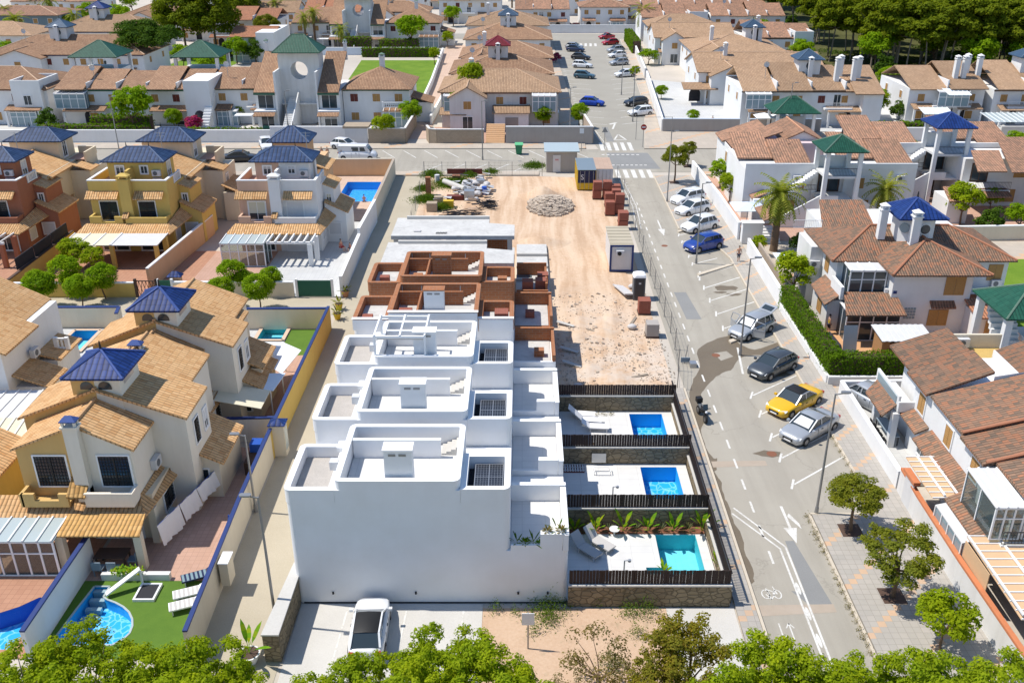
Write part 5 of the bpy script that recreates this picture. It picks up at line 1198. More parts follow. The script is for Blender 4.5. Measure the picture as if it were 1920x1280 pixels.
# ---------------------------------------------------------------- villas on the left
def villa_low(dy, label, deep=0., porch=True, front_tiles='tile_ochre'):
    """pair of semi-detached villas under sand-coloured stepped roofs with one blue tower"""
    r = thing('villa', label, 'house', -23.5, 46+dy, 0, 0, 'villas with sand tiled roofs'); y = lambda v: v+dy
    box('wall', M['cream'], r, -27.1,-20.4,y(42.9),y(51.2),0,2.92)
    w = MB(); w.box(-27.1,-23.72,y(42.65),y(46),2.92,6.05); w.poly([(-27.1,y(42.65),6.05),(-23.72,y(42.65),6.05),(-23.72,y(42.65),7.35)]); w.build('wall', M['ochre'], r)
    w = MB(); w.box(-23.72,-20.95,y(42.65),y(46),2.92,6.05); w.poly([(-23.72,y(42.65),6.05),(-20.95,y(42.65),6.05),(-23.72,y(42.65),7.35)]); w.build('wall', M['villa_cream'], r)
    gable(r, 'tile_sand', -27.1, -20.95, y(42.75), y(45.9), 6.12, 7.5, over=.22, xr=-23.7)
    w = MB(); w.box(-28.,-23.7,y(45.6),y(49.2),0,6.3); w.poly([(-28,y(45.59),6.3),(-23.7,y(45.59),6.3),(-23.7,y(45.59),8.)]); w.build('wall', M['ochre'], r)
    w = MB(); w.box(-23.7,-18.95,y(45.6),y(49.2),2.9,6.3); w.poly([(-23.7,y(45.59),6.3),(-18.95,y(45.59),6.3),(-23.7,y(45.59),8.)]); w.box(-20.3,-18.95,y(45.6),y(49.2),0,2.9); w.build('wall', M['villa_cream'], r)
    gable(r, 'tile_sand', -28., -18.95, y(45.5), y(48.9), 6.42, 8.15, over=.2, xr=-23.6)
    t = box('tower', M['villa_cream'], r, -24.85,-22.2,y(45.55),y(48.2),5.8,8.88); box('wall', M['ochre'], t, -24.87,-23.6,y(45.53),y(48.2),5.8,8.87)
    hipt(r, 'tile_blue', -25.2, -21.8, y(45.15), y(48.6), 8.9, .98)
    for a in (-24.4,-23.4): arch(t, 'F', y(45.53), a, 8.05, .75, .12)
    arch(t, 'R', -22.2, y(46.1), 8.1, 1.4, .1, 'steel')
    # windows
    win(r,'F',y(42.65),-26.2,3.7,1.65,1.85,'white_paint','grille'); win(r,'F',y(42.65),-22.75,3.7,1.6,1.85,'white_paint','grille')
    win(r,'R',-18.95,y(46.6),3.9,.7,1.5,'white_paint','grille'); win(r,'R',-18.95,y(48.2),3.9,.6,1.3)
    chimney(r,'villa_cream',-24.1,-23.35,y(42.2),y(42.64),2.9,7.5,'tile_blue')
    # balconies
    b = MB(); b.box(-26.9,-24.5,y(41.8),y(42.6),2.9,3.0); b.box(-26.9,-26.2,y(41.72),y(41.9),2.9,3.72); b.box(-24.9,-24.4,y(41.72),y(41.9),2.9,3.72); b.box(-26.2,-24.9,y(41.72),y(41.9),2.9,3.3); b.box(-26.98,-26.8,y(41.72),y(42.6),2.9,3.72); b.build('balcony', M['ochre'], r)
    b = MB(); b.box(-23.4,-20.95,y(41.8),y(42.6),2.9,3.0); b.box(-23.5,-20.9,y(41.72),y(41.9),2.9,3.75); b.box(-21.1,-20.9,y(41.9),y(42.64),2.9,3.75); b.box(-23.5,-23.35,y(41.9),y(42.6),2.9,3.75); b.build('balcony', M['villa_cream'], r)
    roofp(r, front_tiles, [(-24.4,y(41.6),3.65),(-23.4,y(41.6),3.6),(-23.4,y(42.63),4.25),(-24.4,y(42.63),4.3)], .1)
    # porch tiles and the lean-to along the right side
    if porch:
        roofp(r, 'tile_sand', [(-29.5,y(41.45),2.42),(-20.35,y(41.45),2.42),(-20.95,y(42.7),3.02),(-29.5,y(42.7),3.02)], .12)
        roofp(r, 'tile_ochre', [(-24.5,y(39.95),2.32),(-20.1,y(39.95),2.32),(-20.35,y(41.6),2.56),(-24.5,y(41.6),2.56)], .08, 'porch_roof')
        for x, yy in ((-20.35,40.3),(-20.4,42.6),(-24.5,40.3)): box('column', M['cream_wall'], r, x-.2,x+.2,y(yy-.2),y(yy+.2),0,2.3)
        sunroom(r, -29., -24.55, y(39.6), y(41.5), 0, 2.3, 'glass_pale', .12, 6, 'glass_blue', sides='F')
    roofp(r, 'tile_sand', [(-20.95,y(42.72),3.05),(-20.35,y(41.45),2.44),(-19.85,y(46.9),2.46),(-20.85,y(46.9),3.15)], .1)
    box('wall', M['cream'], r, -20.6,-20.3,y(42.9),y(46.9),0,2.5); win(r,'R',-20.3,y(44),1.0,1.4,1.1,'white_paint','grille')
    # right wing with its own sloping roof
    w = MB(); w.box(-20.35,-17.95,y(46.9),y(51.),0,2.5); w.poly([(-20.35,y(46.9),2.5),(-17.95,y(46.9),2.5),(-20.35,y(46.9),3.7)]); w.poly([(-17.95,y(51.),2.5),(-20.35,y(51.),2.5),(-20.35,y(51.),3.7)]); w.build('wall', M['cream_wall'], r)
    roofp(r, 'tile_sand', [(-20.4,y(46.7),3.85),(-17.6,y(46.7),2.5),(-17.6,y(51.1),2.5),(-20.4,y(51.1),3.85)], .14)
    win(r,'F',y(46.9),-19.7,.7,1.05,1.25,'white_paint','grille')
    ac_unit(r,-20.95,y(45),3.4,'R'); ac_unit(r,-20.3,y(44.3),.2,'R')
    win(r,'F',y(42.9),-23.9,.1,2.6,2.1,'white_paint','glass')
    # rear pair of gables facing the lane
    w = MB(); w.box(-28,-20.2,y(49.2),y(53.6),0,6.); w.build('wall', M['villa_cream'], r)
    gable(r, 'tile_sand', -27.6, -20.2, y(49.5), y(53.5+deep), 6.3, 7.75, over=.2, xr=-23.75, wall='villa_cream')
    win(r,'R',-20.2,y(50.4),3.9,.8,1.3)
    return r
villa_low(0, 'near left villa, ochre and white halves, blue tower, washing hung beside it')
b2 = villa_low(9.3, 'second left villa behind the near one, also with a blue tower', porch=False)
y = 9.3
r = b2
w = MB(); w.box(-27.5,-19.7,58.5,61.2,0,5.9); w.build('wall', M['cream'], r)
gable(r,'tile_sand',-27.5,-19.8,58.7,61.2,5.95,7.4,over=.2,xr=-23.4,wall='cream')
roofp(r,'tile_sand',[(-19.7,57.6,4.),(-17.9,57.6,3.2),(-17.9,61.2,3.2),(-19.7,61.2,4.)],.12); box('wall', M['cream'], r, -19.7,-18.1,57.8,61,0,3.1)
win(r,'R',-19.7,59.5,4.2,.7,1.1)
# neighbour at the left edge
r = thing('villa', 'sand roofed villa cut by the left edge, behind the small raised pool', 'house', -38, 59, 0, 0, 'villas with sand tiled roofs')
box('wall', M['white'], r, -44,-34.6,55.6,64,0,5.6); gable(r,'tile_sand',-44,-34.4,55.6,59.6,5.6,7.6,over=.35,wall='white'); gable(r,'tile_sand',-44,-35.4,60.2,64,5.8,8.,over=.3,wall='white')
roofp(r,'tile_sand',[(-34.6,56.2,3.4),(-32.2,56.2,2.5),(-32.2,59,2.5),(-34.6,59,3.4)],.12); box('wall', M['old_white'], r, -34.6,-32.5,56.4,58.8,0,2.4)
roofp(r,'tile_sand',[(-34.8,59.6,3.4),(-32.9,59.6,2.9),(-32.9,63.2,2.9),(-34.8,63.2,3.4)],.12); box('wall', M['old_white'], r, -34.6,-33.2,59.7,63,0,2.8)
ac_unit(r,-34.4,59.0,3.5,'R'); awning(r,-37,-32.2,49.6,55.4,2.5,2.7,'panel_white',6); 
for x, yy in ((-36.6,49.8),(-32.5,49.8)): box('column', M['white'], r, x-.15,x+.15,yy-.15,yy+.15,0,2.45)
balus(r,(-33.8,61.2),(-33.,61.2),3.0)
r = thing('villa', 'low sand roofed villa wing at the left edge beside the yellow garden wall', 'house', -33, 47, 0, 0, 'villas with sand tiled roofs')
box('wall', M['yellow'], r, -36,-29.5,43.5,47.6,0,3.6); gable(r,'tile_sand',-36,-29.5,43.5,47.4,3.6,5.4,over=.3,wall='yellow'); roofp(r,'tile_sand',[(-35,41.3,2.5),(-29.6,41.3,2.5),(-29.6,43.5,3.3),(-35,43.5,3.3)],.12)
awning(r,-35,-29.9,47.8,51,2.5,3.1,'cream_canvas',8)

# villa gardens
sheet('tiled_patio', 'patio_pink', [(-23.1,39.2),(-15.8,39.2),(-16.1,52.5),(-20.4,52.5),(-23.1,43)], .006)
struct('lawn', holed([(-23.1,33.6),(-15.7,33.6),(-15.8,39.19),(-23.1,39.19)], [POOLS['l']], .008), M['turf'])
struct('tiled_patio', holed([(-31,33.6),(-23.3,33.6),(-23.3,43),(-31,43)], [POOLS['n']], .008), M['patio_red'])
def pool(label, key, z, floor, wallm, depth=1.2, edge=None):
    P = POOLS[key]; cx = sum(p[0] for p in P)/len(P); cy = sum(p[1] for p in P)/len(P)
    r = thing('swimming_pool', label, 'pool', cx, cy, z-depth); fl, wl_ = MB(), MB(); basin(fl, wl_, P, z, depth)
    fl.build('basin_floor', M[floor], r); wl_.build('basin_wall', M[wallm], r); MB().poly([(p[0],p[1],z-.12) for p in P]).build('water', M['water_blue'], r)
    if edge:
        c = MB(); n = len(P)
        for i in range(n): c.bar((*P[i],z+.014),(*P[(i+1)%n],z+.014),.1 if key == 'l' else .3,.03)
        c.build('pool_edge', M[edge], r)
    return r
p = pool('rounded blue swimming pool with steps in the artificial lawn', 'l', .0, 'pool_blue', 'pool_wall_blue', .7, 'glass_pale')
for k in range(4): box('step', M['glass_pale'], p, -22.4,-21.6,38.45-.55*k,38.7-.55*k,-.65,-.14-.12*k)
pool('dark blue swimming pool cut by the left edge next to the lawn', 'n', .0, 'pool_blue', 'blue_tarp', 1.0)
pool('small turquoise pool behind the left villa with white posts beside it', 'm', .1, 'pool_turq', 'pool_wall_blue', .9, 'pool_edge'); pool('small pale green pool behind the second villa near the shade sail', 'k', .1, 'pool_turq', 'pool_wall_turq', .9, 'pool_edge')
pool('rectangular blue pool with bathers behind the white villa', 'v', .05, 'pool_far', 'pool_wall_blue', 1.0)
wall_line('garden_wall', 'long cream garden wall with a blue coping along the side lane', [(-15.55,33.2),(-15.95,44),(-16.05,51)], 2.0, .2, 'cream_wall', 'blue_paint')
wall_line('garden_wall', 'yellow garden wall with a blue coping along the upper side lane', [(-16.05,51),(-16.05,71.2)], 2.0, .2, 'yellow', 'blue_paint')
wall_line('garden_wall', 'white garden wall with a blue coping between the lawn and the left pool', [(-23.2,33.4),(-23.2,40.6)], 1.8, .22, 'white', 'blue_paint')
wall_line('garden_wall', 'white garden wall along the tree lined lane, left part', [(-48,71.4),(-33.6,71.6),(-33.3,70.2)], 1.8, .25, 'cream_wall', 'blue_paint')
wall_line('garden_wall', 'white garden wall along the tree lined lane, right part', [(-24.5,71.2),(-16.1,71.3)], 1.8, .25, 'cream_wall', 'blue_paint')
wall_line('garden_wall', 'short cream wall between the villa yards with boxes on top', [(-20.3,53.2),(-16.2,53.4)], 1.7, .22, 'old_white', 'blue_paint')
sheet('tiled_patio', 'patio_pink', [(-20.3,53.6),(-16.2,53.6),(-16.2,68),(-20.3,68)], .004); sheet('lawn', 'turf', [(-19.3,66.2),(-16.3,66.2),(-16.3,72),(-19.3,72)], .008)
struct('pool_deck', holed([(-42,64.6),(-33.6,64.6),(-33.6,71.2),(-42,71.2)],[POOLS['m']],.005), M['patio_pale']); struct('pool_deck', holed([(-24.2,66.6),(-19.35,66.6),(-19.35,72.),(-24.2,72.)],[POOLS['k']],.005), M['patio_pale'])
wl0 = thing('wall_post_box','cream meter box with a blue tiled lid on the side lane wall','box',-15.8,52,0)
MB().box(-16.1,-15.2,51.4,52.2,0,2.3).build('body', M['cream_wall'], wl0); MB().hip(-16.2,-15.1,51.3,52.3,2.32,.25,.06).build('lid', M['tile_blue'], wl0); box('door', M['glass_pale'], wl0, -15.2,-15.18,51.5,52.1,.4,2.0)
b = tag(MB().box(-15.5,-15.05,38.2,39.1,.5,1.9).build('meter_box', M['cream_wall']), 'plain cream meter box fixed on the near lane wall', 'box'); MB().box(-15.52,-15.0,38.15,39.15,1.9,1.96).build('lid', M['white_paint'], b)
for nm, l, pts, mat in (('shade_sail','large cream shade sail stretched beside the second villa',[(-20.2,62.6,2.9),(-18.,63.4,2.5),(-16.4,62.4,2.3),(-16.9,58.4,2.4),(-19.4,60.6,2.6)],'white_cloth'),('shade_sail','beige awning cloth over the yard of the second villa',[(-20.3,56.2,2.9),(-17.1,55.9,2.4),(-17.1,53.4,2.4),(-20.2,53.6,2.9)],'cream_canvas')):
    o = tag(MB().slab(pts, .04).build(nm, M[mat]), l, 'shade sail')
    for p_ in pts[1:4:2]: MB().cyl((p_[0],p_[1],0),(p_[0],p_[1],p_[2]),.05,n=6).build('pole', M['white_paint'], o)
awn = tag(MB().slab([(-18.5,55.9,2.5),(-16.9,55.9,2.4),(-16.6,58.3,2.5),(-18.9,58.,2.6)],.05).build('shade_sail', M['pale_cloth']), 'white translucent awning between the two cream shade cloths', 'shade sail')
# washing line, furniture and toys by the near villa
r = thing('washing_line', 'long line of white sheets drying beside the near villa', 'washing', -19.2, 44, 0)
MB().bar((-19.85,41.6,1.75),(-18.3,46.9,1.85),.02).build('line', M['blue_tarp'], r)
for k,(f0,f1) in enumerate(((0,.36),(.37,.66),(.67,1.))):
    b = MB(); b.smooth = True; n = 12; Rw = []
    for zz in (0,.35,.7,1.): Rw.append([(-19.85+1.55*(f0+(f1-f0)*i/n)+.07*sin(i*2.1+k)*zz+.18*zz, 41.6+5.3*(f0+(f1-f0)*i/n), 1.78-zz*(1.35-.35*k*.5)-.05*sin(i*.9)) for i in range(n+1)])
    b.loft(Rw, False, False); b.build('sheet', M['white_cloth'], r)
r = thing('garden_table', 'dark garden table under the tiled porch', 'table', -22, 40.6, 0); box('table_top', M['wood_dark'], r, -22.9,-21.2,40.1,41.,.72,.78)
for x, yy in ((-22.8,40.2),(-21.3,40.2),(-22.8,40.9),(-21.3,40.9)): box('leg', M['wood_dark'], r, x-.04,x+.04,yy-.04,yy+.04,0,.72)
for k,(x, yy) in enumerate(((-22.5,39.75),(-21.7,39.75),(-23.3,40.5),(-20.95,40.5))):
    c = thing('garden_chair', ['slate garden chair at the porch table, front left','slate garden chair at the porch table, front right','slate garden chair at the left end of the porch table','slate garden chair at the right end of the porch table'][k], 'chair', x, yy, 0)
    box('seat', M['slate_board'], c, x-.25,x+.25,yy-.25,yy+.25,.4,.46); dx, dy_ = ((0,-.25),(0,-.25),(-.25,0),(.25,0))[k]; box('backrest', M['slate_board'], c, x+dx-(.25 if not dx else .03),x+dx+(.25 if not dx else .03),yy+dy_-(.25 if dx else .03),yy+dy_+(.25 if dx else .03),.46,.95)
    for a, b_ in ((-.2,-.2),(.2,-.2),(-.2,.2),(.2,.2)): box('leg', M['slate_board'], c, x+a-.025,x+a+.025,yy+b_-.025,yy+b_+.025,0,.4)
def flatbed(label, x, y, rz, mat): 
    r = lounger('sun_lounger', label, x, y, rz, M[mat], .3, .01); 
    b = MB()
    for k in range(6): b.box(-.9+.22*k,-.78+.22*k,-.3,.3,.362,.372)
    b.build('towel_stripe', M['glass_blue' if mat != 'white_cloth' else 'grey_cloth'], r, True); return r
flatbed('sun lounger with a navy striped towel by the lane wall', -17.0, 39.3, R(25), 'navy'); flatbed('patterned sun lounger on the lawn, farther of the pair', -17.0, 38.0, R(22), 'white_cloth'); flatbed('patterned sun lounger on the lawn, nearer of the pair', -16.9, 37.1, R(22), 'white_cloth')
o = tag(MB().box(-19.9,-18.9,37.6,38.8,.01,.1).build('sandbox', M['mesh_dark']), 'dark square sand box framed in white on the lawn', 'box'); q = MB()
for a in ((-19.95,-19.85,37.55,38.85),(-18.95,-18.85,37.55,38.85),(-19.85,-18.95,37.55,37.65),(-19.85,-18.95,38.75,38.85)): q.box(*a,.01,.16)
q.build('frame', M['white_paint'], o)
o = tag(MB().slab([(-21.5,38.05,.25),(-21.35,37.75,.25),(-19.9,38.85,1.0),(-20.05,39.15,1.0)],.08).build('slide', M['white_paint']), 'white plastic slide sloping towards the rounded pool', 'slide')
for x, yy in ((-19.9,38.9),(-20.05,39.1)): MB().cyl((x,yy,0),(x,yy,.95),.04).build('leg', M['white_paint'], o)
r = thing('planter', 'long low planter with yellow flowers at the patio edge', 'planter', -21.2, 39.3, 0); box('trough', M['old_white'], r, -22.2,-18.6,39.2,39.5,0,.4)
b = MB()
for k in range(260): x, yy, zz = rnd.uniform(-21.6,-20), rnd.uniform(39.1,39.6), rnd.uniform(.35,.75); s_ = .06; b.poly([(x-s_,yy,zz),(x+s_,yy-s_,zz),(x,yy+s_,zz+s_)])
b.build('flowers', M['leaf_banana'], r)
o = tag(MB().loft([[(-16.3,42.2,.0),(-16.0,42.2,.0),(-15.95,42.9,.0),(-16.35,42.8,0)],[(-16.3,42.3,1.1),(-16.05,42.35,1.15),(-16.05,42.6,1.1),(-16.3,42.6,1.05)],[(-16.2,42.4,1.9),(-16.15,42.4,1.9),(-16.15,42.45,1.9),(-16.2,42.45,1.9)]]).build('folded_parasol', M['blue_tarp']), 'folded bright blue parasol leaning on the lane wall', 'parasol')
o = tag(MB().box(-17.3,-16.3,49.2,51.6,0,.9).build('storage_bench', M['wood_dark']), 'dark timber storage bench behind the washing line', 'bench'); b = tag(MB().box(-17.2,-16.5,50.4,51.2,.92,1.5).build('plastic_crate', M['blue_tarp']), 'blue plastic crate on the dark timber bench', 'crate')
o = thing('drying_rack', 'white folding drying rack against the lane wall', 'rack', -16.4, 45.6, 0)
q = MB()
for k in range(7): q.bar((-16.6,44.6+.3*k,.9),(-16.2,44.6+.3*k,.9),.03)
q.bar((-16.6,44.5,.9),(-16.6,46.5,.9),.04); q.bar((-16.2,44.5,.9),(-16.2,46.5,.9),.04); q.build('rack_top', M['white_paint'], o)
for yy in (44.6,46.4): MB().bar((-16.6,yy,0),(-16.2,yy,.9),.04).build('leg', M['white_paint'], o)

# ---------------------------------------------------------------- three taller villa pairs with navy hipped towers
def villa_tall(ox, label, left, right, front='pergola', group='villas with navy hipped towers'):
    """front half of a villa pair; built where the white one stands, then moved by ox"""
    r = thing('villa', label, 'house', -24.6+ox, 94, 0, 0, group); X = lambda v: v+ox
    box('wall', M[left], r, X(-28.6),X(-24.6),90.4,101,0,3.); box('wall', M[right], r, X(-24.6),X(-20.4),90.4,101,0,3.)
    box('wall', M[left], r, X(-28.5),X(-24.6),91,96,3.,6.3); box('wall', M[right], r, X(-24.6),X(-20.6),91,96,3.,6.3)
    box('terrace_floor', M['patio_pink'], r, X(-28.3),X(-20.8),91.2,96,6.3,6.36)
    for a, b_, m in ((-28.5,-24.6,left),(-24.6,-20.6,right)):
        p = box('parapet', M[m], r, X(a),X(b_),91.0,91.22,6.3,7.15); box('coping', M['white_paint'], p, X(a)-.03,X(b_)+.03,90.97,91.25,7.15,7.25)
    p = box('parapet', M[right], r, X(-20.82),X(-20.6),91.22,93,6.3,7.15); box('coping', M['white_paint'], p, X(-20.85),X(-20.57),91.25,93,7.15,7.25); balus(r,(X(-20.7),93.2),(X(-20.7),95),6.35,.85)
    p = box('parapet', M[left], r, X(-28.5),X(-28.28),91.22,96,6.3,7.15); box('coping', M['white_paint'], p, X(-28.53),X(-28.25),91.25,96,7.15,7.25)
    # tower
    t = box('tower', M[left], r, X(-27.),X(-24.6),92.9,96.2,6.36,8.7); box('wall', M[right], t, X(-24.6),X(-21.5),92.9,96.2,6.36,8.7)
    MB().box(X(-24.7),X(-24.45),91.25,92.9,6.36,8.1).build('divider', M[right], r)
    hipt(r, 'tile_navy', X(-27.45), X(-21.05), 92.4, 96.5, 8.75, 1.05)
    win(t,'F',92.9,X(-26.2),7.3,.8,.9); win(t,'F',92.9,X(-23.7),7.4,.7,.8); win(t,'R',X(-21.5),94.2,6.4,.9,1.9)
    ac_unit(t,X(-22.1),92.9,6.4,'F'); ac_unit(t,X(-22.1),92.9,7.2,'F')
    # tiles above the windows
    q = MB().cyl((X(-22.2),95.6,9.2),(X(-22.2),95.6,11.),.035,n=5); q.bar((X(-22.7),95.6,10.9),(X(-21.7),95.6,10.9),.03); q.bar((X(-22.6),95.6,10.6),(X(-21.8),95.6,10.6),.03); q.build('antenna', M['steel'], r)
    roofp(r,'tile_sand',[(X(-28.7),90.15,5.55),(X(-25.5),90.15,5.55),(X(-25.5),91.0,6.15),(X(-28.7),91.0,6.15)],.1); roofp(r,'tile_sand',[(X(-23.9),90.15,5.55),(X(-21.),90.15,5.55),(X(-21.),91.0,6.15),(X(-23.9),91.0,6.15)],.1)
    chimney(r,right,X(-25.2),X(-24.1),90.3,90.98,3,7.4,right)
    win(r,'F',91,X(-27.6),3.15,1.7,1.9,'white_paint','grille' if left != 'pink' else 'glass'); win(r,'F',91,X(-23.7),3.15,1.6,1.9,'white_paint','grille' if right != 'white' else 'blind')
    b = MB(); b.box(X(-28.4),X(-27.2),89.75,89.95,3.,3.85); b.box(X(-25.9),X(-25.1),89.75,89.95,3.,3.85); b.box(X(-27.2),X(-25.9),89.75,89.95,3.,3.3); b.box(X(-28.4),X(-28.2),89.95,91,3,3.85); b.box(X(-28.4),X(-25.1),89.95,91,2.95,3.02); b.build('balcony', M[left], r)
    b = MB(); b.box(X(-24.8),X(-20.7),89.75,89.95,3.,3.75); b.box(X(-20.9),X(-20.7),89.95,91,3,3.75); b.box(X(-24.8),X(-20.7),89.95,91,2.95,3.02); b.build('balcony', M[right], r)
    roofp(r,'tile_sand',[(X(-25.1),89.6,3.75),(X(-24.5),89.6,3.75),(X(-24.5),91,4.6),(X(-25.1),91,4.6)],.1)
    roofp(r,'tile_sand',[(X(-29.4),88.2,2.55),(X(-20.),88.2,2.55),(X(-20.6),89.75,3.15),(X(-28.8),89.75,3.15)],.12)
    roofp(r,'tile_sand',[(X(-20.6),89.75,3.2),(X(-20.),88.2,2.58),(X(-19.3),93.2,2.9),(X(-20.4),93.2,3.8)],.1)
    win(r,'F',90.4,X(-27.8),.1,2.6,2.1); win(r,'F',90.4,X(-23.9),.1,2.4,2.1,'white_paint','blind' if right == 'white' else 'glass')
    win(r,'R',X(-20.4),90.9,1.,1.2,1.1,'white_paint','blind')
    for x in (-20.4,): box('column', M[right], r, X(x)-.22,X(x)+.22,87.6,88.,0,2.5)
    # side wing and upper bay
    w = MB(); w.box(X(-20.4),X(-18.3),93.2,97.6,0,3.3); w.poly([(X(-20.4),93.2,3.3),(X(-18.3),93.2,3.3),(X(-20.4),93.2,4.3)]); w.build('wall', M[right], r)
    roofp(r,'tile_sand',[(X(-20.4),93.0,4.45),(X(-18.),93.0,3.3),(X(-18.),97.7,3.3),(X(-20.4),97.7,4.45)],.12); win(r,'F',93.2,X(-20.1),.9,1.2,1.2,'white_paint','blind')
    w = MB(); w.box(X(-20.6),X(-19.5),94,97.6,3.3,5.6); w.poly([(X(-20.6),94,5.6),(X(-19.5),94,5.6),(X(-20.6),94,6.0)]); w.build('wall', M[right], r); win(r,'F',94,X(-20.3),3.9,.5,1.1); roofp(r,'tile_sand',[(X(-20.6),93.9,6.1),(X(-19.3),93.9,5.6),(X(-19.3),97.7,5.6),(X(-20.6),97.7,6.1)],.1)
    if front == 'awning':
        awning(r,X(-29.4),X(-24.8),85.2,88.3,2.45,2.6,'cream_canvas',3); awning(r,X(-24.7),X(-20.2),85.2,88.3,2.45,2.6,'panel_white',1)
        for x in (-29.2,-24.8,-20.5): box('column', M[right], r, X(x)-.18,X(x)+.18,85.4,85.76,0,2.4)
    elif front == 'pergola':
        sunroom(r,X(-29.3),X(-25.1),85.9,88.3,0,2.4,'glass_pale',.15,5,'glass_blue')
        b = MB()
        for k in range(7): x = -24.7+.7*k; b.bar((X(x),85.9,2.5),(X(x),88.4,2.5),.14,.2)
        b.bar((X(-24.9),86.2,2.35),(X(-20.2),86.2,2.35),.2,.22); b.build('pergola_beam', M['white'], r); box('column', M['white'], r, X(-20.9),X(-20.5),86.,86.4,0,2.25)
    else:
        for x in (-24.8,-20.5): box('column', M[right], r, X(x)-.2,X(x)+.2,85.4,85.8,0,2.4)
        b = MB(); b.bar((X(-24.9),85.6,2.5),(X(-20.2),85.6,2.5),.2,.22)
        for k in range(6): b.bar((X(-24.6+.8*k),85.4,2.62),(X(-24.6+.8*k),88.4,2.62),.1,.12)
        b.build('pergola_beam', M['white'], r)
    return r
def villa_rear(ox, label, m, m2):
    """back half of the same pair, its tower turned away"""
    r = thing('villa', label, 'house', -24.6+ox, 103, 0, 0, 'villas with navy hipped towers'); X = lambda v: v+ox
    box('wall', M[m], r, X(-28.6),X(-20.6),101,110,0,3.); box('wall', M[m], r, X(-28.6),X(-20.6),96,108.4,3,6.3)
    t = box('tower', M[m], r, X(-27.2),X(-21.9),102.3,106,6.3,8.5); hipt(r,'tile_navy',X(-27.7),X(-21.3),101.9,106.3,8.55,1.1); win(t,'R',X(-21.9),103.2,6.5,.9,1.7)
    gable(r,'tile_sand',X(-28.6),X(-20.4),96.3,101.9,6.2,7.6,over=.25,wall=m2)
    p = box('parapet', M[m], r, X(-21.4),X(-19.4),105.8,106,6.3,7.1); box('parapet', M[m], r, X(-19.6),X(-19.4),103,105.8,5.4,7.1); box('terrace_floor', M['patio_pink'], r, X(-21.4),X(-19.6),103,105.8,6.22,6.33); box('wall', M[m2], r, X(-20.6),X(-18.4),101.2,106,0,5.5)
    roofp(r,'tile_sand',[(X(-20.2),101.,6.2),(X(-18.2),101.,5.6),(X(-18.2),103.4,5.6),(X(-20.2),103.4,6.2)],.12); win(r,'R',X(-18.4),102.2,3.7,.8,1.1)
    w = MB(); w.box(X(-18.4),X(-16.8),100.5,105,0,3.2); w.build('wall', M[m2], r); roofp(r,'tile_sand',[(X(-18.5),100.4,4.1),(X(-16.5),100.4,3.2),(X(-16.5),105.2,3.2),(X(-18.5),105.2,4.1)],.12)
    return r
villa_tall(0, 'white and peach villa with a navy tower nearest the construction site', 'pink', 'white', 'pergola')
villa_tall(-14.92, 'yellow villa with a navy hipped tower and a white porch awning', 'yellow', 'yellow', 'awning')
villa_tall(-29.84, 'terracotta villa with a navy hipped tower at the left edge', 'terracotta', 'terracotta', 'none')
villa_rear(-29.3, 'cream villa with a navy tower at the far left of the cross street', 'cream', 'cream_wall'); villa_rear(-14.7, 'cream villa with a navy tower behind the yellow one', 'cream', 'cream_wall')
r = thing('villa', 'peach villa with a small navy tower behind the white one', 'house', -25, 104, 0, 0, 'villas with navy hipped towers')
box('wall', M['peach'], r, -28.2,-22.6,100.5,108,0,6.); box('tower', M['peach'], r, -27.3,-23.6,101.6,105,6,8.6); hipt(r,'tile_navy',-27.9,-23.2,101.2,105.4,8.65,1.3); roofp(r,'tile_sand',[(-23.6,100.5,6.6),(-21.2,100.5,5.8),(-21.2,105,5.8),(-23.6,105,6.6)],.12); box('wall', M['peach'], r, -23.,-21.6,100.6,104.8,0,5.8)
# yards in front of and beside them
sheet('tiled_patio', 'patio_red', [(-62,78.3),(-31.2,78.3),(-31.2,90.4),(-62,90.4)], .004); sheet('tiled_patio', 'patio_pink', [(-31.2,78.3),(-24.9,78.3),(-24.9,90.4),(-31.2,90.4)], .005); sheet('tiled_patio', 'patio_pale', [(-24.9,78.3),(-16.2,78.3),(-16.2,100),(-24.9,100)], .006)
struct('pool_deck', holed([(-26,100.1),(-16.4,100.1),(-16.6,119),(-26,119)],[POOLS['v']],.05), M['path_pink'])
box_ = wall_line('garden_wall', 'tall white boundary wall stepping down the side lane', [(-16.3,78.2),(-16.5,90)], 1.9, .28, 'white', 'cap_white'); wall_line('garden_wall', 'white boundary wall beside the white villa, upper step', [(-16.5,90),(-16.3,100)], 2.5, .28, 'white', 'cap_white')
wall_line('garden_wall', 'cream boundary wall round the blue pool, lane side', [(-16.4,100),(-16.6,119.2)], 2.2, .28, 'cream_wall', 'tan_wall'); wall_line('garden_wall', 'peach wall behind the blue pool along the cross street', [(-26.5,119),(-16.7,119.2)], 2.2, .25, 'peach', 'cream_wall')
wall_line('garden_wall', 'orange wall between the yellow and the white villa', [(-34.3,80.),(-33.2,96.)], 2., .25, 'peach', 'white_paint')
wall_line('garden_wall', 'yellow garden wall facing the round trees', [(-45.8,78.2),(-34.9,78.3)], 1.3, .25, 'yellow', 'white_paint'); wall_line('garden_wall', 'yellow side wall by the terracotta villa', [(-46.2,78.2),(-46.4,92)], 1.6, .25, 'yellow', 'wood_dark'); wall_line('garden_wall', 'cream front wall right of the green gates', [(-31.4,78.2),(-20.6,78.2)], 1.4, .25, 'cream_wall', 'white_paint')
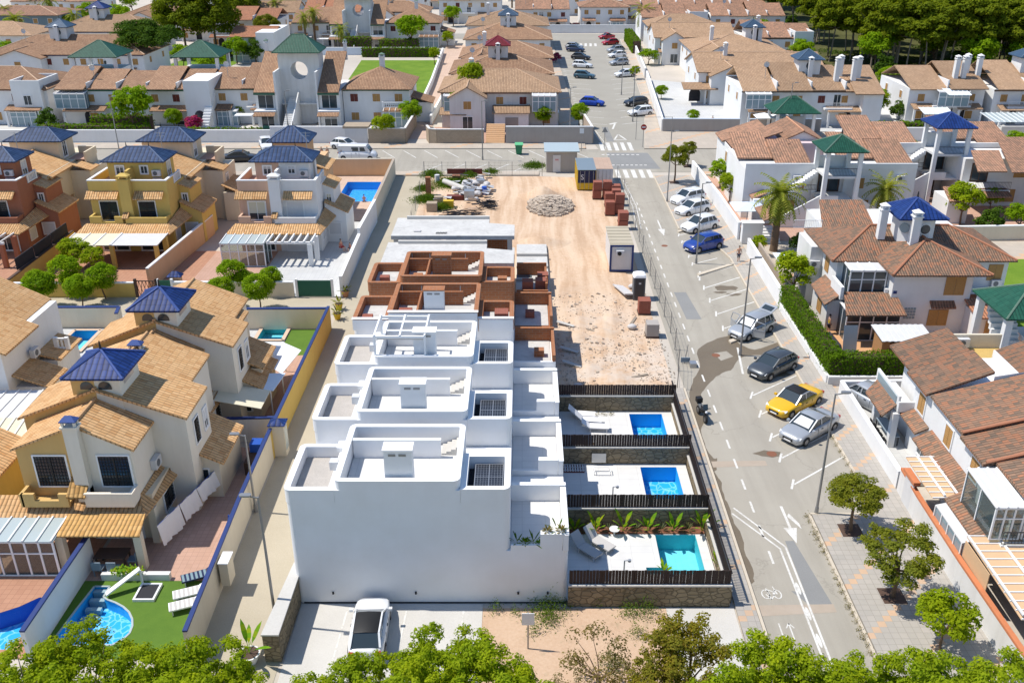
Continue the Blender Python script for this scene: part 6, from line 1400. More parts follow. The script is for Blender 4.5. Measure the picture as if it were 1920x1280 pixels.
for l, x0, x1, m in (('dark lattice gate left of the yellow wall',-52,-46.6,'wood_dark'),('dark lattice gate right of the yellow wall',-34.8,-32.9,'wood_dark'),('dark green gate between the yellow and cream walls',-32.8,-31.5,'green_paint'),('bright green gate of the white villa',-20.3,-17.1,'green_paint')):
    g = thing('gate', l, 'gate', (x0+x1)/2, 78.2, 0)
    if m == 'green_paint': box('gate_panel', M[m], g, x0,x1,78.15,78.22,.05,1.6)
    else:
        q = MB(); n = int((x1-x0)/.3)
        for k in range(n):
            x = x0+(x1-x0)*k/n; q.bar((x,78.18,.1),(x+.3,78.18,1.5),.04); q.bar((x+.3,78.2,.1),(x,78.2,1.5),.04)
        q.build('lattice', M[m], g); box('rail', M[m], g, x0,x1,78.15,78.24,1.5,1.58)
    for x in (x0,x1): box('post', M['wood_dark' if m != 'green_paint' else 'white'], g, x-.1,x+.1,78.05,78.3,0,1.75)
r = thing('mailbox_house', 'tiny peach letterbox house with a blue roof by the dark green gate', 'letterbox', -31.3, 79, 0); box('body', M['peach'], r, -31.9,-30.9,78.6,79.2,0,1.8); MB().hip(-32.05,-30.75,78.45,79.35,1.82,.4,.06).build('roof', M['tile_blue'], r)
r = thing('green_screen', 'dark green mesh screen beside the terracotta villa yard', 'screen', -46.2, 84, 0)
for k in range(3): box('mesh_panel', M['mesh_dark'], r, -46.5,-46.42,80.5+3.6*k,83.9+3.6*k,1.7,2.8)
# ---------------------------------------------------------------- houses on the right
# corner house at the lower right, red-brown mottled tiles
r = thing('terraced_villa', 'white corner house with mottled red brown tile roofs at the lower right', 'house', 28, 48, 0)
w = MB(); w.box(25.,33,42.3,52.4,0,5.1); w.box(26.6,40,33,44,0,5.3); w.box(25.6,33,52.4,55.8,0,4.9); w.build('wall', M['white'], r)
T = 'tile_mixed'
def shed(x0, x1, y0, y1, z0, z1, t=.16, name='roof'): return roofp(r, T, [(x0,y0,z0),(x1,y0,z1),(x1,y1,z1),(x0,y1,z0)], t, name)
shed(24.95,28.6,53.3,57.2,5.2,6.5); shed(24.55,28.4,49.9,53.,5.35,6.9)
shed(24.75,34,45.2,49.75,5.4,7.9); shed(24.6,36,42.2,45.15,5.3,8.3); shed(25.2,36,38.,42.15,5.5,8.0); shed(26,40,33,37.9,5.5,8.)
o = box('wall', M['white'], r, 25.2,34,49.76,52.9,5.,5.3); MB().slab([(28.4,49.8,5.3),(34,49.8,5.3),(34,49.85,7.6),(28.4,49.85,6.6)],.02).build('gable_wall', M['white'], r)
for y0, z0, z1 in ((45.17,5.4,8.1),(42.17,5.35,8.2)): ridge(r, T, (24.7,y0,z0+.12), (35,y0,z1+.1))
for a in (50.6,46.6,43.1): win(r,'L',25.,a,3.45,.95,1.25,'white_paint','wood')
shed(23.9,25.0,42.9,49.2,2.72,3.3,.12); shed(24.2,25.0,49.6,52.2,2.8,3.2,.12)
roofp(r,T,[(23.0,51.9,2.75),(24.1,52.4,3.35),(24.1,56.,3.35),(23.0,55.1,2.75)],.12)
b = MB(); b.box(24.0,24.15,52.2,56.2,3.0,3.95); b.box(24.0,25.2,52.05,52.2,2.9,3.6); b.box(24.0,25.3,52.2,56.,2.85,3.0); b.build('balcony', M['white'], r); box('balustrade_glass', M['glass_blue'], r, 23.96,23.99,52.5,55.9,3.1,3.8)
for yy in (55.1,52.2): box('column', M['white'], r, 23.75,24.15,yy-.2,yy+.2,.3,2.8)
for a in (46.9,49.4): win(r,'L',25.,a,.9,1.1,1.2,'white_paint','glass')
box('terrace_floor', M['patio_pale'], r, 22.9,25,48,59.2,.02,.3)
o = box('roof_terrace', M['deck_ochre'], r, 28.6,33.,53.2,58.2,4.2,4.5); p = box('parapet', M['cream_wall'], r, 27.9,33,58.2,58.4,4.2,5.5); ac_unit(p,30.3,58.2,4.7,'F')
shed(31.5,36,52.,56,5.4,7.2); box('wall', M['white'], r, 31.4,31.6,52,56,4.5,5.4)
awning(r,22.6,24.6,42.8,46.8,2.75,2.85,'beige_canvas',8,axis='y'); MB().box(23.2,23.3,42.8,46.8,2.86,2.95).build('awning_rail', M['white_paint'], r); MB().box(23.95,24.05,42.8,46.8,2.88,2.97).build('awning_rail', M['white_paint'], r)
awning(r,22.85,26.6,33.2,39.1,2.75,2.95,'beige_canvas',10,axis='y'); 
for x in (22.9,24.4,25.6): MB().box(x-.05,x+.05,33.2,39.1,2.95,3.05).build('awning_rail', M['white_paint'], r)
box('side_blind', M['beige_canvas'], r, 22.84,22.88,36.4,39.1,1.7,2.7)
MB().slab([(22.75,39.2,2.45),(23.35,39.2,2.6),(23.35,42.6,2.6),(22.75,42.6,2.45)],.08).build('tin_roof', M['panel_white'], r)
g = box('pane', M['glass_blue'], r, 22.8,22.84,39.2,42.6,1.7,2.35)
for k in range(5): box('window_frame', M['white_paint'], r, 22.74,22.9,39.2+.84*k,39.28+.84*k,1.65,2.4)
shed(23.25,24.3,39.1,42.8,2.75,3.3,.12)
sunroom(r,23.75,25.2,38.65,42.,3.1,2.0,'panel_white',.12,3,'glass_blue',sides='FL')
railing(r,(24.2,38.3),(26.4,38.3),3.,.8); box('balcony', M['white'], r, 24.2,26.6,38.25,38.6,2.7,3.0); sunroom(r,25.4,27.,38.7,40,3.1,2.1,'panel_white',.1,2,'glass_blue')
wall_line('garden_wall', 'white wall of the corner house terrace along the right pavement', [(22.95,59.4),(22.85,47.6)], 1.25, .25, 'white', 'cap_white')
wall_line('garden_wall', 'white wall at the far end of the corner house terrace', [(22.95,59.4),(29,59.6)], 1.2, .25, 'white', 'cap_white')
wall_line('garden_wall', 'white wall with an orange tile coping along the lower right pavement', [(22.85,47.4),(22.7,44.5),(22.65,38.9),(22.75,32)], 1.6, .24, 'old_white', 'orange_tile', ch=.14)
o = tag(MB().box(22.62,22.7,45.2,46.4,.1,2.0).build('garden_door', M['panel_white']), 'white door in the orange coped wall', 'door'); MB().box(22.5,22.9,45.0,46.6,2.05,2.25).build('door_hood', M['orange_tile'], o)
r2 = thing('garden_table', 'long slate table under the porch of the corner house', 'table', 24.1, 53.2, .3); box('table_top', M['slate_board'], r2, 23.8,24.5,52.1,54.6,1.0,1.06)
for x, y in ((23.85,52.2),(24.45,52.2),(23.85,54.5),(24.45,54.5)): box('leg', M['black'], r2, x-.03,x+.03,y-.03,y+.03,.3,1.)
for k in range(4):
    y = 52.4+.6*k; c = thing('garden_chair', 'dark garden chair along the street side of the long slate table', 'chair', 23.5, y, .3, 0, 'chairs at the slate table')
    box('seat', M['black'], c, 23.35,23.7,y-.2,y+.2,.7,.75); box('backrest', M['black'], c, 23.33,23.36,y-.2,y+.2,.75,1.15)
    for a, b_ in ((23.37,-.17),(23.67,-.17),(23.37,.17),(23.67,.17)): box('leg', M['black'], c, a-.015,a+.015,y+b_-.015,y+b_+.015,.3,.7)
fg = tag(MB().box(25.9,26.4,33.5,33.55,2.4,2.95).build('flag', M['yellow_paint']), 'small yellow and red flag under the lower right awning', 'flag'); MB().box(25.9,26.4,33.49,33.56,2.52,2.66).build('stripe', M['lamp_red'], fg)

# large house with the blue cupola
r = thing('villa', 'large white house with brown hipped roofs and a blue cupola behind the clipped hedge', 'house', 32, 72, 0)
w = MB(); w.box(26.3,40.6,73.2,81,0,5.4); w.box(30.,36.4,70.2,73.2,0,5.4); w.build('wall', M['white'], r)
MB().hip(25.7,41.1,72.8,81.4,5.45,1.7).build('roof', M[T], r)
ridge(r,T,(25.75,72.85,5.5),(29.95,77.05,7.15)); ridge(r,T,(41.05,72.85,5.5),(36.8,77.05,7.15)); ridge(r,T,(30,77.1,7.18),(36.8,77.1,7.18))
q = MB(); a = (33.4,73.4,7.18); q.poly([(29.5,69.4,5.5),(37.5,69.4,5.5),a]); q.poly([(29.5,69.4,5.5),a,(33.4,77,7.18),(29.5,73.2,5.62)][::1]); q.poly([(37.5,69.4,5.5),(37.5,73.2,5.62),(33.4,77,7.18),a])
q.poly([(29.5,69.4,5.36),(37.5,69.4,5.36),(37.5,69.4,5.5),(29.5,69.4,5.5)][::1]); q.poly([(29.5,73,5.38),(29.5,69.4,5.36),(29.5,69.4,5.5),(29.5,73.2,5.62)]); q.poly([(29.5,69.4,5.36),(29.5,73,5.36),(37.5,73,5.36),(37.5,69.4,5.36)]); q.build('roof', M[T], r)
ridge(r,T,(29.5,69.4,5.55),a); ridge(r,T,(37.5,69.4,5.55),a); ridge(r,T,a,(33.4,77,7.2))
t = MB(); pts = [(31.6,74.9),(32.3,74.2),(33.9,74.2),(34.6,74.9),(34.6,76.6),(33.9,77.3),(32.3,77.3),(31.6,76.6)]; t.prism(pts,6.2,8.8); t = t.build('cupola', M['white'], r); hipt(r,'tile_blue',31.05,35.15,73.7,77.9,8.75,1.25,name='cupola_roof')
MB().cyl((33.5,74.2,7.75),(33.5,74.12,7.75),.5,n=18).build('round_window', M['white_paint'], t); MB().cyl((33.5,74.1,7.75),(33.5,74.09,7.75),.4,n=18).build('pane', M['glass_dark'], t)
MB().cyl((31.93,74.52,7.75),(31.88,74.47,7.75),.42,n=16).build('round_window', M['glass_blue'], t)
chimney(r,'white',32.1,32.75,73.3,73.95,6.4,9.0); chimney(r,'white',30.1,30.7,75.2,75.8,6.5,9.0)
sunroom(r,26.8,29.75,71.2,73.15,3.,2.25,'panel_white',.1,3,'glass_dark',sides='FL'); box('balcony', M['white'], r, 26.2,30.6,70.9,73.2,2.75,3.0); box('parapet', M['white'], r, 26.,26.25,70.6,73.2,2.9,4.); balus(r,(29.8,70.95),(30.6,70.95),3.0,.7)
win(r,'L',30.,71.4,3.6,1.1,1.4,'white_paint','wood'); 
roofp(r,T,[(25.7,67.8,2.75),(30.5,67.8,2.75),(30.6,71.,3.45),(26.4,71.,3.45)],.12)
sunroom(r,26.2,30.5,68.9,71,0,2.6,'panel_white',.05,4,'glass_dark',sides='FRL')
win(r,'F',70.2,34.3,3.6,1.4,1.4,'wood_shutter','wood'); win(r,'F',70.2,33.4,.9,1.4,1.2,'wood_shutter','wood'); roofp(r,'tile_red',[(33.2,69.6,2.6),(35.2,69.6,2.6),(35.2,70.2,3.0),(33.2,70.2,3.0)],.1)
b = MB()
for k in range(4):
    for j in range(4): b.box(31.3+.24*k,31.48+.24*k,70.15,70.19,1.4+.26*j,1.58+.26*j)
b.build('glass_block', M['glass_blue'], r); win(r,'F',73.2,39.1,3.7,1.,1.2,'wood_shutter','wood'); box('blue_plate', M['blue_paint'], r, 30.1,30.4,70.17,70.195,3.6,3.85)
o = box('balcony', M['white'], r, 36.5,40.6,70.4,73.2,2.7,3.0); box('parapet', M['rust'], r, 36.5,40.6,70.35,70.5,3.,3.45); ac_unit(r,39.8,73.2,3.1,'F')
roofp(r,'tile_red',[(36.,67.6,2.6),(39.5,67.6,2.6),(39.5,70.4,3.2),(36.,70.4,3.2)],.12); box('wall', M['white'], r, 36.2,39.3,68.2,70.3,0,2.6); win(r,'F',68.2,37.2,.8,1.,1.2,'wood_shutter','wood')
w = MB(); w.box(25.2,26.3,70.9,75,0,2.7); w.box(25.2,26.3,77,81,0,5.2); w.build('wall', M['old_white'], r); roofp(r,T,[(24.7,70.2,2.65),(26.,70.9,3.15),(26.5,75.9,3.2),(24.8,74.6,2.7)],.12); roofp(r,T,[(24.3,77.5,2.8),(26.3,77.2,3.3),(26.3,81.5,3.3),(24.3,81.5,2.8)],.12)
win(r,'L',25.2,72.4,1.,.9,1.2,'wood_shutter','wood'); ac_unit(r,25.6,77,3.4,'F'); win(r,'L',26.3,75.2,3.6,.8,1.1,'wood_shutter','wood')
roofp(r,'tile_mixed',[(27.6,82,5.2),(32.5,82,5.2),(32.5,86.5,6.6),(28.4,86.5,6.6)],.14); box('wall', M['white'], r, 27.8,40,81,88,0,5.2)
railing(r,(24.9,82),(27.5,82),5.2,.8,'white_paint')
sheet('tiled_patio', 'orange_floor', [(23.2,62.8),(40,62.8),(40,70.2),(25,75),(23.2,75)], .004)
r = thing('garden_shed', 'brown garden shed with a pale corrugated roof behind the hedge', 'shed', 29, 65.3, 0); box('wall', M['wood'], r, 27.6,31.3,64.6,66.4,0,2.1); o = MB()
for k in range(18): x = 27.4+.225*k; o.slab([(x,64.2,2.15+.03*(k%2)),(x+.225,64.2,2.15+.03*(k%2)),(x+.225,66.9,2.35+.03*(k%2)),(x,66.9,2.35+.03*(k%2))],.04)
o.build('roof', M['panel_white'], r); box('door', M['wood_dark'], r, 28.2,31.2,64.57,64.6,.1,2.0)
o = tag(MB().slab([(25.4,66.6,.0),(26.5,66.6,.0),(26.5,67.1,2.2),(25.4,67.1,2.2)],.06).build('ping_pong_board', M['slate_board']), 'blue grey board standing upright beside the garden shed', 'board')
b = tag(MB().loft([[(24.0,65.6,0),(25.2,65.4,0),(25.,68.8,0),(23.9,69,0)],[(24.2,66.2,.9),(25.,66,1.),(24.8,68.3,1.1),(24.1,68.4,.9)]]).build('covered_furniture', M['mesh_dark']), 'dark covered pile of garden furniture behind the tall hedge', 'furniture')
wall_line('garden_wall', 'low white wall under the clipped hedge along the pavement', [(22.55,75),(22.6,61.3)], .65, .2, 'white', 'cap_white'); wall_line('garden_wall', 'low grey wall under the hedge facing the path', [(22.6,61.2),(29,61.2)], .65, .2, 'old_white', 'cap_white')
sheet('garden_path', 'paving_far', [(22.9,59.7),(40,59.7),(40,61.1),(22.9,61.1)], .003)
# gazebo with green roof cut by the right edge
r = thing('stair_tower', 'white open stair tower with a bright green tiled roof cut by the right edge', 'tower', 36.5, 62.5, 0)
hipt(r,'tile_green',34.,39.6,59.9,65.4,5.9,1.6,False)
for x, y in ((34.5,60.5),(34.5,64.8),(39,60.5),(39,64.8)): box('pillar', M['white'], r, x-.25,x+.25,y-.25,y+.25,0,5.8)
stairs(r,35,37,61,64.6,0,5,14); box('wall', M['white'], r, 37.2,38.8,60.8,64.6,0,3.2)

def stair_house(label, cx, y, rt, wl='white', rf='tile_orange', mirror=1, ze=8.5):
    """open stair tower with four pillars between two wings"""
    r = thing('stair_house', label, 'house', cx, y+5, 0)
    hipt(r, rt, cx-2.35, cx+2.35, y-.6, y+4.3, ze, 1.35)
    for x in (cx-1.75, cx+1.75):
        for yy in (y, y+3.7): box('pillar', M[wl], r, x-.22,x+.22,yy-.22,yy+.22,0,ze-.1)
    for z in (2.7,5.5): box('landing', M['old_white'], r, cx-1.75,cx+1.75,y-.1,y+3.9,z,z+.25)
    box('wall', M[wl], r, cx-1.75,cx+1.75,y+3.95,y+4.2,0,ze-1.5); railing(r,(cx-1.6,y-.05),(cx+1.6,y-.05),5.75,.85); box('parapet', M[wl], r, cx-1.55,cx-.1,y-.12,y+.02,2.95,3.6)
    win(r,'F',y+3.95,cx-1.1,3.,2.2,2.1,'wood_dark'); win(r,'F',y+3.95,cx-.9,.1,1.3,2.1,'wood_dark')
    # stairs falling to both sides with solid strings
    stairs(r,cx-6.2,cx-1.9,y+.3,y+1.7,.2,2.7,14,'x'); MB().mesh([(cx-6.3,y+.1,0),(cx-1.9,y+.1,0),(cx-1.9,y+.1,3.6),(cx-6.3,y+.1,1.),(cx-6.3,y+.28,0),(cx-1.9,y+.28,0),(cx-1.9,y+.28,3.6),(cx-6.3,y+.28,1.)],[(0,1,2,3),(7,6,5,4),(3,2,6,7),(0,3,7,4),(1,5,6,2)]).build('stair_wall', M[wl], r)
    stairs(r,cx+6.2,cx+1.9,y+.3,y+1.7,.2,2.7,14,'x'); MB().mesh([(cx+1.9,y+.1,0),(cx+6.3,y+.1,0),(cx+6.3,y+.1,1.),(cx+1.9,y+.1,3.6),(cx+1.9,y+.28,0),(cx+6.3,y+.28,0),(cx+6.3,y+.28,1.),(cx+1.9,y+.28,3.6)],[(0,1,2,3),(7,6,5,4),(3,2,6,7),(0,3,7,4),(1,5,6,2)]).build('stair_wall', M[wl], r)
    stairs(r,cx-5.5,cx-1.9,y+2.2,y+3.4,2.9,5.6,14,'x'); railing(r,(cx-1.9,y+2.1),(cx-5.4,y+2.1),3.6,.6)
    # wings
    for s_, xa, xb in ((-1,cx-9.5,cx-1.95),(1,cx+1.95,cx+9.5)):
        w = MB(); w.box(min(xa,xb),max(xa,xb),y+3.6,y+13,0,5.6); w.build('wall', M[wl], r); box('parapet', M[wl], r, min(xa,xb),max(xa,xb),y+3.55,y+3.8,5.6,6.2)
        m = (xa+xb)/2; win(r,'F',y+3.55,m-2.4*s_-.5,3.4,1.,1.2,'white_paint','wood'); win(r,'F',y+3.55,m+1.2*s_-.5,.8,1.2,1.3,'white_paint','wood'); win(r,'F',y+3.55,m-1.6*s_-.5,.9,1.,1.2,'white_paint','wood')
        roofp(r,rf,[(min(xa,xb)-.2,y+7,6.0),(m,y+7,6.0),(m,y+13,7.6),(min(xa,xb)-.2,y+13,7.6)],.15); roofp(r,rf,[(m,y+5.5,5.8),(max(xa,xb)+.2,y+5.5,5.8),(max(xa,xb)+.2,y+11,7.2),(m,y+11,7.2)],.15)
        ac_unit(r,m+2,y+3.55,4.3,'F')
    return r
stair_house('white house with outside stairs under a dark green tower roof', 34.2, 97.9, 'tile_green')
r = stair_house('white house with outside stairs under a blue tower roof', 49.8, 107.5, 'tile_blue', rf='tile_orange', ze=8.9)
arch(r,'F',111.,45.2,.3,1.2,1.3); arch(r,'F',111.05,53.6,.4,1.1,1.2); roofp(r,'tile_orange',[(46.8,98.9,2.7),(48.8,98.9,2.7),(49.7,103.,3.2),(47.6,103.,3.2)],.12); box('wall', M['white'], r, 46.9,49.2,99.4,103.4,0,2.6)
o = box('balcony', M['white'], r, 51.,55.,102.4,107,2.6,2.9); railing(r,(51,102.5),(55,102.5),2.9,.9); roofp(r,'tile_orange',[(50,100.5,5.6),(53.2,100.5,5.6),(54.6,106.,6.6),(51.4,106,6.6)],.14); box('wall', M['white'], r, 51,62,106,110.9,0,5.6); win(r,'F',106,52,3.,1.8,2.,'wood_dark'); win(r,'F',106,57,3.5,1.4,1.3,'wood_shutter','wood'); win(r,'F',106,56,.6,1.4,1.3,'wood_shutter','wood')
roofp(r,'tile_orange',[(50.8,101.2,2.5),(54.8,101.2,2.5),(54.8,103.,3.0),(50.8,103.,3.0)],.12); roofp(r,'tile_orange',[(53.4,99.8,5.7),(62,99.8,5.7),(64,110,7.2),(56,110,7.2)],.14)
# pink house with orange stepped roofs behind the pavement trees
r = thing('terraced_villa', 'pale pink house with stepped orange roofs beside the pavement trees', 'house', 29, 112, 0)
w = MB(); w.box(25.2,33,106.5,119.5,0,5.6); w.box(29,36.5,111,120,0,6.2); w.build('wall', M['lilac'], r); box('wall', M['white'], r, 25.1,25.2,106.4,119.6,0,5.4)
T2 = 'tile_orange'
for y0, y1, x0, x1, z0, z1 in ((115.2,119.8,24.8,30,5.5,7.2),(111.,115.1,25.2,31,5.6,7.6),(107.6,110.9,25.8,31,5.3,7.),(104.6,107.5,26.8,29.6,4.6,5.6)): roofp(r,T2,[(x0,y0,z0),(x1,y0,z1),(x1,y1,z1),(x0,y1,z0)],.16)
gable(r,T2,31.2,36.5,112.5,120,6.2,7.4,wall='white');
box('roof_terrace', M['orange_floor'], r, 30.2,33,106.6,110.9,5.6,5.68); win(r,'F',111,30.8,3.6,.9,1.3,'wood_dark')
roofp(r,T2,[(25.4,100,2.7),(27.,100,3.3),(27.,105,3.3),(25.4,105,2.7)],.12); box('wall', M['white'], r, 25.5,28,99.5,106.4,0,2.7); roofp(r,T2,[(25.0,92.5,2.6),(26.8,92.5,3.1),(26.8,97,3.1),(25.0,97,2.6)],.12)
win(r,'L',25.1,108,3.4,.9,1.2,'white_paint','wood'); win(r,'L',25.1,113,3.4,.9,1.2,'white_paint','wood')
wall_line('garden_wall', 'long white garden wall on the right from the crossing to the steps', [(22.1,119.2),(22.7,104),(22.75,93.6)], 1.9, .24, 'white', 'cap_white'); wall_line('garden_wall', 'white garden wall on the right between the steps and the hedge', [(22.85,89.5),(22.7,75.2)], 1.6, .24, 'white', 'cap_white')
wall_line('garden_wall', 'tan inner garden wall behind the white one by the small trees', [(23.6,89.3),(23.6,75.8)], 1.7, .2, 'tan_wall', None); 
r = thing('gate_pier', 'white gate block with a letterbox beside the pavement steps', 'gate', 24, 93, 0); box('pier', M['white'], r, 22.9,25.0,92.6,93.4,0,2.2); box('cap', M['cap_white'], r, 22.8,25.1,92.5,93.5,2.2,2.3); stairs(r,25.1,27,92.6,95,0,1.2,6)
for k,(x, y, s_, m, l) in enumerate(((24.6,98.2,1.7,'pale_cloth','pale blue parasol behind the white garden wall'),(25.2,82,1.5,'pale_cloth','square white awning behind the tan garden wall'))):
    o = thing('parasol', l, 'parasol', x, y, 0); MB().hip(x-s_,x+s_,y-s_,y+s_,2.3,.55,.03).build('canopy', M[m], o); MB().cyl((x,y,0),(x,y,2.8),.04).build('pole', M['white_paint'], o)
sheet('tiled_patio', 'patio_pink', [(23,93.6),(60,93.6),(60,119),(23,119)], .0015); sheet('tiled_patio','paving_far',[(23.7,75.9),(60,82),(60,93.5),(23.7,93.5)],.0025); sheet('lawn','grass',[(41.3,60),(60,60),(60,88),(41.3,88)],.004)
wall_line('garden_wall', 'pale garden wall with piers beyond the big house at the right edge', [(43,93.5),(62,94.5)], 1.5, .3, 'cream_wall', 'cap_white')
# ---------------------------------------------------------------- houses beyond the cross street
def bh(label, x, y, w, d, h=5.6, roof='tile_brown', rh=2., wall='white', sh='wood', trim=None, kind='hip', porch=True, balcony=False, sun=None, cup=None, cupx=None, chim=0, name='villa', wings=(), n=None, side='R', group='houses beyond the cross street', step=0):
    r = thing(name, label, 'house', x+w/2, y, 0, 0, group)
    box('wall', M[wall], r, x,x+w,y,y+d,0,h)
    if kind == 'hip':
        o = MB().hip(x-.5,x+w+.5,y-.5,y+d+.5,h+.02,rh,.15).build('roof', M[roof], r); m = min(w,d)/2+.5
        ap = ((x-.5+m,y+d/2,h+rh),(x+w+.5-m,y+d/2,h+rh)) if w >= d else ((x+w/2,y-.5+m,h+rh),(x+w/2,y+d+.5-m,h+rh))
        for p, q in (((x-.5,y-.5,h+.05),ap[0]),((x+w+.5,y-.5,h+.05),ap[1] if w >= d else ap[0]),(ap[0],ap[1])): 
            if (Vector(p)-Vector(q)).length > .2: ridge(o, 'tile_tan' if roof != 'tile_tan' else 'tile_brown', p, q)
    elif kind == 'gable': gable(r,roof,x,x+w,y,y+d,h,h+rh,'x',.4,wall=wall)
    elif kind == 'steps':   # row of roofs falling to the street, party walls between
        k = max(2, int(w/4.5)); ww = w/k
        for j in range(k):
            dz = (.0,.7,.25)[(j+step) % 3]; yo = (0,-.8,.3)[(j+step) % 3]
            roofp(r,roof,[(x+ww*j+.05,y-.5+yo,h+dz*.3),(x+ww*(j+1)-.05,y-.5+yo,h+dz*.3),(x+ww*(j+1)-.05,y+d*.62,h+rh+dz),(x+ww*j+.05,y+d*.62,h+rh+dz)],.15); roofp(r,roof,[(x+ww*j+.05,y+d*.62,h+rh+dz),(x+ww*(j+1)-.05,y+d*.62,h+rh+dz),(x+ww*(j+1)-.05,y+d+.3,h+.3),(x+ww*j+.05,y+d+.3,h+.3)],.15)
            if j: box('party_wall', M[wall], r, x+ww*j-.1,x+ww*j+.1,y,y+d*.7,h-.2,h+rh*.55)
    if trim: box('eave_band', M[trim], r, x-.06,x+w+.06,y-.07,y-.01,h-.32,h-.12)
    n = n or max(2, int(w/3.2))
    for j in range(n):
        xx = x+w*(j+.5)/n; k = sh if (j+step) % 3 else ('red' if sh == 'wood' and j % 2 else sh)
        win(r,'F',y,xx-.55,h-1.95,1.1,1.15,'white_paint',k,fw=.06)
        if (j+step) % 2 == 0: win(r,'F',y,xx-.6,.7,1.2,1.25,'white_paint',sh,fw=.06)
    m = max(1, int(d/5))
    for j in range(m):
        yy = y+d*(j+.5)/m
        win(r,side,x+w if side == 'R' else x,yy-.5,h-1.95,1.,1.1,'white_paint',sh,fw=.06)
    if porch:
        for a in ((.04,.32),(.62,.95)):
            roofp(r,roof,[(x+w*a[0],y-1.9,2.6),(x+w*a[1],y-1.9,2.6),(x+w*a[1],y-.02,3.15),(x+w*a[0],y-.02,3.15)],.12)
            for e in a: box('column', M[wall], r, x+w*e-.15+(.2 if e == a[0] else -.2),x+w*e+.15+(.2 if e == a[0] else -.2),y-1.8,y-1.5,0,2.5)
            arch(r,'F',y,x+w*(a[0]+a[1])/2-.7,.1,1.4,1.4,'mesh_dark')
    if balcony:
        a = balcony if isinstance(balcony, tuple) else (.38,.58)
        box('balcony', M[wall], r, x+w*a[0],x+w*a[1],y-1.4,y,2.7,2.95); railing(r,(x+w*a[0],y-1.35),(x+w*a[1],y-1.35),2.95,.85,'white_paint'); win(r,'F',y,x+w*(a[0]+a[1])/2-.6,3.0,1.2,1.9,'white_paint','glass',fw=.06)
    if sun: sunroom(r,x+w*sun[0],x+w*sun[1],y-1.5,y,sun[2],2.3,roof if len(sun) > 3 else 'panel_white',.2,4,'glass_blue')
    if cup:
        cx = x+w/2 if cupx is None else cupx; cy = y+d*.5
        t = box('cupola', M[wall], r, cx-1.7,cx+1.7,cy-1.7,cy+1.7,h+rh*.4,h+rh+1.6); hipt(r,cup,cx-2.2,cx+2.2,cy-2.2,cy+2.2,h+rh+1.6,1.4,name='cupola_roof'); MB().cyl((cx,cy-1.7,h+rh+.6),(cx,cy-1.76,h+rh+.6),.6,n=14).build('round_window', M['glass_dark'], t)
        chimney(r,wall,cx-.35,cx+.35,cy-2.5,cy-1.9,h+rh*.3,h+rh+1.5)
    if len(label) % 2:
        dx = x+w*.2; q = MB().cyl((dx,y+d*.3,h),(dx,y+d*.3,h+rh+1.4),.04,n=5).build('antenna_pole', M['steel'], r); MB().loft([[(dx+rr*cos(t),y+d*.3-.1-dd,h+rh+1.+rr*sin(t)) for t in [2*pi*k/12 for k in range(12)]] for rr,dd in ((.05,0),(.3,.05),(.45,.16))],True,False).build('satellite_dish', M['panel_white'], q)
    hs = (len(label)+int(w)) % 3
    if hs == 0 and kind != 'gable':
        xa, xb = x+w*.7, x+w*.97; c = box('stair_block', M[wall], r, xa,xb,y-.9,y+d*.45,0,h+.5); MB().ring([(xa,y-.9),(xb,y-.9),(xb,y+d*.45),(xa,y+d*.45)],[(xa+.25,y-.65),(xb-.25,y-.65),(xb-.25,y+d*.45-.25),(xa+.25,y+d*.45-.25)],h+.5,h+1.4).build('parapet', M[wall], c); win(c,'F',y-.9,(xa+xb)/2-.6,3.2,1.2,1.5,'white_paint','glass',fw=.06); box('terrace_floor', M['patio_pink'], c, xa+.3,xb-.3,y-.6,y+d*.4,h+.502,h+.53)
    elif hs == 1 and kind != 'steps':
        xa, xb = x+w*.08, x+w*.38; c = box('wall', M[wall], r, xa,xb,y-2.6,y,0,h-.3); gable(r,roof,xa,xb,y-2.6,y+d*.35,h-.3,h+1.2,'y',.3,wall=wall); win(c,'F',y-2.6,(xa+xb)/2-.6,h-2.2,1.2,1.2,'white_paint','wood',fw=.06); win(c,'F',y-2.6,(xa+xb)/2-.8,.4,1.6,1.9,'white_paint','glass',fw=.06)
    for j in range(chim): chimney(r,wall,x+w*(.25+.5*j)-.35,x+w*(.25+.5*j)+.35,y+d*.4,y+d*.4+.7,h+.5,h+rh+1.3)
    return r
# brown block in the middle beside the pink path
r = bh('broad white house with a brown hipped roof above the curved beige wall', -12.6, 147.5, 18.2, 13, 5.6, 'tile_tan', 2.4, 'old_white', trim='wood_red', porch=False, sun=(.03,.22,2.9), chim=1, n=5)
roofp(r,'tile_tan',[(-4.6,144.6,2.9),(1.2,144.6,2.9),(1.2,147.4,3.6),(-4.6,147.4,3.6)],.12); box('wall', M['white'], r, -4.3,1,145.2,147.4,0,2.9); box('garage_door', M['metal_grey'], r, -2.6,-.6,145.15,145.2,0,2.1); sunroom(r,1.6,5.2,145.6,147.5,2.9,2.4,'panel_white',.2,4,'glass_blue'); roofp(r,'tile_tan',[(-12.8,144.8,2.6),(-8.6,144.8,2.6),(-8.6,147.4,3.2),(-12.8,147.4,3.2)],.12)
bh('white house with a brown roof and a crimson cupola behind the broad one', -12, 163, 17, 14, 5.8, 'tile_brown', 2.3, 'old_white', trim='wood_red', cup='tile_crimson', porch=False, cupx=-4.2)
bh('white house with a brown roof third in the block by the pink path', -11.5, 182, 17, 13, 5.6, 'tile_brown', 2.2, 'white', trim='blue_paint', chim=1, sun=(.72,.98,2.9))
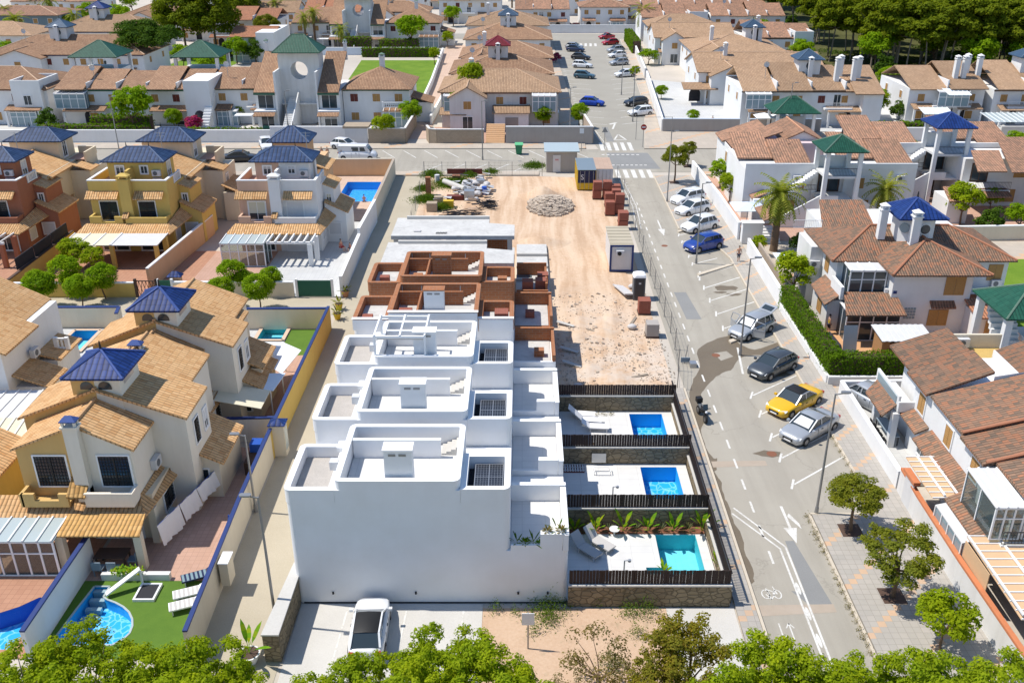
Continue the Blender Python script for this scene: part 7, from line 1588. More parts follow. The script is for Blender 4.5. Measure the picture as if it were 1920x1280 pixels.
bh('white house with a brown roof and a blue gabled dormer up the pink path', -12, 206, 18, 15, 5.8, 'tile_brown', 2.6, 'white', cup='tile_slate', porch=True, cupx=-3)
bh('white house with a wide brown roof near the top of the pink path', -13, 232, 19, 16, 5.6, 'tile_tan', 2.6, 'old_white', chim=1)
# white row with the round hole in its stair tower
def disc_house(lbl, x0, y0, w, group):
    cx = x0+w*.455
    r = bh(lbl, x0, y0, w*.33, 11, 5.6, 'tile_brown', 2.2, 'white', trim='green_paint', kind='steps', balcony=(.55,.95), sun=(.1,.4,0), group=group)
    r2 = w*.33
    # tower with a round opening: front wall made of a ring of faces
    zc, yc, rad, hw, z1 = 8.3, y0-.0, 1.35, 3.2, 11.2
    for yy, nm in ((yc,'tower_wall'),):
        b = MB(); n = 32; inner = [(cx+rad*cos(2*pi*k/n), zc+rad*sin(2*pi*k/n)) for k in range(n)]
        def sq(a):
            c_, s_ = cos(a), sin(a); zl, zh = zc, z1-zc
            t = min(hw/max(abs(c_),1e-6), (zh if s_ > 0 else zl)/max(abs(s_),1e-6)); return (cx+t*c_, zc+t*s_)
        outer = [sq(2*pi*(k)/n) for k in range(n)]
        for k in range(n):
            j = (k+1) % n
            for dy, fl in ((0,1),(3.6,-1)): b.poly([(inner[k][0],yy+dy,inner[k][1]),(outer[k][0],yy+dy,outer[k][1]),(outer[j][0],yy+dy,outer[j][1]),(inner[j][0],yy+dy,inner[j][1])][::fl])
            b.poly([(inner[k][0],yy,inner[k][1]),(inner[j][0],yy,inner[j][1]),(inner[j][0],yy+3.6,inner[j][1]),(inner[k][0],yy+3.6,inner[k][1])])
            b.poly([(outer[j][0],yy,outer[j][1]),(outer[k][0],yy,outer[k][1]),(outer[k][0],yy+3.6,outer[k][1]),(outer[j][0],yy+3.6,outer[j][1])])
        b.build(nm, M['old_white'], r)
    box('side_wall', M['white'], r, cx-3.3,cx-3.05,y0-3.5,y0+8,0,8.6); box('side_wall', M['white'], r, cx+3.05,cx+3.3,y0-3.5,y0+8,0,8.6)
    hipt(r,'tile_green',cx-3.7,cx+3.7,y0-1.4,y0+4.2,z1,2.4,False)
    stairs(r,cx-1.9,cx-.5,y0-7.5,y0-.1,.2,4.2,18,'y','old_white'); box('landing', M['old_white'], r, cx-3,cx+3,y0-1.,y0-.05,3.2,3.4); MB().mesh([(cx-.45,y0-7.6,0),(cx-.45,y0-.1,0),(cx-.45,y0-.1,5.2),(cx-.45,y0-7.6,1.),(cx-.3,y0-7.6,0),(cx-.3,y0-.1,0),(cx-.3,y0-.1,5.2),(cx-.3,y0-7.6,1.)],[(3,2,1,0),(4,5,6,7),(3,7,6,2),(0,4,7,3),(1,2,6,5)]).build('stair_wall', M['white'], r)
    # steep roofs either side of the tower
    for xa, xb in ((cx-6.6,cx-3.3),(cx+3.3,cx+6.6)):
        roofp(r,'tile_brown',[(xa,y0-3.6,5.6),(xb,y0-3.6,5.6),(xb,y0+6,10.4),(xa,y0+6,10.4)],.2); box('wall', M['white'], r, xa+.05,xb-.05,y0-3.,y0+8,0,5.5); win(r,'F',y0-3.,(xa+xb)/2-1.2,3.,2.4,2.1,'white_paint','glass'); box('balcony', M['white'], r, xa,xb,y0-4.4,y0-3,2.6,2.9); roofp(r,'tile_brown',[(xa,y0-5.4,2.3),(xb,y0-5.4,2.3),(xb,y0-4.3,2.75),(xa,y0-4.3,2.75)],.1); box('eave_band', M['green_paint'], r, xa,xb,y0-3.7,y0-3.6,5.2,5.45)
        win(r,'F',y0-3.,(xa+xb)/2-1.,.1,2.,2.1,'white_paint','glass'); chimney(r,'white',xb-.5 if xa > cx else xa,xb if xa > cx else xa+.5,y0+6,y0+6.6,9.,11.6,'tile_green')
    # right hand part under a hipped roof
    xr = cx+6.65; wr = x0+w-xr; box('wall', M['white'], r, xr,xr+wr,y0-.5,y0+10,0,5.6); MB().hip(xr-.1,xr+wr+.5,y0-1,y0+10.5,5.6,2.6,.15).build('roof', M['tile_brown'], r); box('eave_band', M['green_paint'], r, xr,xr+wr,y0-.57,y0-.51,5.25,5.5)
    k = max(2,int(wr/3.2))
    for j in range(k): win(r,'F',y0-.5,xr+wr*(j+.5)/k-.6,3.6,1.2,1.2,'white_paint',('red','wood','wood')[j%3],fw=.06); win(r,'F',y0-.5,xr+wr*(j+.5)/k-.6,.7,1.2,1.2,'white_paint','wood',fw=.06)
    sunroom(r,xr+wr*.62,xr+wr*.98,y0-2.8,y0-.5,0,2.5,'tile_brown',.5,4,'glass_blue'); balus(r,(xr+wr*.62,y0-2.6),(xr+wr*.98,y0-2.6),3.1,.8); chimney(r,'white',xr+wr*.5,xr+wr*.5+.8,y0+5,y0+5.8,7.5,9.6,'tile_green'); win(r,'R',xr+wr,y0+4,3.6,1,1.2,'white_paint','wood')
    roofp(r,'tile_brown',[(xr+wr-.1,y0+1,4.2),(xr+wr+3.5,y0+1,3.1),(xr+wr+3.5,y0+6,3.1),(xr+wr-.1,y0+6,4.2)],.14); box('wall', M['white'], r, xr+wr,xr+wr+3.2,y0+1.4,y0+5.8,0,3.1)
    awn = box('awning', M['white_cloth'], r, cx-9.5,cx-6.8,y0-5.4,y0-3.6,2.3,2.4)
    return r
disc_house('white row with a green roofed tower pierced by a round hole, nearest the cross street', -49.3, 150.5, 31.5, 'houses beyond the cross street')
disc_house('farther white row with a second round holed tower cut by the top edge', -56, 238, 36, 'houses beyond the cross street')
# row with two green pyramids at the left
r = bh('white row with two green pavilion roofs beyond the cross street', -73, 149.5, 23.5, 11, 5.6, 'tile_brown', 1.8, 'white', trim='green_paint', kind='steps', sun=(.0,.2,2.9), balcony=(.86,.99), step=1)
for cx, cy in ((-70.4,161),(-53.6,161)):
    hipt(r,'tile_green',cx-4,cx+4,cy-3,cy+4.5,9.2,2.2,False,'pavilion_roof')
    for a, b_ in ((-3.4,-2.4),(3.4,-2.4),(-3.4,3.9),(3.4,3.9)): box('pillar', M['white'], r, cx+a-.25,cx+a+.25,cy+b_-.25,cy+b_+.25,5,9.1)
    box('wall', M['white'], r, cx-3.4,cx+3.4,cy-1.5,cy+4,0,7)
box('wall', M['white'], r, -52.5,-48.5,147.5,160,0,7.2); stairs(r,-49.6,-48.4,143.5,150,0,5,14); arch(r,'F',147.5,-51.3,.6,1.6,1.3)
bh('white house with a brown hip roof cut by the left edge near the street', -92, 150, 17, 13, 5.6, 'tile_brown', 2.4, 'white', trim='wood_red', sun=(.66,.9,0))
bh('white house with navy trim and a blue cupola on a brown roof, at the left', -103, 186, 30, 14, 5.6, 'tile_brown', 2.8, 'white', trim='blue_paint', cup='tile_slate', cupx=-91, balcony=(.66,.82))
bh('white house with navy trim and a blue cupola farther back at the left', -106, 219, 23, 14, 5.8, 'tile_tan', 2.8, 'white', trim='blue_paint', cup='tile_blue', cupx=-97)
bh('white house with crimson trim under a brown roof at the top left', -101, 248, 24, 14, 6, 'tile_brown', 2.8, 'white', trim='wood_red', cup='tile_crimson', cupx=-92)
r = bh('grey blue villa with dark arches at the top left corner', -138, 245, 22, 14, 6.5, 'tile_orange', 1.6, 'blue_grey', porch=False, balcony=True)
for k in range(3): arch(r,'F',245,-133+5*k,.3,3.2,1.6,'mesh_dark')
box('terrace_wall', M['white'], r, -140,-115,238,238.4,0,2.4)
bh('white house with red roofs behind the tall pines', -76, 236, 17, 12, 6.3, 'tile_red', 1.8, 'white', kind='steps', balcony=(.1,.5))
r = bh('white flat roofed house with a red gable between the pines and the palms', -64, 214, 9, 12, 5.4, 'tile_red', 1.4, 'white', kind='gable', sun=(.1,.8,0), porch=False); box('wall', M['white'], r, -58,-54,212,226,0,6.4)
# houses along the top
for k,(x, y, w, rf, l) in enumerate(((-2,268,15,'tile_orange','white house with an orange roof at the top of the pink path'),(16,270,13,'tile_orange','white house with an orange porch at the end of the far street'),(-24,285,18,'tile_tan','white house under a pale brown roof at the top centre'),(-48,290,20,'tile_brown','long white house with a brown roof at the top, left of centre'),
     (-80,292,22,'tile_tan','white house with a tan roof at the top behind the pines'),(-112,300,24,'tile_orange','white house with an orange roof in the top left distance'),(-150,290,26,'tile_orange','white house with an orange roof at the far top left'),(4,305,22,'tile_brown','far white house beyond the junction with a brown roof'),(-35,325,26,'tile_orange','far white house in the last row, left of the junction'),(-75,335,28,'tile_tan','far white house in the last row behind the top left houses'),(34,310,24,'tile_orange','far white house in the last row, right of the junction'),(-125,345,30,'tile_brown','far white house in the last row at the top left'),(-5,350,30,'tile_tan','farthest white house in the middle of the top edge'))):
    bh(l, x, y, w, 12, 5.6+.4*(k%3), rf, 1.9, 'white', kind=('steps','hip','steps')[k%3], balcony=k%2 == 0, sun=(.6,.9,0) if k%3 == 1 else None, step=k)
bh('white row with bright orange roofs at the top, right of the palm', 30, 247, 17, 12, 5.8, 'tile_orange', 2.2, 'white', kind='steps', balcony=True)
bh('long white row with orange roofs left of the wood', 48, 250, 19, 12, 5.8, 'tile_orange', 2.2, 'white', kind='steps', balcony=True, step=2)
bh('white terrace with orange roofs behind the orange row at the top right', 28, 275, 40, 12, 6, 'tile_orange', 2., 'white', kind='steps', step=1)
# right of the far street
r = bh('white stepped house with tan roofs and a slate blue cupola by the far street', 34, 191, 18, 17, 5.4, 'tile_tan', 2.2, 'white', trim='wood_dark', cup='tile_slate', cupx=47, chim=2, side='L')
r = bh('white house with a long tan roof and a bare side wall facing the far street', 31, 168, 22, 14, 5.4, 'tile_tan', 2.2, 'white', trim='wood_dark', kind='gable', side='L', chim=1)
roofp(r,'tile_tan',[(28,165,2.8),(34,165,2.8),(34,168,3.5),(28,168,3.5)],.12); arch(r,'F',168,29.5,.2,2,1.3,'mesh_dark')
r = bh('white row with tan roofs and a slate cupola by the green pavilion', 34.5, 149, 21.5, 13, 5.5, 'tile_tan', 2.4, 'white', trim='wood_dark', kind='steps', cup='tile_slate', cupx=46, sun=(.02,.2,2.9), balcony=(.6,.8), side='L', step=0)
for x in (49.5,50.6,52.2,53.2): chimney(r,'white',x,x+.7,151.5+(x*10%3),152.3+(x*10%3),5.5,9.6)
w = MB(); w.box(53,56,147,153,0,5.2); w.build('wall', M['white'], r); roofp(r,'tile_tan',[(51.5,146.5,5.4),(56,146.5,5.4),(57,158,8),(52.5,158,8)],.15); arch(r,'F',149,37.5,.1,2.6,1.0,'mesh_dark')
for k in range(2):
    x = 37.2+2.6*k; o = thing('parasol', ['white parasol at the left of the terrace pair below the tan row','white parasol at the right of the terrace pair below the tan row'][k], 'parasol', x, 144.5, 0); MB().hip(x-1.4,x+1.4,143.1,145.9,2.4,.6,.03).build('canopy', M['white_cloth'], o); MB().cyl((x,144.5,0),(x,144.5,2.9),.05).build('pole', M['white_paint'], o)
r = bh('white house with tan roofs and clustered chimneys in front of the wood', 61.5, 151, 12, 13, 5.4, 'tile_tan', 2.4, 'white', kind='steps', balcony=(.3,.8), side='L', sun=(.35,.75,2.9))
for x in (69,70.3,71.4,73): chimney(r,'white',x,x+.7,153+(x*7%3),153.8+(x*7%3),5.5,9.6)
awning(r,62.5,67,146.2,149,2.4,2.9,'pale_cloth',6); awning(r,66.5,70,147.8,150.9,5.,5.5,'pale_cloth',5)
r = bh('white house with tan roof and slate cupola at the edge before the wood', 74.5, 150, 20, 13, 5.5, 'tile_tan', 2.6, 'white', trim='wood_dark', kind='steps', cup='tile_slate', cupx=82, balcony=(.1,.4), step=1)
awning(r,70,80,139,144,2.7,3.1,'glass_pale',12); box('terrace_wall', M['concrete'], r, 70,90,136.5,136.9,0,2.6)
r = thing('pavilion', 'open garden pavilion with a green pyramid roof in front of the tan row', 'pavilion', 40.5, 141, 0); hipt(r,'tile_green',37.,44.,138.4,144.6,4.1,2.0,False)
for x, y in ((37.8,139),(43.2,139),(37.8,144),(43.2,144)): box('pillar', M['white'], r, x-.2,x+.2,y-.2,y+.2,0,4.)
box('wall', M['old_white'], r, 38.2,43,143.4,143.8,0,2.6)
# walls, steps and gardens
def gw(label, pts, h, mat, cap): return wall_line('garden_wall', label, pts, h, .3, mat, cap)
gw('beige block wall facing the cross street, with the rounded end', [(-14.2,139.5),(-13.6,137.2),(-12.5,136.8),(-5.6,136.8)], 2.1, 'block_wall', 'old_white'); gw('long plain beige wall left of the crossing', [(-2.4,136.8),(10.3,136.8)], 2.5, 'grey_wall', 'cap_white'); gw('short tan wall closing the yard behind the long beige wall', [(10.3,136.8),(9.6,147)], 2.4, 'tan_wall', 'old_white')
gw('beige block wall left of the pink path', [(-22.6,137),(-17.2,137),(-16.9,149)], 2.2, 'block_wall', 'old_white'); gw('white wall with a garage door below the round holed row', [(-37,137.2),(-26.,137.2)], 2.4, 'white', 'cap_white'); gw('white wall along the street behind the navy towers', [(-100,138),(-37.2,138)], 1.7, 'white', 'cap_white')
gw('white wall along the right side of the pink path', [(-14.6,150),(-13.3,200),(-13,240)], 1.3, 'white', 'cap_white'); gw('white balustraded wall along the left side of the pink path', [(-17.2,150),(-17.5,185),(-18.5,226)], 1.2, 'white', 'cap_white'); gw('pale blue wall with openings behind the green lawn', [(-56,224),(-20,224)], 1.6, 'pale_cloth', 'cap_white'); gw('white wall behind the tall pines', [(-80,226),(-58,226)], 1.6, 'white', 'cap_white')
gw('white garden wall along the far street, lower part', [(21.7,144.8),(24.7,190)], 1.8, 'white', 'cap_white'); gw('white garden wall along the far street, upper part', [(24.8,193),(27.6,250)], 1.8, 'old_white', 'cap_white'); gw('grey base wall of the corner with the two parasols', [(21.7,144.6),(33.5,144.4)], 2., 'grey_wall', 'pale_cloth'); gw('grey wall right of the gate with the two parasols', [(35.,144.4),(46,144.4)], 2., 'grey_wall', 'pale_cloth')
gw('white wall with a blue gate under the square hedge', [(48,138.2),(66,138.2)], 2.0, 'white', 'cap_white'); gw('beige wall on the left of the far street car bays', [(5.8,152),(5.0,190),(4,240)], 1.4, 'cream_wall', 'cap_white'); gw('white wall at the far end of the far street', [(-10,263.5),(32,263.5)], 2., 'white', 'cap_white')
g = tag(MB().box(55.4,56.5,138.0,138.06,0,2.1).build('garden_gate', M['navy']), 'dark blue gate in the white wall under the square hedge', 'gate'); MB().box(55.35,56.55,137.96,138.1,2.1,2.2).build('lintel', M['white'], g)
g = tag(MB().box(-26,-22.7,136.9,137.2,.05,2.2).build('garage_door', M['panel_white']), 'white garage door in the beige surround facing the cross street', 'door'); MB().box(-26.3,-22.5,136.95,140,2.2,2.5).build('lintel', M['block_wall'], g)
s_ = thing('garden_steps', 'flight of pale steps between the beige walls', 'steps', -4, 137, 0); stairs(s_,-5.4,-2.6,136.8,143,0,1.6,10,'y','peach','step')
struct('path', MB().poly([(-17.,140,.003),(-14.3,140,.003),(-13.2,240,.003),(-18.6,240,.003)]), M['path_pink']); sheet('lawn','grass',[(-34,176),(-18,176),(-19,216),(-36,216)],.002); sheet('lawn','grass',[(-78,196),(-64,196),(-62,220),(-76,220)],.002)
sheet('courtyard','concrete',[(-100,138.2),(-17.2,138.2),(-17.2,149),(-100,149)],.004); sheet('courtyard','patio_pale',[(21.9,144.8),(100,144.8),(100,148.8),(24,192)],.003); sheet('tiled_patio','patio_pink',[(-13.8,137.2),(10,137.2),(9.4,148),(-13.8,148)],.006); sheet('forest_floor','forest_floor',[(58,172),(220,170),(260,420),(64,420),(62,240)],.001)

for k,(x, y, w, d, rf, kd, l) in enumerate(((29,212,17,12,'tile_tan','gable','white house with a tan gable roof halfway up the far street, right side'),(48,210,15,12,'tile_orange','steps','white row with faded orange roofs between the tan houses and the wood'),(30,230,16,11,'tile_tan','hip','small white hip roofed house by the palm on the far street'),
    (-40,262,15,11,'tile_brown','hip','white hip roofed house behind the second round holed tower'),(-58,262,15,11,'tile_red','steps','white house with red stepped roofs behind the far white row'),(-76,262,16,11,'tile_tan','gable','white gabled house with a tan roof behind the tall pines'),(-128,214,20,13,'tile_tan','hip','white house with a tan hip roof at the left edge of the avenue'),(-118,164,18,13,'tile_brown','gable','white house with a brown gable at the far left edge'),
    (78,122,22,11,'tile_orange','steps','white row with orange roofs at the right edge behind the blue tower'),(64,104,20,12,'tile_orange','steps','white row with orange roofs at the right edge below the blue tower'),(62,84,18,12,'tile_mixed','hip','white house with a mottled roof cut by the right edge'))):
    bh(l, x, y, w, d, 5.6, rf, 2.2, 'white', kind=kd, balcony=k%2 == 0, chim=k%2, step=k, side='L' if x > 0 else 'R', trim=(None,'wood_dark')[k%2])
# ---------------------------------------------------------------- trees and plants
NR = np.random.RandomState(11)
def leaf_mesh(name, P, Nrm, size, mat, aspect=.6):
    """one small four-cornered leaf per point"""
    n = len(P); Nrm = Nrm/np.maximum(np.linalg.norm(Nrm,axis=1,keepdims=True),1e-6)
    t = np.cross(Nrm, NR.normal(size=(n,3))); t /= np.maximum(np.linalg.norm(t,axis=1,keepdims=True),1e-6); b = np.cross(Nrm, t)
    s = (size*NR.uniform(.65,1.3,(n,1)))
    V = np.stack([P-t*s, P-b*s*aspect+Nrm*s*.12, P+t*s, P+b*s*aspect+Nrm*s*.12], 1).reshape(-1,3)
    me = bpy.data.meshes.new(name); me.vertices.add(4*n); me.vertices.foreach_set('co', V.ravel()); me.loops.add(4*n); me.loops.foreach_set('vertex_index', np.arange(4*n))
    me.polygons.add(n); me.polygons.foreach_set('loop_start', np.arange(n)*4); me.polygons.foreach_set('loop_total', np.full(n,4)); me.update(calc_edges=True); me.materials.append(M[mat]); return me
def sphere_pts(n): v = NR.normal(size=(n,3)); return v/np.linalg.norm(v,axis=1,keepdims=True)
def clumps_crown(name, centers, radii, per, size, mat, up=.4, flat=.75, fill=.35):
    P, N_ = [], []
    for c, r in zip(centers, radii):
        k = int(per*(r/np.mean(radii))**2); d = sphere_pts(k); d[:,2] = np.where(d[:,2] < -.35, -d[:,2], d[:,2])
        rad = r*(1-fill*NR.uniform(0,1,(k,1))**2)*NR.uniform(.82,1.1,(k,1)); p = d*rad; p[:,2] *= flat
        P.append(p+np.array(c)); N_.append(d+np.array([0,0,up])+NR.normal(scale=.45,size=(k,3)))
    return leaf_mesh(name, np.concatenate(P), np.concatenate(N_), size, mat)
def ell_centers(n, rx, rz, zc, inner=.45, low=-.5):
    out = []
    while len(out) < n:
        d = sphere_pts(1)[0]
        if d[2] < low: continue
        q = inner+(1-inner)*NR.rand()**.6; out.append((d[0]*rx*q, d[1]*rx*q, zc+d[2]*rz*q))
    return out
def link(name, me, parent):
    o = bpy.data.objects.new(name, me); COL.objects.link(o); setpar(o, parent); return o
def trunk_mb(h, r, tips, bark='bark', lean=(0,0)):
    b = MB(); top = (lean[0],lean[1],h); mid = (lean[0]*.4+.05,lean[1]*.4,h*.5)
    b.cyl((0,0,-.05),mid,r,r*.8,7,False); b.cyl(mid,top,r*.8,r*.65,7,False)
    for t in tips: 
        m = ((top[0]+t[0])/2+NR.uniform(-.15,.15), (top[1]+t[1])/2+NR.uniform(-.15,.15), top[2]+(t[2]-top[2])*.45); b.cyl(top,m,r*.45,r*.3,5,False); b.cyl(m,t,r*.3,r*.1,5,False)
    return b
PROTO = {}
def make_tree(kind, v):
    K = dict(
        fore=(3.3,lambda: (ell_centers(85,1.95,1.45,3.2,.25,-.8),NR.uniform(.2,.48,85)),125,.07,'leaf_bright',1.5,.1,'bark_pale'),
        rust=(3.2,lambda: (ell_centers(80,1.9,1.4,3.0,.25,-.8),NR.uniform(.2,.46,80)),110,.065,'leaf_rust',1.5,.1,'bark'),
        dry=(2.2,lambda: (ell_centers(34,1.7,1.2,1.7,.3,-.8),NR.uniform(.3,.5,34)),52,.06,'leaf_dry',.7,.07,'bark'),
        pave=(3.6,lambda: (ell_centers(70,1.55,1.2,3.3,.5,-.7),NR.uniform(.25,.5,70)),130,.075,'leaf_olive',2.2,.12,'bark'),
        open=(3.8,lambda: (ell_centers(60,1.95,1.5,3.5,.5,-.7),NR.uniform(.22,.5,60)),130,.075,'leaf_olive',2.2,.13,'bark'),
        round=(2.3,lambda: ([tuple(p*[.92,.92,.84]+[0,0,1.95]) for p in sphere_pts(70)],NR.uniform(.34,.46,70)),110,.07,'leaf_round',1.2,.07,'bark'),
        leafy=(4.5,lambda: (ell_centers(40,2.2,1.9,3.6,.5,-.8),NR.uniform(.6,.95,40)),90,.17,'leaf_round',1.8,.16,'bark'),
        lemon=(3.2,lambda: (ell_centers(34,1.5,1.1,2.5,.4,-.7),NR.uniform(.35,.6,34)),110,.11,'leaf_bright',1.2,.1,'bark'),
        bush=(1.6,lambda: (ell_centers(22,.9,.75,.75,.5,-.6),NR.uniform(.3,.5,22)),70,.11,'leaf_hedge',.3,.06,'bark'),
        dark=(3,lambda: (ell_centers(30,1.4,1.5,1.8,.5,-.8),NR.uniform(.45,.7,30)),80,.15,'leaf_dark',.6,.1,'bark'),
        flower=(2,lambda: (ell_centers(24,1.0,.9,1.1,.5,-.6),NR.uniform(.35,.5,24)),70,.13,'leaf_flower',.4,.06,'bark'),
        pine=(13,lambda: pine_cl(),200,.25,'leaf_pine',6.5,.17,'bark_pale'),
        umbrella=(9,lambda: (ell_centers(75,6.4,2.9,7.6,.4,-.3),NR.uniform(1.,1.7,75)),230,.2,'leaf_dark',5.2,.3,'bark'),
        bigpine=(9,lambda: (ell_centers(75,5.6,5.2,9.6,.35,-.9),NR.uniform(1.1,2.,75)),230,.26,'leaf_pine',6.5,.3,'bark'),
    )[kind]
    def pine_cl():
        pts, rr = [], []
        for _ in range(46):
            a = NR.uniform(0,2*pi); z = NR.uniform(6.5,12.3); q = (1-((z-8.4)/5.2)**2)**.5 if abs(z-8.4) < 5.1 else .3; R_ = 3.9*q*NR.rand()**.45; pts.append((R_*cos(a),R_*sin(a),z)); rr.append(NR.uniform(.7,1.35))
        return pts, np.array(rr)
    c, rr = K[1]() if kind != 'pine' else pine_cl()
    root = thing({'pine':'pine_tree','umbrella':'pine_tree','bigpine':'pine_tree','bush':'bush','flower':'bush','dry':'bush','dark':'bush'}.get(kind,'tree'), 'x', 'bush' if kind in ('bush','flower','dry','dark') else 'tree')
    link('crown', clumps_crown('crown', c, rr, K[2], K[3], K[4], flat=.75 if kind in ('pine','umbrella') else .85, fill=.75 if kind in ('fore','rust','open') else .35), root)
    tips = [c[i] for i in NR.choice(len(c), 12 if kind in ('dry','rust','open') else 7, False)]
    o = trunk_mb(K[5],K[6],tips,lean=(NR.uniform(-.3,.3)*(3 if kind == 'pine' else .5),NR.uniform(-.2,.2))).build('trunk', M[K[7]], root, True); PROTO[kind,v] = [root, False]
def tree(kind, v, x, y, label, sc=1., rz=None, group=None, z=0, sz=None):
    if (kind,v) not in PROTO: make_tree(kind, v)
    p = PROTO[kind,v]; rz = rnd.uniform(0,6.28) if rz is None else rz; s3 = (sc,sc,sc*(sz or 1))
    if not p[1]:
        o = p[0]; p[1] = True; o.location = (x,y,z); o.rotation_euler = (0,0,rz); o.scale = s3
    else: o = copy_tree(p[0], x, y, z, rz, sc=s3)
    o['label'] = label
    if group: o['group'] = group
    elif 'group' in o: del o['group']
    return o
G1 = 'trees along the bottom edge'
FT = [(40,1250,1.0,'bright tree at the lower left corner'),(150,1225,1.05,'bright tree hiding the left end of the rounded pool'),(255,1262,1.,'bright tree in front of the rounded pool'),(365,1242,1.05,'bright tree in front of the artificial lawn corner'),(448,1262,.85,'bright tree beside the white pot at the lane end'),
      (100,1330,1.1,'bright tree on the bottom edge, below the left pool'),(330,1340,1.1,'bright tree on the bottom edge, below the lawn'),(560,1300,.9,'bright tree at the near end of the stone wall'),(655,1275,.95,'bright tree left of the white car bonnet'),(708,1230,.8,'bright tree touching the white car'),
      (822,1222,1.,'tall bright tree right of the white car'),(905,1250,1.05,'bright tree in front of the blank white gable'),(980,1300,1.,'bright tree by the post with the white sign'),(760,1320,1.1,'bright tree on the bottom edge below the white car'),(1050,1330,.9,'bright tree on the bottom edge left of the dry shrub'),
      (1455,1248,1.05,'bright tree over the painted bicycle lane'),(1545,1275,1.,'bright tree over the near end of the carriageway'),(1630,1275,.95,'bright tree over the lower right kerb'),(1385,1300,1.,'bright tree between the rusty tree and the bicycle lane'),(1735,1265,1.05,'bright tree over the lower right pavement'),(1800,1270,.9,'bright tree next to the corner of the right pavement'),(1905,1275,1.,'bright tree at the lower right corner')]
for k,(px,py,s_,l) in enumerate(FT):
    x, y = at(px, py+16, 3.6); tree('fore', k%4, x, y, l, s_, None, G1)
tree('rust',0,*at(1290,1225,3.2),'rusty green tree in front of the stone wall corner',1.05); tree('rust',1,*at(1232,1275,3.2),'rusty green tree beside the dry shrub',.9); tree('dry',0,*at(1125,1235,1.8),'bare dry shrub on the waste ground',1.05); tree('dry',1,*at(1060,1285,1.6),'small dry shrub behind the bottom edge trees',.7)
tree('pave',0,16.72+1.95,43.4,'rounded pavement tree in a square pit by the tall lamp',.96,None,None,0,.8); tree('open',0,*at(1672,1120),'large open crowned pavement tree with a visible fork',1.02,None,None,0,.82); tree('lemon',1,*at(1762,1222),'small bright green pavement tree, lowest of the row',.85)
tree('pave',1,*at(1264,344),'larger of the two pavement trees by the crossing',1.05); tree('pave',2,*at(1289,312),'smaller of the two pavement trees by the crossing',.72)
for (x, y) in ((18.67,43.4),at(1672,1120),at(1264,344),at(1289,312)): struct('tree_pit', MB().box(x-.6,x+.6,y-.6,y+.6,.1,.136), M['wood_dark'])
for px, py, s_, l in ((130,552,1.1,'clipped round tree in front of the flowering shrub'),(84,578,1.08,'clipped round tree, leftmost of the lane trees'),(155,578,.95,'clipped round tree beside the leftmost one'),(199,560,1.02,'clipped round tree before the yellow wall'),(440,552,1.,'clipped round tree before the cream wall, rear left'),(420,578,.88,'clipped round tree at the lane edge, front left of the right group'),(489,580,1.,'clipped round tree at the lane edge, front right of the right group'),(511,552,.8,'small clipped round tree beside the white yard wall'),(462,552,.7,'clipped round tree merged between two others by the cream wall')):
    tree('round',rnd.choice((0,1)),*at(px,py),l,s_*1.08,None,'clipped round trees in the lane')
for px, py, k, s_, l, sz in ((148,505,'lemon',1.0,'leafy shrub with orange blossom in the yellow villa yard',.8),(178,512,'lemon',.8,'greyish shrub right of the orange blossom',.8),(1350,350,'leafy',.62,'leafy tree behind the white wall by the pink house',None),(1368,378,'lemon',.9,'bright bush below the leafy tree behind the white wall',None),(1420,480,'lemon',.55,'small lemon tree beside the gate block',None),(1485,560,'lemon',1.15,'broad lemon tree behind the tan wall',None),(1500,478,'dark',.7,'dark shrub beside the big palm',None),
    (405,160,'leafy',1.3,'rounded green tree behind the green pavilion roof',None),(255,250,'leafy',1.25,'leafy tree in front of the row with green pavilions',None),(328,245,'round',1.1,'small round tree before the stair wall',None),(205,125,'leafy',1.0,'bushy tree left of the umbrella pine',None),(505,95,'pave',1.8,'dull green tree by the red gabled house',None),(775,95,'leafy',1.45,'broad leafy tree before the far round holed row',None),(862,238,'leafy',1.0,'dense tree at the beige wall of the broad house',None),(885,225,'lemon',1.6,'tall light tree beside the dense one',1.5),(1020,242,'round',1.35,'round ball tree left of the pair above the long wall',None),(1086,240,'round',1.25,'round ball tree right of the pair above the long wall',None),(770,240,'leafy',.75,'tree beside the pink path wall',None),(722,268,'lemon',1.1,'yellow green tree beside the garage',None),
    (1215,122,'leafy',.85,'wide green bush behind the far street wall',.7),(1240,186,'round',1.0,'small round bush beside the far street wall',.8),(1298,232,'round',.9,'small round bush before the two parasols',.8),(1637,232,'lemon',1.4,'yellow green tree by the tall green hedge',None),(1685,225,'dark',1.0,'dark clipped bush by the tall green hedge',None),(1690,300,'leafy',.6,'green bush between the two stair houses',None),(1850,440,'dark',.9,'spiky dark shrub by the pale piers',None),(1905,440,'leafy',.6,'green bush at the right edge by the pale wall',None),(1800,420,'lemon',1.2,'bright shrub by the blue roofed stair house',None),(1855,400,'leafy',.55,'green shrub under the balcony of the stair house',None),(1085,22,'leafy',.9,'tree over the far junction',None),(1035,30,'leafy',.8,'tree at the top of the pink path',None),(815,120,'lemon',.9,'small tree on the lawn by the pink path',None),(1480,60,'dark',1.3,'dark bush at the edge of the wood',None),(1790,605,'bush',1.1,'low bush by the big house entrance',None),(1740,600,'bush',1.3,'green bush beside the glass blocks',None),(1815,600,'dark',.6,'dark bush beside the green stair tower',None),(520,130,'leafy',.5,'shrub behind the first row left of the lawn',None)):
    tree(k,0,*at(px,py),l,s_,None,None,0,sz)
tree('flower',0,*at(365,250),'magenta bougainvillea beside the stair wall',1.3); tree('flower',0,*at(1042,118),'dull magenta bush by the far street houses',1.)
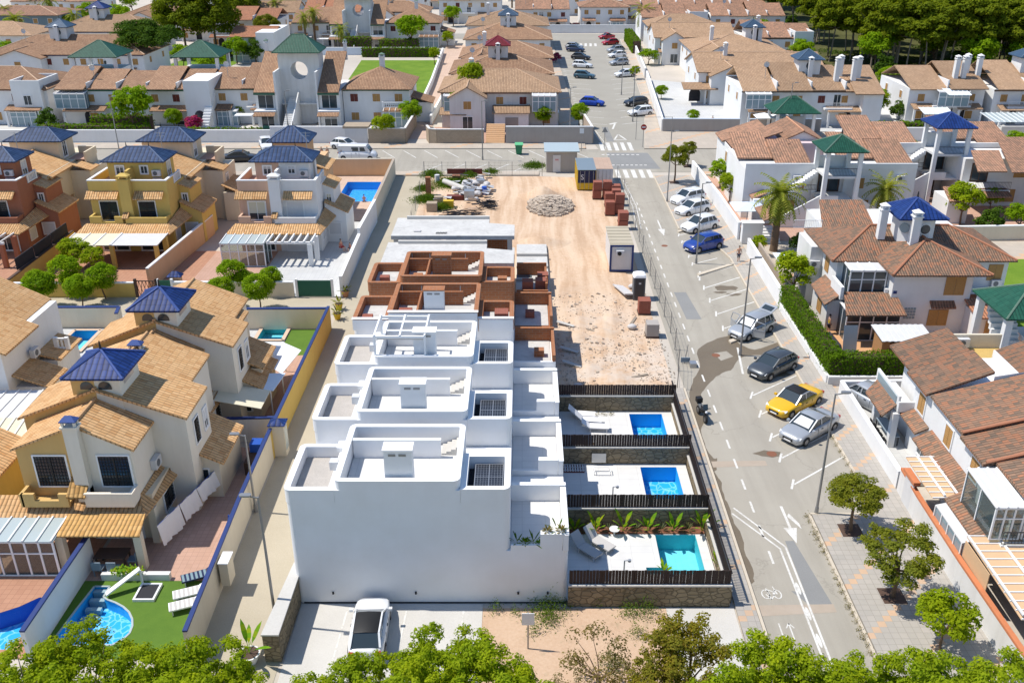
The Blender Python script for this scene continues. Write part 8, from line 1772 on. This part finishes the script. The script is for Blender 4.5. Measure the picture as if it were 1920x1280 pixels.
tree('umbrella',0,*at(283,146),'broad umbrella pine over the left houses',1.0); tree('bigpine',0,*at(352,108),'tall pine beside the umbrella pine, left of the pair',1.0); tree('bigpine',0,*at(408,106),'tall pine beside the umbrella pine, right of the pair',1.05); tree('bigpine',0,*at(455,62),'pine at the top edge behind the tall pair',.9)
for px, py, s_ in ((30,80,1.),(60,95,.7),(140,55,.9),(165,45,1.),(190,40,.9)): tree('leafy',1,*at(px,py),'green tree in the far left avenue',s_,None,'trees in the far left avenue')
n = 0
while n < 190:
    y = 194+150*rnd.random()**1.5; x = rnd.uniform(68,205+.3*(y-190))
    if x < 74 and y < 205: continue
    if x*1751/(y*.904+13.9)+979 > 2010: continue
    if y > 240 and x < 72 and y < 290: continue
    tree('pine', n%4, x, y, 'slender pine in the wood at the top right', (lambda q: q)(rnd.uniform(1.05,1.35)), None, 'pines of the wood', 0, .9); n += 1
# palms
def palm(label, x, y, h, R_=2.6, n=34, mat='leaf_palm', tr=.28):
    r = thing('palm_tree', label, 'palm', x, y, 0); b = MB()
    for k in range(7): b.cyl((x,y,h*k/7),(x+.02,y,h*(k+1)/7),tr*(1.1-.03*k),tr*(.98-.03*k),8,False)
    b.build('trunk', M['bark'], r); f = MB()
    for k in range(n):
        a = 2.4*k+rnd.uniform(-.2,.2); e = R(75)-R(150)*(k/n); L = R_*rnd.uniform(.85,1.1); pts = []; p = Vector((x,y,h)); e0 = e
        for j in range(7): pts.append(p.copy()); p = p+Vector((cos(a)*cos(e0),sin(a)*cos(e0),sin(e0)))*L/6; e0 -= R(13)
        side = Vector((-sin(a),cos(a),0))
        for j in range(1,7):
            d = (pts[j]-pts[j-1]).normalized()
            for s_ in (-1,1):
                for q in (0,.5):
                    c = pts[j-1].lerp(pts[j],q); w = R_*.24*(1-.1*j); tip = c+side*s_*w+d*w*.7+Vector((0,0,-.12*R_*.5)); f.poly([c,c+d*.07*R_,tip])
    f.build('crown', M[mat], r); return r
palm('big date palm with drooping fronds in front of the outside stairs', 25.74, 90.5, 5.9, 3.2, 60, 'leaf_palm', .4); palm('shorter palm right of the green roofed stair house', *at(1650,425), 4.2, 2.9, 44)
for px, py, h, s_, l in ((1205,72,6.5,4.2,'thick palm by the far street corner'),(575,90,7,2.8,'slim palm, left of three before the far row'),(592,88,8,2.8,'slim palm, middle of three before the far row'),(642,98,5,3,'palm by the pale blue wall above the lawn'),(102,58,8,3.5,'palm in the left avenue by the teal villa'),(40,95,7,3.5,'palm at the left edge behind the brown roof'),(205,30,9,4,'palm in the left avenue near the top edge'),(185,32,9,4,'second palm in the left avenue near the top edge'),(835,40,6,3,'small palm at the top of the pink path'),(20,75,7,3,'palm cut by the left edge')): palm(l, *at(px,py), h, s_, 30)
# hedges
def hedge(label, pts, h, w=1.0, mat='leaf_hedge', size=.085, den=420, z=.0):
    r = thing('hedge', label, 'hedge', pts[0][0], pts[0][1], 0); P, N_ = [], []; core = MB()
    for a, b_ in zip(pts, pts[1:]):
        a = np.array([*a,0.]); b2 = np.array([*b_,0.]); L = np.linalg.norm(b2-a); d = (b2-a)/L; nn = np.array([-d[1],d[0],0])
        k = int(den*L*(h*2+w)/2); t = NR.uniform(-w/2,L+w/2,k); s_ = NR.randint(0,5,k); u = NR.uniform(-w/2,w/2,k); zz = NR.uniform(.05,h,k)
        u = np.where(s_ < 2,-w/2,np.where(s_ < 4,w/2,u)); zz = np.where(s_ == 4,h,zz)
        bumpy = .12*np.sin(t*2.3)+.08*np.sin(t*5.1+zz*3)
        p = a+np.outer(t,d)+np.outer(u*(1+.1*bumpy),nn); p[:,2] = z+zz+np.where(s_ == 4,bumpy*.5,0); p += NR.normal(scale=.06,size=p.shape)
        nm = np.outer(np.where(s_ < 2,-1.,np.where(s_ < 4,1.,0.)),nn)+np.outer(np.where(s_ == 4,1.,.4),[0,0,1.])+NR.normal(scale=.5,size=p.shape); P.append(p); N_.append(nm)
        aa, bb = a-d*(w/2-.1), b2+d*(w/2-.1); v = nn*(w/2-.12); core.prism([tuple((aa-v)[:2]),tuple((bb-v)[:2]),tuple((bb+v)[:2]),tuple((aa+v)[:2])], z, z+h-.12)
    link('leaves', leaf_mesh('leaves', np.concatenate(P)-np.array([pts[0][0],pts[0][1],0]), np.concatenate(N_), size, mat), r); core.build('branches', M['wood_dark'], r); return r
hedge('tall clipped green hedge turning the corner round the big house', [(23.15,75.3),(23.2,62.),(29.6,62.)], 2.15, 1.1, 'leaf_hedge', .08, 380)
for l, p, h, w in (('square hedge above the white wall with the blue gate',[(50.5,139.4),(59.8,139.4)],2.6,1.4),('brownish hedge behind the street wall at the left',[(-72,141),(-57,141)],1.9,1.4),('two dark clipped box bushes before the left white row',[(-66,146),(-58.5,146)],2.2,1.8),('low green hedge below the magenta bush',[(-50,140),(-45.8,140)],1.6,1.),('low green hedge left of the green screen',[(-44.5,140),(-38.6,140)],1.6,1.),('dark hedge along the far side of the lawn',[(-36,221),(-20,221)],2.,1.2),('clipped hedge block beside the far stairs, left',[(-41.5,232),(-37,232)],3.,2.),('clipped hedge block beside the far stairs, right',[(-33,231),(-25.5,231)],2.6,2.),('vertical hedge at the head of the far street',[(26.6,226),(26.8,246)],3.,1.8),('hedge beside the lawn by the tall pines',[(-78,222),(-60,222)],2.2,1.4),('green hedge along the right lawn',[(41.4,80),(41.4,88)],1.2,.8)): hedge(l, p, h, w, size=.2, den=45)
o = tag(box('mesh_screen', M['green_paint'], None, -38.4,-31,138.6,138.7,0,2.2), 'dark green mesh screen above the white street wall', 'screen')
# banana plants, pots, weeds
def blade_plant(name, label, cat, x, y, z, n, L, wd, mat, pot=None, lean=.35, up=True, group=None):
    r = thing(name, label, cat, x, y, z, 0, group); f = MB()
    for k in range(n):
        a = 2.4*k+rnd.uniform(-.3,.3); e = R(84)-R(60)*(k/n)*lean*1.6; p = Vector((x,y,z+(.5 if pot else 0))); s_ = Vector((-sin(a),cos(a),0)); prev = None; l_ = L*rnd.uniform(.7,1.15)
        for j in range(7):
            q = j/6; w = wd*(.12 if q < .35 else sin(pi*min(1,(q-.3)/.7))**.7+.02); cur = (p-s_*w, p+s_*w)
            if prev: f.poly([prev[0],prev[1],cur[1],cur[0]])
            prev = cur; p = p+Vector((cos(a)*cos(e),sin(a)*cos(e),sin(e)))*l_/6; e -= R(6)
    f.build('leaves', M[mat], r)
    if pot: MB().loft([[(x+w*cos(t),y+w*sin(t),z+h) for t in [2*pi*i/12 for i in range(12)]] for w,h in ((.2*pot[1],0),(.32*pot[1],.5),(.34*pot[1],.55))]).build('pot', M[pot[0]], r); MB().cyl((x,y,z+.55),(x,y,z+.565),.29*pot[1],n=12).build('soil', M['wood_dark'], r)
    return r
for k,(px, l) in enumerate(((1075,'leftmost'),(1115,'second'),(1165,'tall third'),(1210,'fourth'),(1258,'fifth'),(1310,'tall yellowing last'))):
    x, y = at(px, 978); blade_plant('banana_plant', 'banana plant, '+l+' of the row under the brown fence', 'plant', x, 43.3, .12, 8, (1.0,1.25,1.55,1.2,1.15,1.9)[k], .12, 'leaf_banana', group='banana plants by the near pool')
for k, px in enumerate((1095,1140,1188,1235,1285)): x, y = at(px, 980); blade_plant('grass_plant', 'grey green grassy plant between the banana plants', 'plant', x, 43.35, .12, 30, .6, .02, 'leaf_grey', lean=.7, group='grassy plants by the near pool')
bed = struct('flower_bed', MB().box(2.4,10.3,43.05,43.76,.1,.19), M['rust'])
for k,(x, s_, m, n) in enumerate(((-.25,1.2,'leaf_dark',10),(.15,.7,'leaf_hedge',26),(.55,1.3,'leaf_dark',11),(.8,.5,'leaf_banana',20),(1.25,.6,'leaf_dry',30),(1.75,1.4,'leaf_dark',8),(1.95,.7,'leaf_dry',30))): blade_plant('terrace_plant', ['spiky dark plant at the inner end of the nearest terrace','round clipped plant on the nearest terrace','spiky dark plant in the middle of the nearest terrace','small yellow green tuft on the nearest terrace','rounded brown grass tuft on the terrace parapet','tall dark twig plant at the terrace corner','brown grass tuft at the terrace corner'][k], 'plant', x, 37.75, 3.5 if x < .9 else 4.25, n, s_*.6, .035, m, lean=.6)
for px, py, l, c_ in ((648,556,'yellow pot plant by the green gate','terracotta_pot'),(636,580,'yellow pot plant in the middle of the lane trio','yellow_paint'),(633,598,'yellow pot plant nearest in the lane trio','yellow_paint')): blade_plant('potted_plant', l, 'plant', *at(px,py), 0, 16, .8, .07, 'leaf_olive', (c_,1.1), .8)
blade_plant('potted_plant', 'leggy banana plant in a round white pot at the lane end', 'plant', *at(470,1240), 0, 7, 1.7, .12, 'leaf_banana', ('white_paint',1.5), .5)
for px, py, l in ((1245,1075,'small banana shoot by the near pool step'),(1345,1062,'green corner plant by the near pool and railing')): blade_plant('garden_plant', l, 'plant', *at(px,py,.12), .12, 9, .8, .08, 'leaf_banana')
def weeds(name, pts, size, mat, n, h=.5):
    P = []
    for x, y, r_ in pts: k = int(n*r_*r_); q = NR.normal(scale=.5,size=(k,3))*r_; q[:,2] = np.abs(NR.normal(scale=.4,size=k))*h*np.exp(-(q[:,0]**2+q[:,1]**2)/(r_*r_)); P.append(q+np.array([x,y,.02]))
    P = np.concatenate(P); o = bpy.data.objects.new(name, leaf_mesh(name, P, NR.normal(size=P.shape)+[0,0,.4], size, mat, .3)); COL.objects.link(o); return tag(o, kind='stuff')
tag(weeds('site_weeds', [(*at(a,b),s_) for a,b,s_ in ((810,328,1.5),(845,345,2.2),(795,355,1.2),(800,375,1.6),(920,325,1.2),(1001,312,1.4),(830,390,1.2),(860,340,1.2),(880,330,1.)) for _ in (0,1)], .1, 'grass_tuft', 700, .8), 'patches of green weeds in the far corner of the site', 'weeds')
tag(weeds('waste_weeds', [(*at(a,b),s_) for a,b,s_ in ((1015,1145,.9),(1040,1140,.9),(1028,1165,.7),(1180,1150,.6),(1210,1145,.8),(1120,1135,.3),(965,1150,.3),(1000,1185,.4),(1195,1190,.5),(1150,1250,.7),(930,1145,.4))], .06, 'grass_tuft', 900, 1.), 'scattered green weeds on the waste ground below the gable', 'weeds')
tag(weeds('kerb_weeds', [(16.6,24.5+.55*k,.2*rnd.uniform(.4,1.3)) for k in range(38)]+[(20.7,45.5+.8*k,.16) for k in range(18)]+[(4.2+.5*k,56.6,.3) for k in range(5)], .05, 'leaf_dry', 1500, .5), 'dry weeds along the pavement kerbs', 'weeds')
tag(weeds('far_ground_cover', [(rnd.uniform(70,180),rnd.uniform(190,240),3.) for k in range(60)], .3, 'leaf_dark', 14, 1.), 'low undergrowth below the pines', 'undergrowth')

for k,(px,py,kd,s_) in enumerate([(20,130,'leafy',1.),(62,130,'lemon',1.4),(120,75,'leafy',1.2),(205,82,'leafy',1.),(232,62,'leafy',1.3),(250,30,'leafy',1.3),(330,60,'leafy',1.2),(345,130,'leafy',.9),(470,25,'leafy',1.4),(445,120,'leafy',1.0),(480,118,'dark',1.5),(545,40,'leafy',1.2),(610,20,'leafy',1.3),(660,60,'leafy',.9),(850,50,'leafy',1.),(840,90,'lemon',1.),(700,20,'dark',2.),(760,25,'leafy',1.),(905,8,'leafy',1.2),(1000,40,'leafy',.9),(1060,15,'lemon',1.3),(1180,40,'leafy',1.),(1255,55,'leafy',.9),(1300,30,'leafy',1.1),(1330,70,'lemon',1.1),(1390,55,'leafy',1.),(1420,90,'leafy',1.2),(1470,90,'dark',1.6),(1500,125,'leafy',1.),(1190,150,'lemon',.7),(1350,110,'dark',1.),(1660,170,'leafy',.8),(1730,205,'lemon',.9),(30,215,'lemon',1.),(90,245,'dark',1.),(420,215,'dark',.9),(455,230,'lemon',.8),(95,180,'leafy',.8),(1880,215,'lemon',.8),(1900,300,'leafy',.7),(1820,330,'lemon',.8)]):
    tree(kd,0,*at(px,py),'green tree or bush among the far white houses',s_,None,'greenery among the far houses')
for k,(px,py) in enumerate([(150,90),(70,40),(320,30),(520,60),(1120,35),(1265,20),(960,15)]):
    p_ = palm('slim palm among the far white houses', *at(px,py), 7.5, 3.1, 24); p_['group'] = 'palms among the far houses'

for k in range(22):
    tree('dark' if k%2 else 'leafy',0,rnd.uniform(72,128),rnd.uniform(186,205),'green undergrowth bush at the front of the wood',rnd.uniform(.9,1.6),None,'bushes at the front of the wood')
# ---------------------------------------------------------------- people
def skin_mesh(name, verts, edges, radii, mat, parent, sub=1):
    me = bpy.data.meshes.new(name); me.from_pydata(verts, edges, []); o = bpy.data.objects.new(name, me); COL.objects.link(o)
    m = o.modifiers.new('skin','SKIN'); m.use_smooth_shade = True
    for i, r_ in enumerate(radii): me.skin_vertices[0].data[i].radius = (r_, r_*.85) if not isinstance(r_, tuple) else r_
    me.skin_vertices[0].data[0].use_root = True
    s = o.modifiers.new('sub','SUBSURF'); s.levels = s.render_levels = sub
    dg = bpy.context.evaluated_depsgraph_get(); nm = bpy.data.meshes.new_from_object(o.evaluated_get(dg)); bpy.data.objects.remove(o)
    nm.materials.clear(); nm.materials.append(M[mat]); p = bpy.data.objects.new(name, nm); COL.objects.link(p); setpar(p, parent); return p
def person(label, x, y, rz, shirt=None, shorts='denim', hair='hair', z=0, pose='stand', sc=1.):
    r = thing('person', label, 'person', x, y, z, rz); r.scale = (sc,)*3
    hip = .92 if pose != 'sit' else .46
    J = {'pel':(0,0,hip),'wai':(0,0,hip+.16),'che':(0,.01,hip+.40),'nec':(0,0,hip+.56),'hea':(0,-.02,hip+.66),'top':(0,-.02,hip+.80)}
    for s_, n in ((-1,'l'),(1,'r')):
        J['sh'+n] = (.17*s_,0,hip+.50); J['el'+n] = (.24*s_,.03,hip+.23); J['wr'+n] = (.25*s_,-.07 if pose == 'stand' else -.15,hip-.0); J['ha'+n] = (.25*s_,-.1,hip-.09)
        if pose == 'sit': J['hi'+n] = (.09*s_,0,hip-.03); J['kn'+n] = (.12*s_,-.42,hip-.0); J['an'+n] = (.12*s_,-.46,.07); J['to'+n] = (.12*s_,-.6,.04)
        else: st = .1*s_*(1 if pose == 'walk' else .3); J['hi'+n] = (.09*s_,0,hip-.06); J['kn'+n] = (.1*s_,-.05+st,.48); J['an'+n] = (.1*s_,.04+st*1.6,.08); J['to'+n] = (.11*s_,-.12+st*1.6,.04)
    rad = dict(pel=(.145,.1),wai=(.125,.09),che=(.155,.1),nec=.055,hea=(.075,.09),top=(.06,.075),sh=.06,el=.043,wr=.032,ha=(.035,.02),hi=.085,kn=.06,an=.042,to=.035)
    def sub(keys, E, k=1., mat='skin', nm='body'):
        ks = list(keys); ix = {a:i for i,a in enumerate(ks)}
        rr = []
        for a in ks: q = rad.get(a, rad.get(a[:2])); rr.append(tuple(v*k for v in q) if isinstance(q, tuple) else q*k)
        return skin_mesh(nm, [J[a] for a in ks], [(ix[a],ix[b]) for a,b in E], rr, mat, r)
    E = [('pel','wai'),('wai','che'),('che','nec'),('nec','hea'),('hea','top')]
    for n in 'lr': E += [('che','sh'+n),('sh'+n,'el'+n),('el'+n,'wr'+n),('wr'+n,'ha'+n),('pel','hi'+n),('hi'+n,'kn'+n),('kn'+n,'an'+n),('an'+n,'to'+n)]
    body = sub(J.keys(), E)
    MB().ball((0,.012,hip+.755),.088,10,7,(1,1.08,.95)).build('hair', M[hair], r, True); MB().ball((0,-.115,hip+.69),.018,5,4).build('nose', M['skin'], body, True)
    if shirt: sub(['wai','pel','che','shl','shr'], [('wai','pel'),('wai','che'),('che','shl'),('che','shr')], 1.16, shirt, 'shirt')
    if shorts: sub(['pel','hil','hir','knl','knr'] if pose != 'swim' else ['pel','hil','hir'], [('pel','hil'),('pel','hir')]+([('hil','knl'),('hir','knr')] if pose != 'swim' else []), 1.2, shorts, 'shorts')
    return r
person('bare chested man in dark shorts walking on the right pavement', *at(1384,492), R(0), None, 'denim', pose='walk')
person('person in a pink top at the left of the pair by the street lamp', *at(604,299), 0, 'pink_shirt', 'denim'); person('person in dark red at the right of the pair by the street lamp', *at(615,299), R(30), 'rust', 'denim'); person('person in a turquoise outfit behind the white van', *at(642,300), R(80), 'cyan_shirt', 'cyan_shirt')
person('bather standing in the blue pool behind the white villa', *at(683,379), 0, None, 'navy', z=-.8); person('person in a red top crouching in the yard of the white villa', *at(640,470), R(60), 'pink_shirt', 'red_paint', pose='sit'); person('child beside the low table in the yard of the white villa', *at(657,470), R(-40), 'pink_shirt', 'denim', sc=.7, pose='sit')
person('person in a yellow top leaning over plants behind the tall hedge', *at(1552,625), R(90), 'yellow_paint', 'denim'); person('person in dark clothes between the two white parasols', *at(1335,238), 0, 'denim', 'navy')
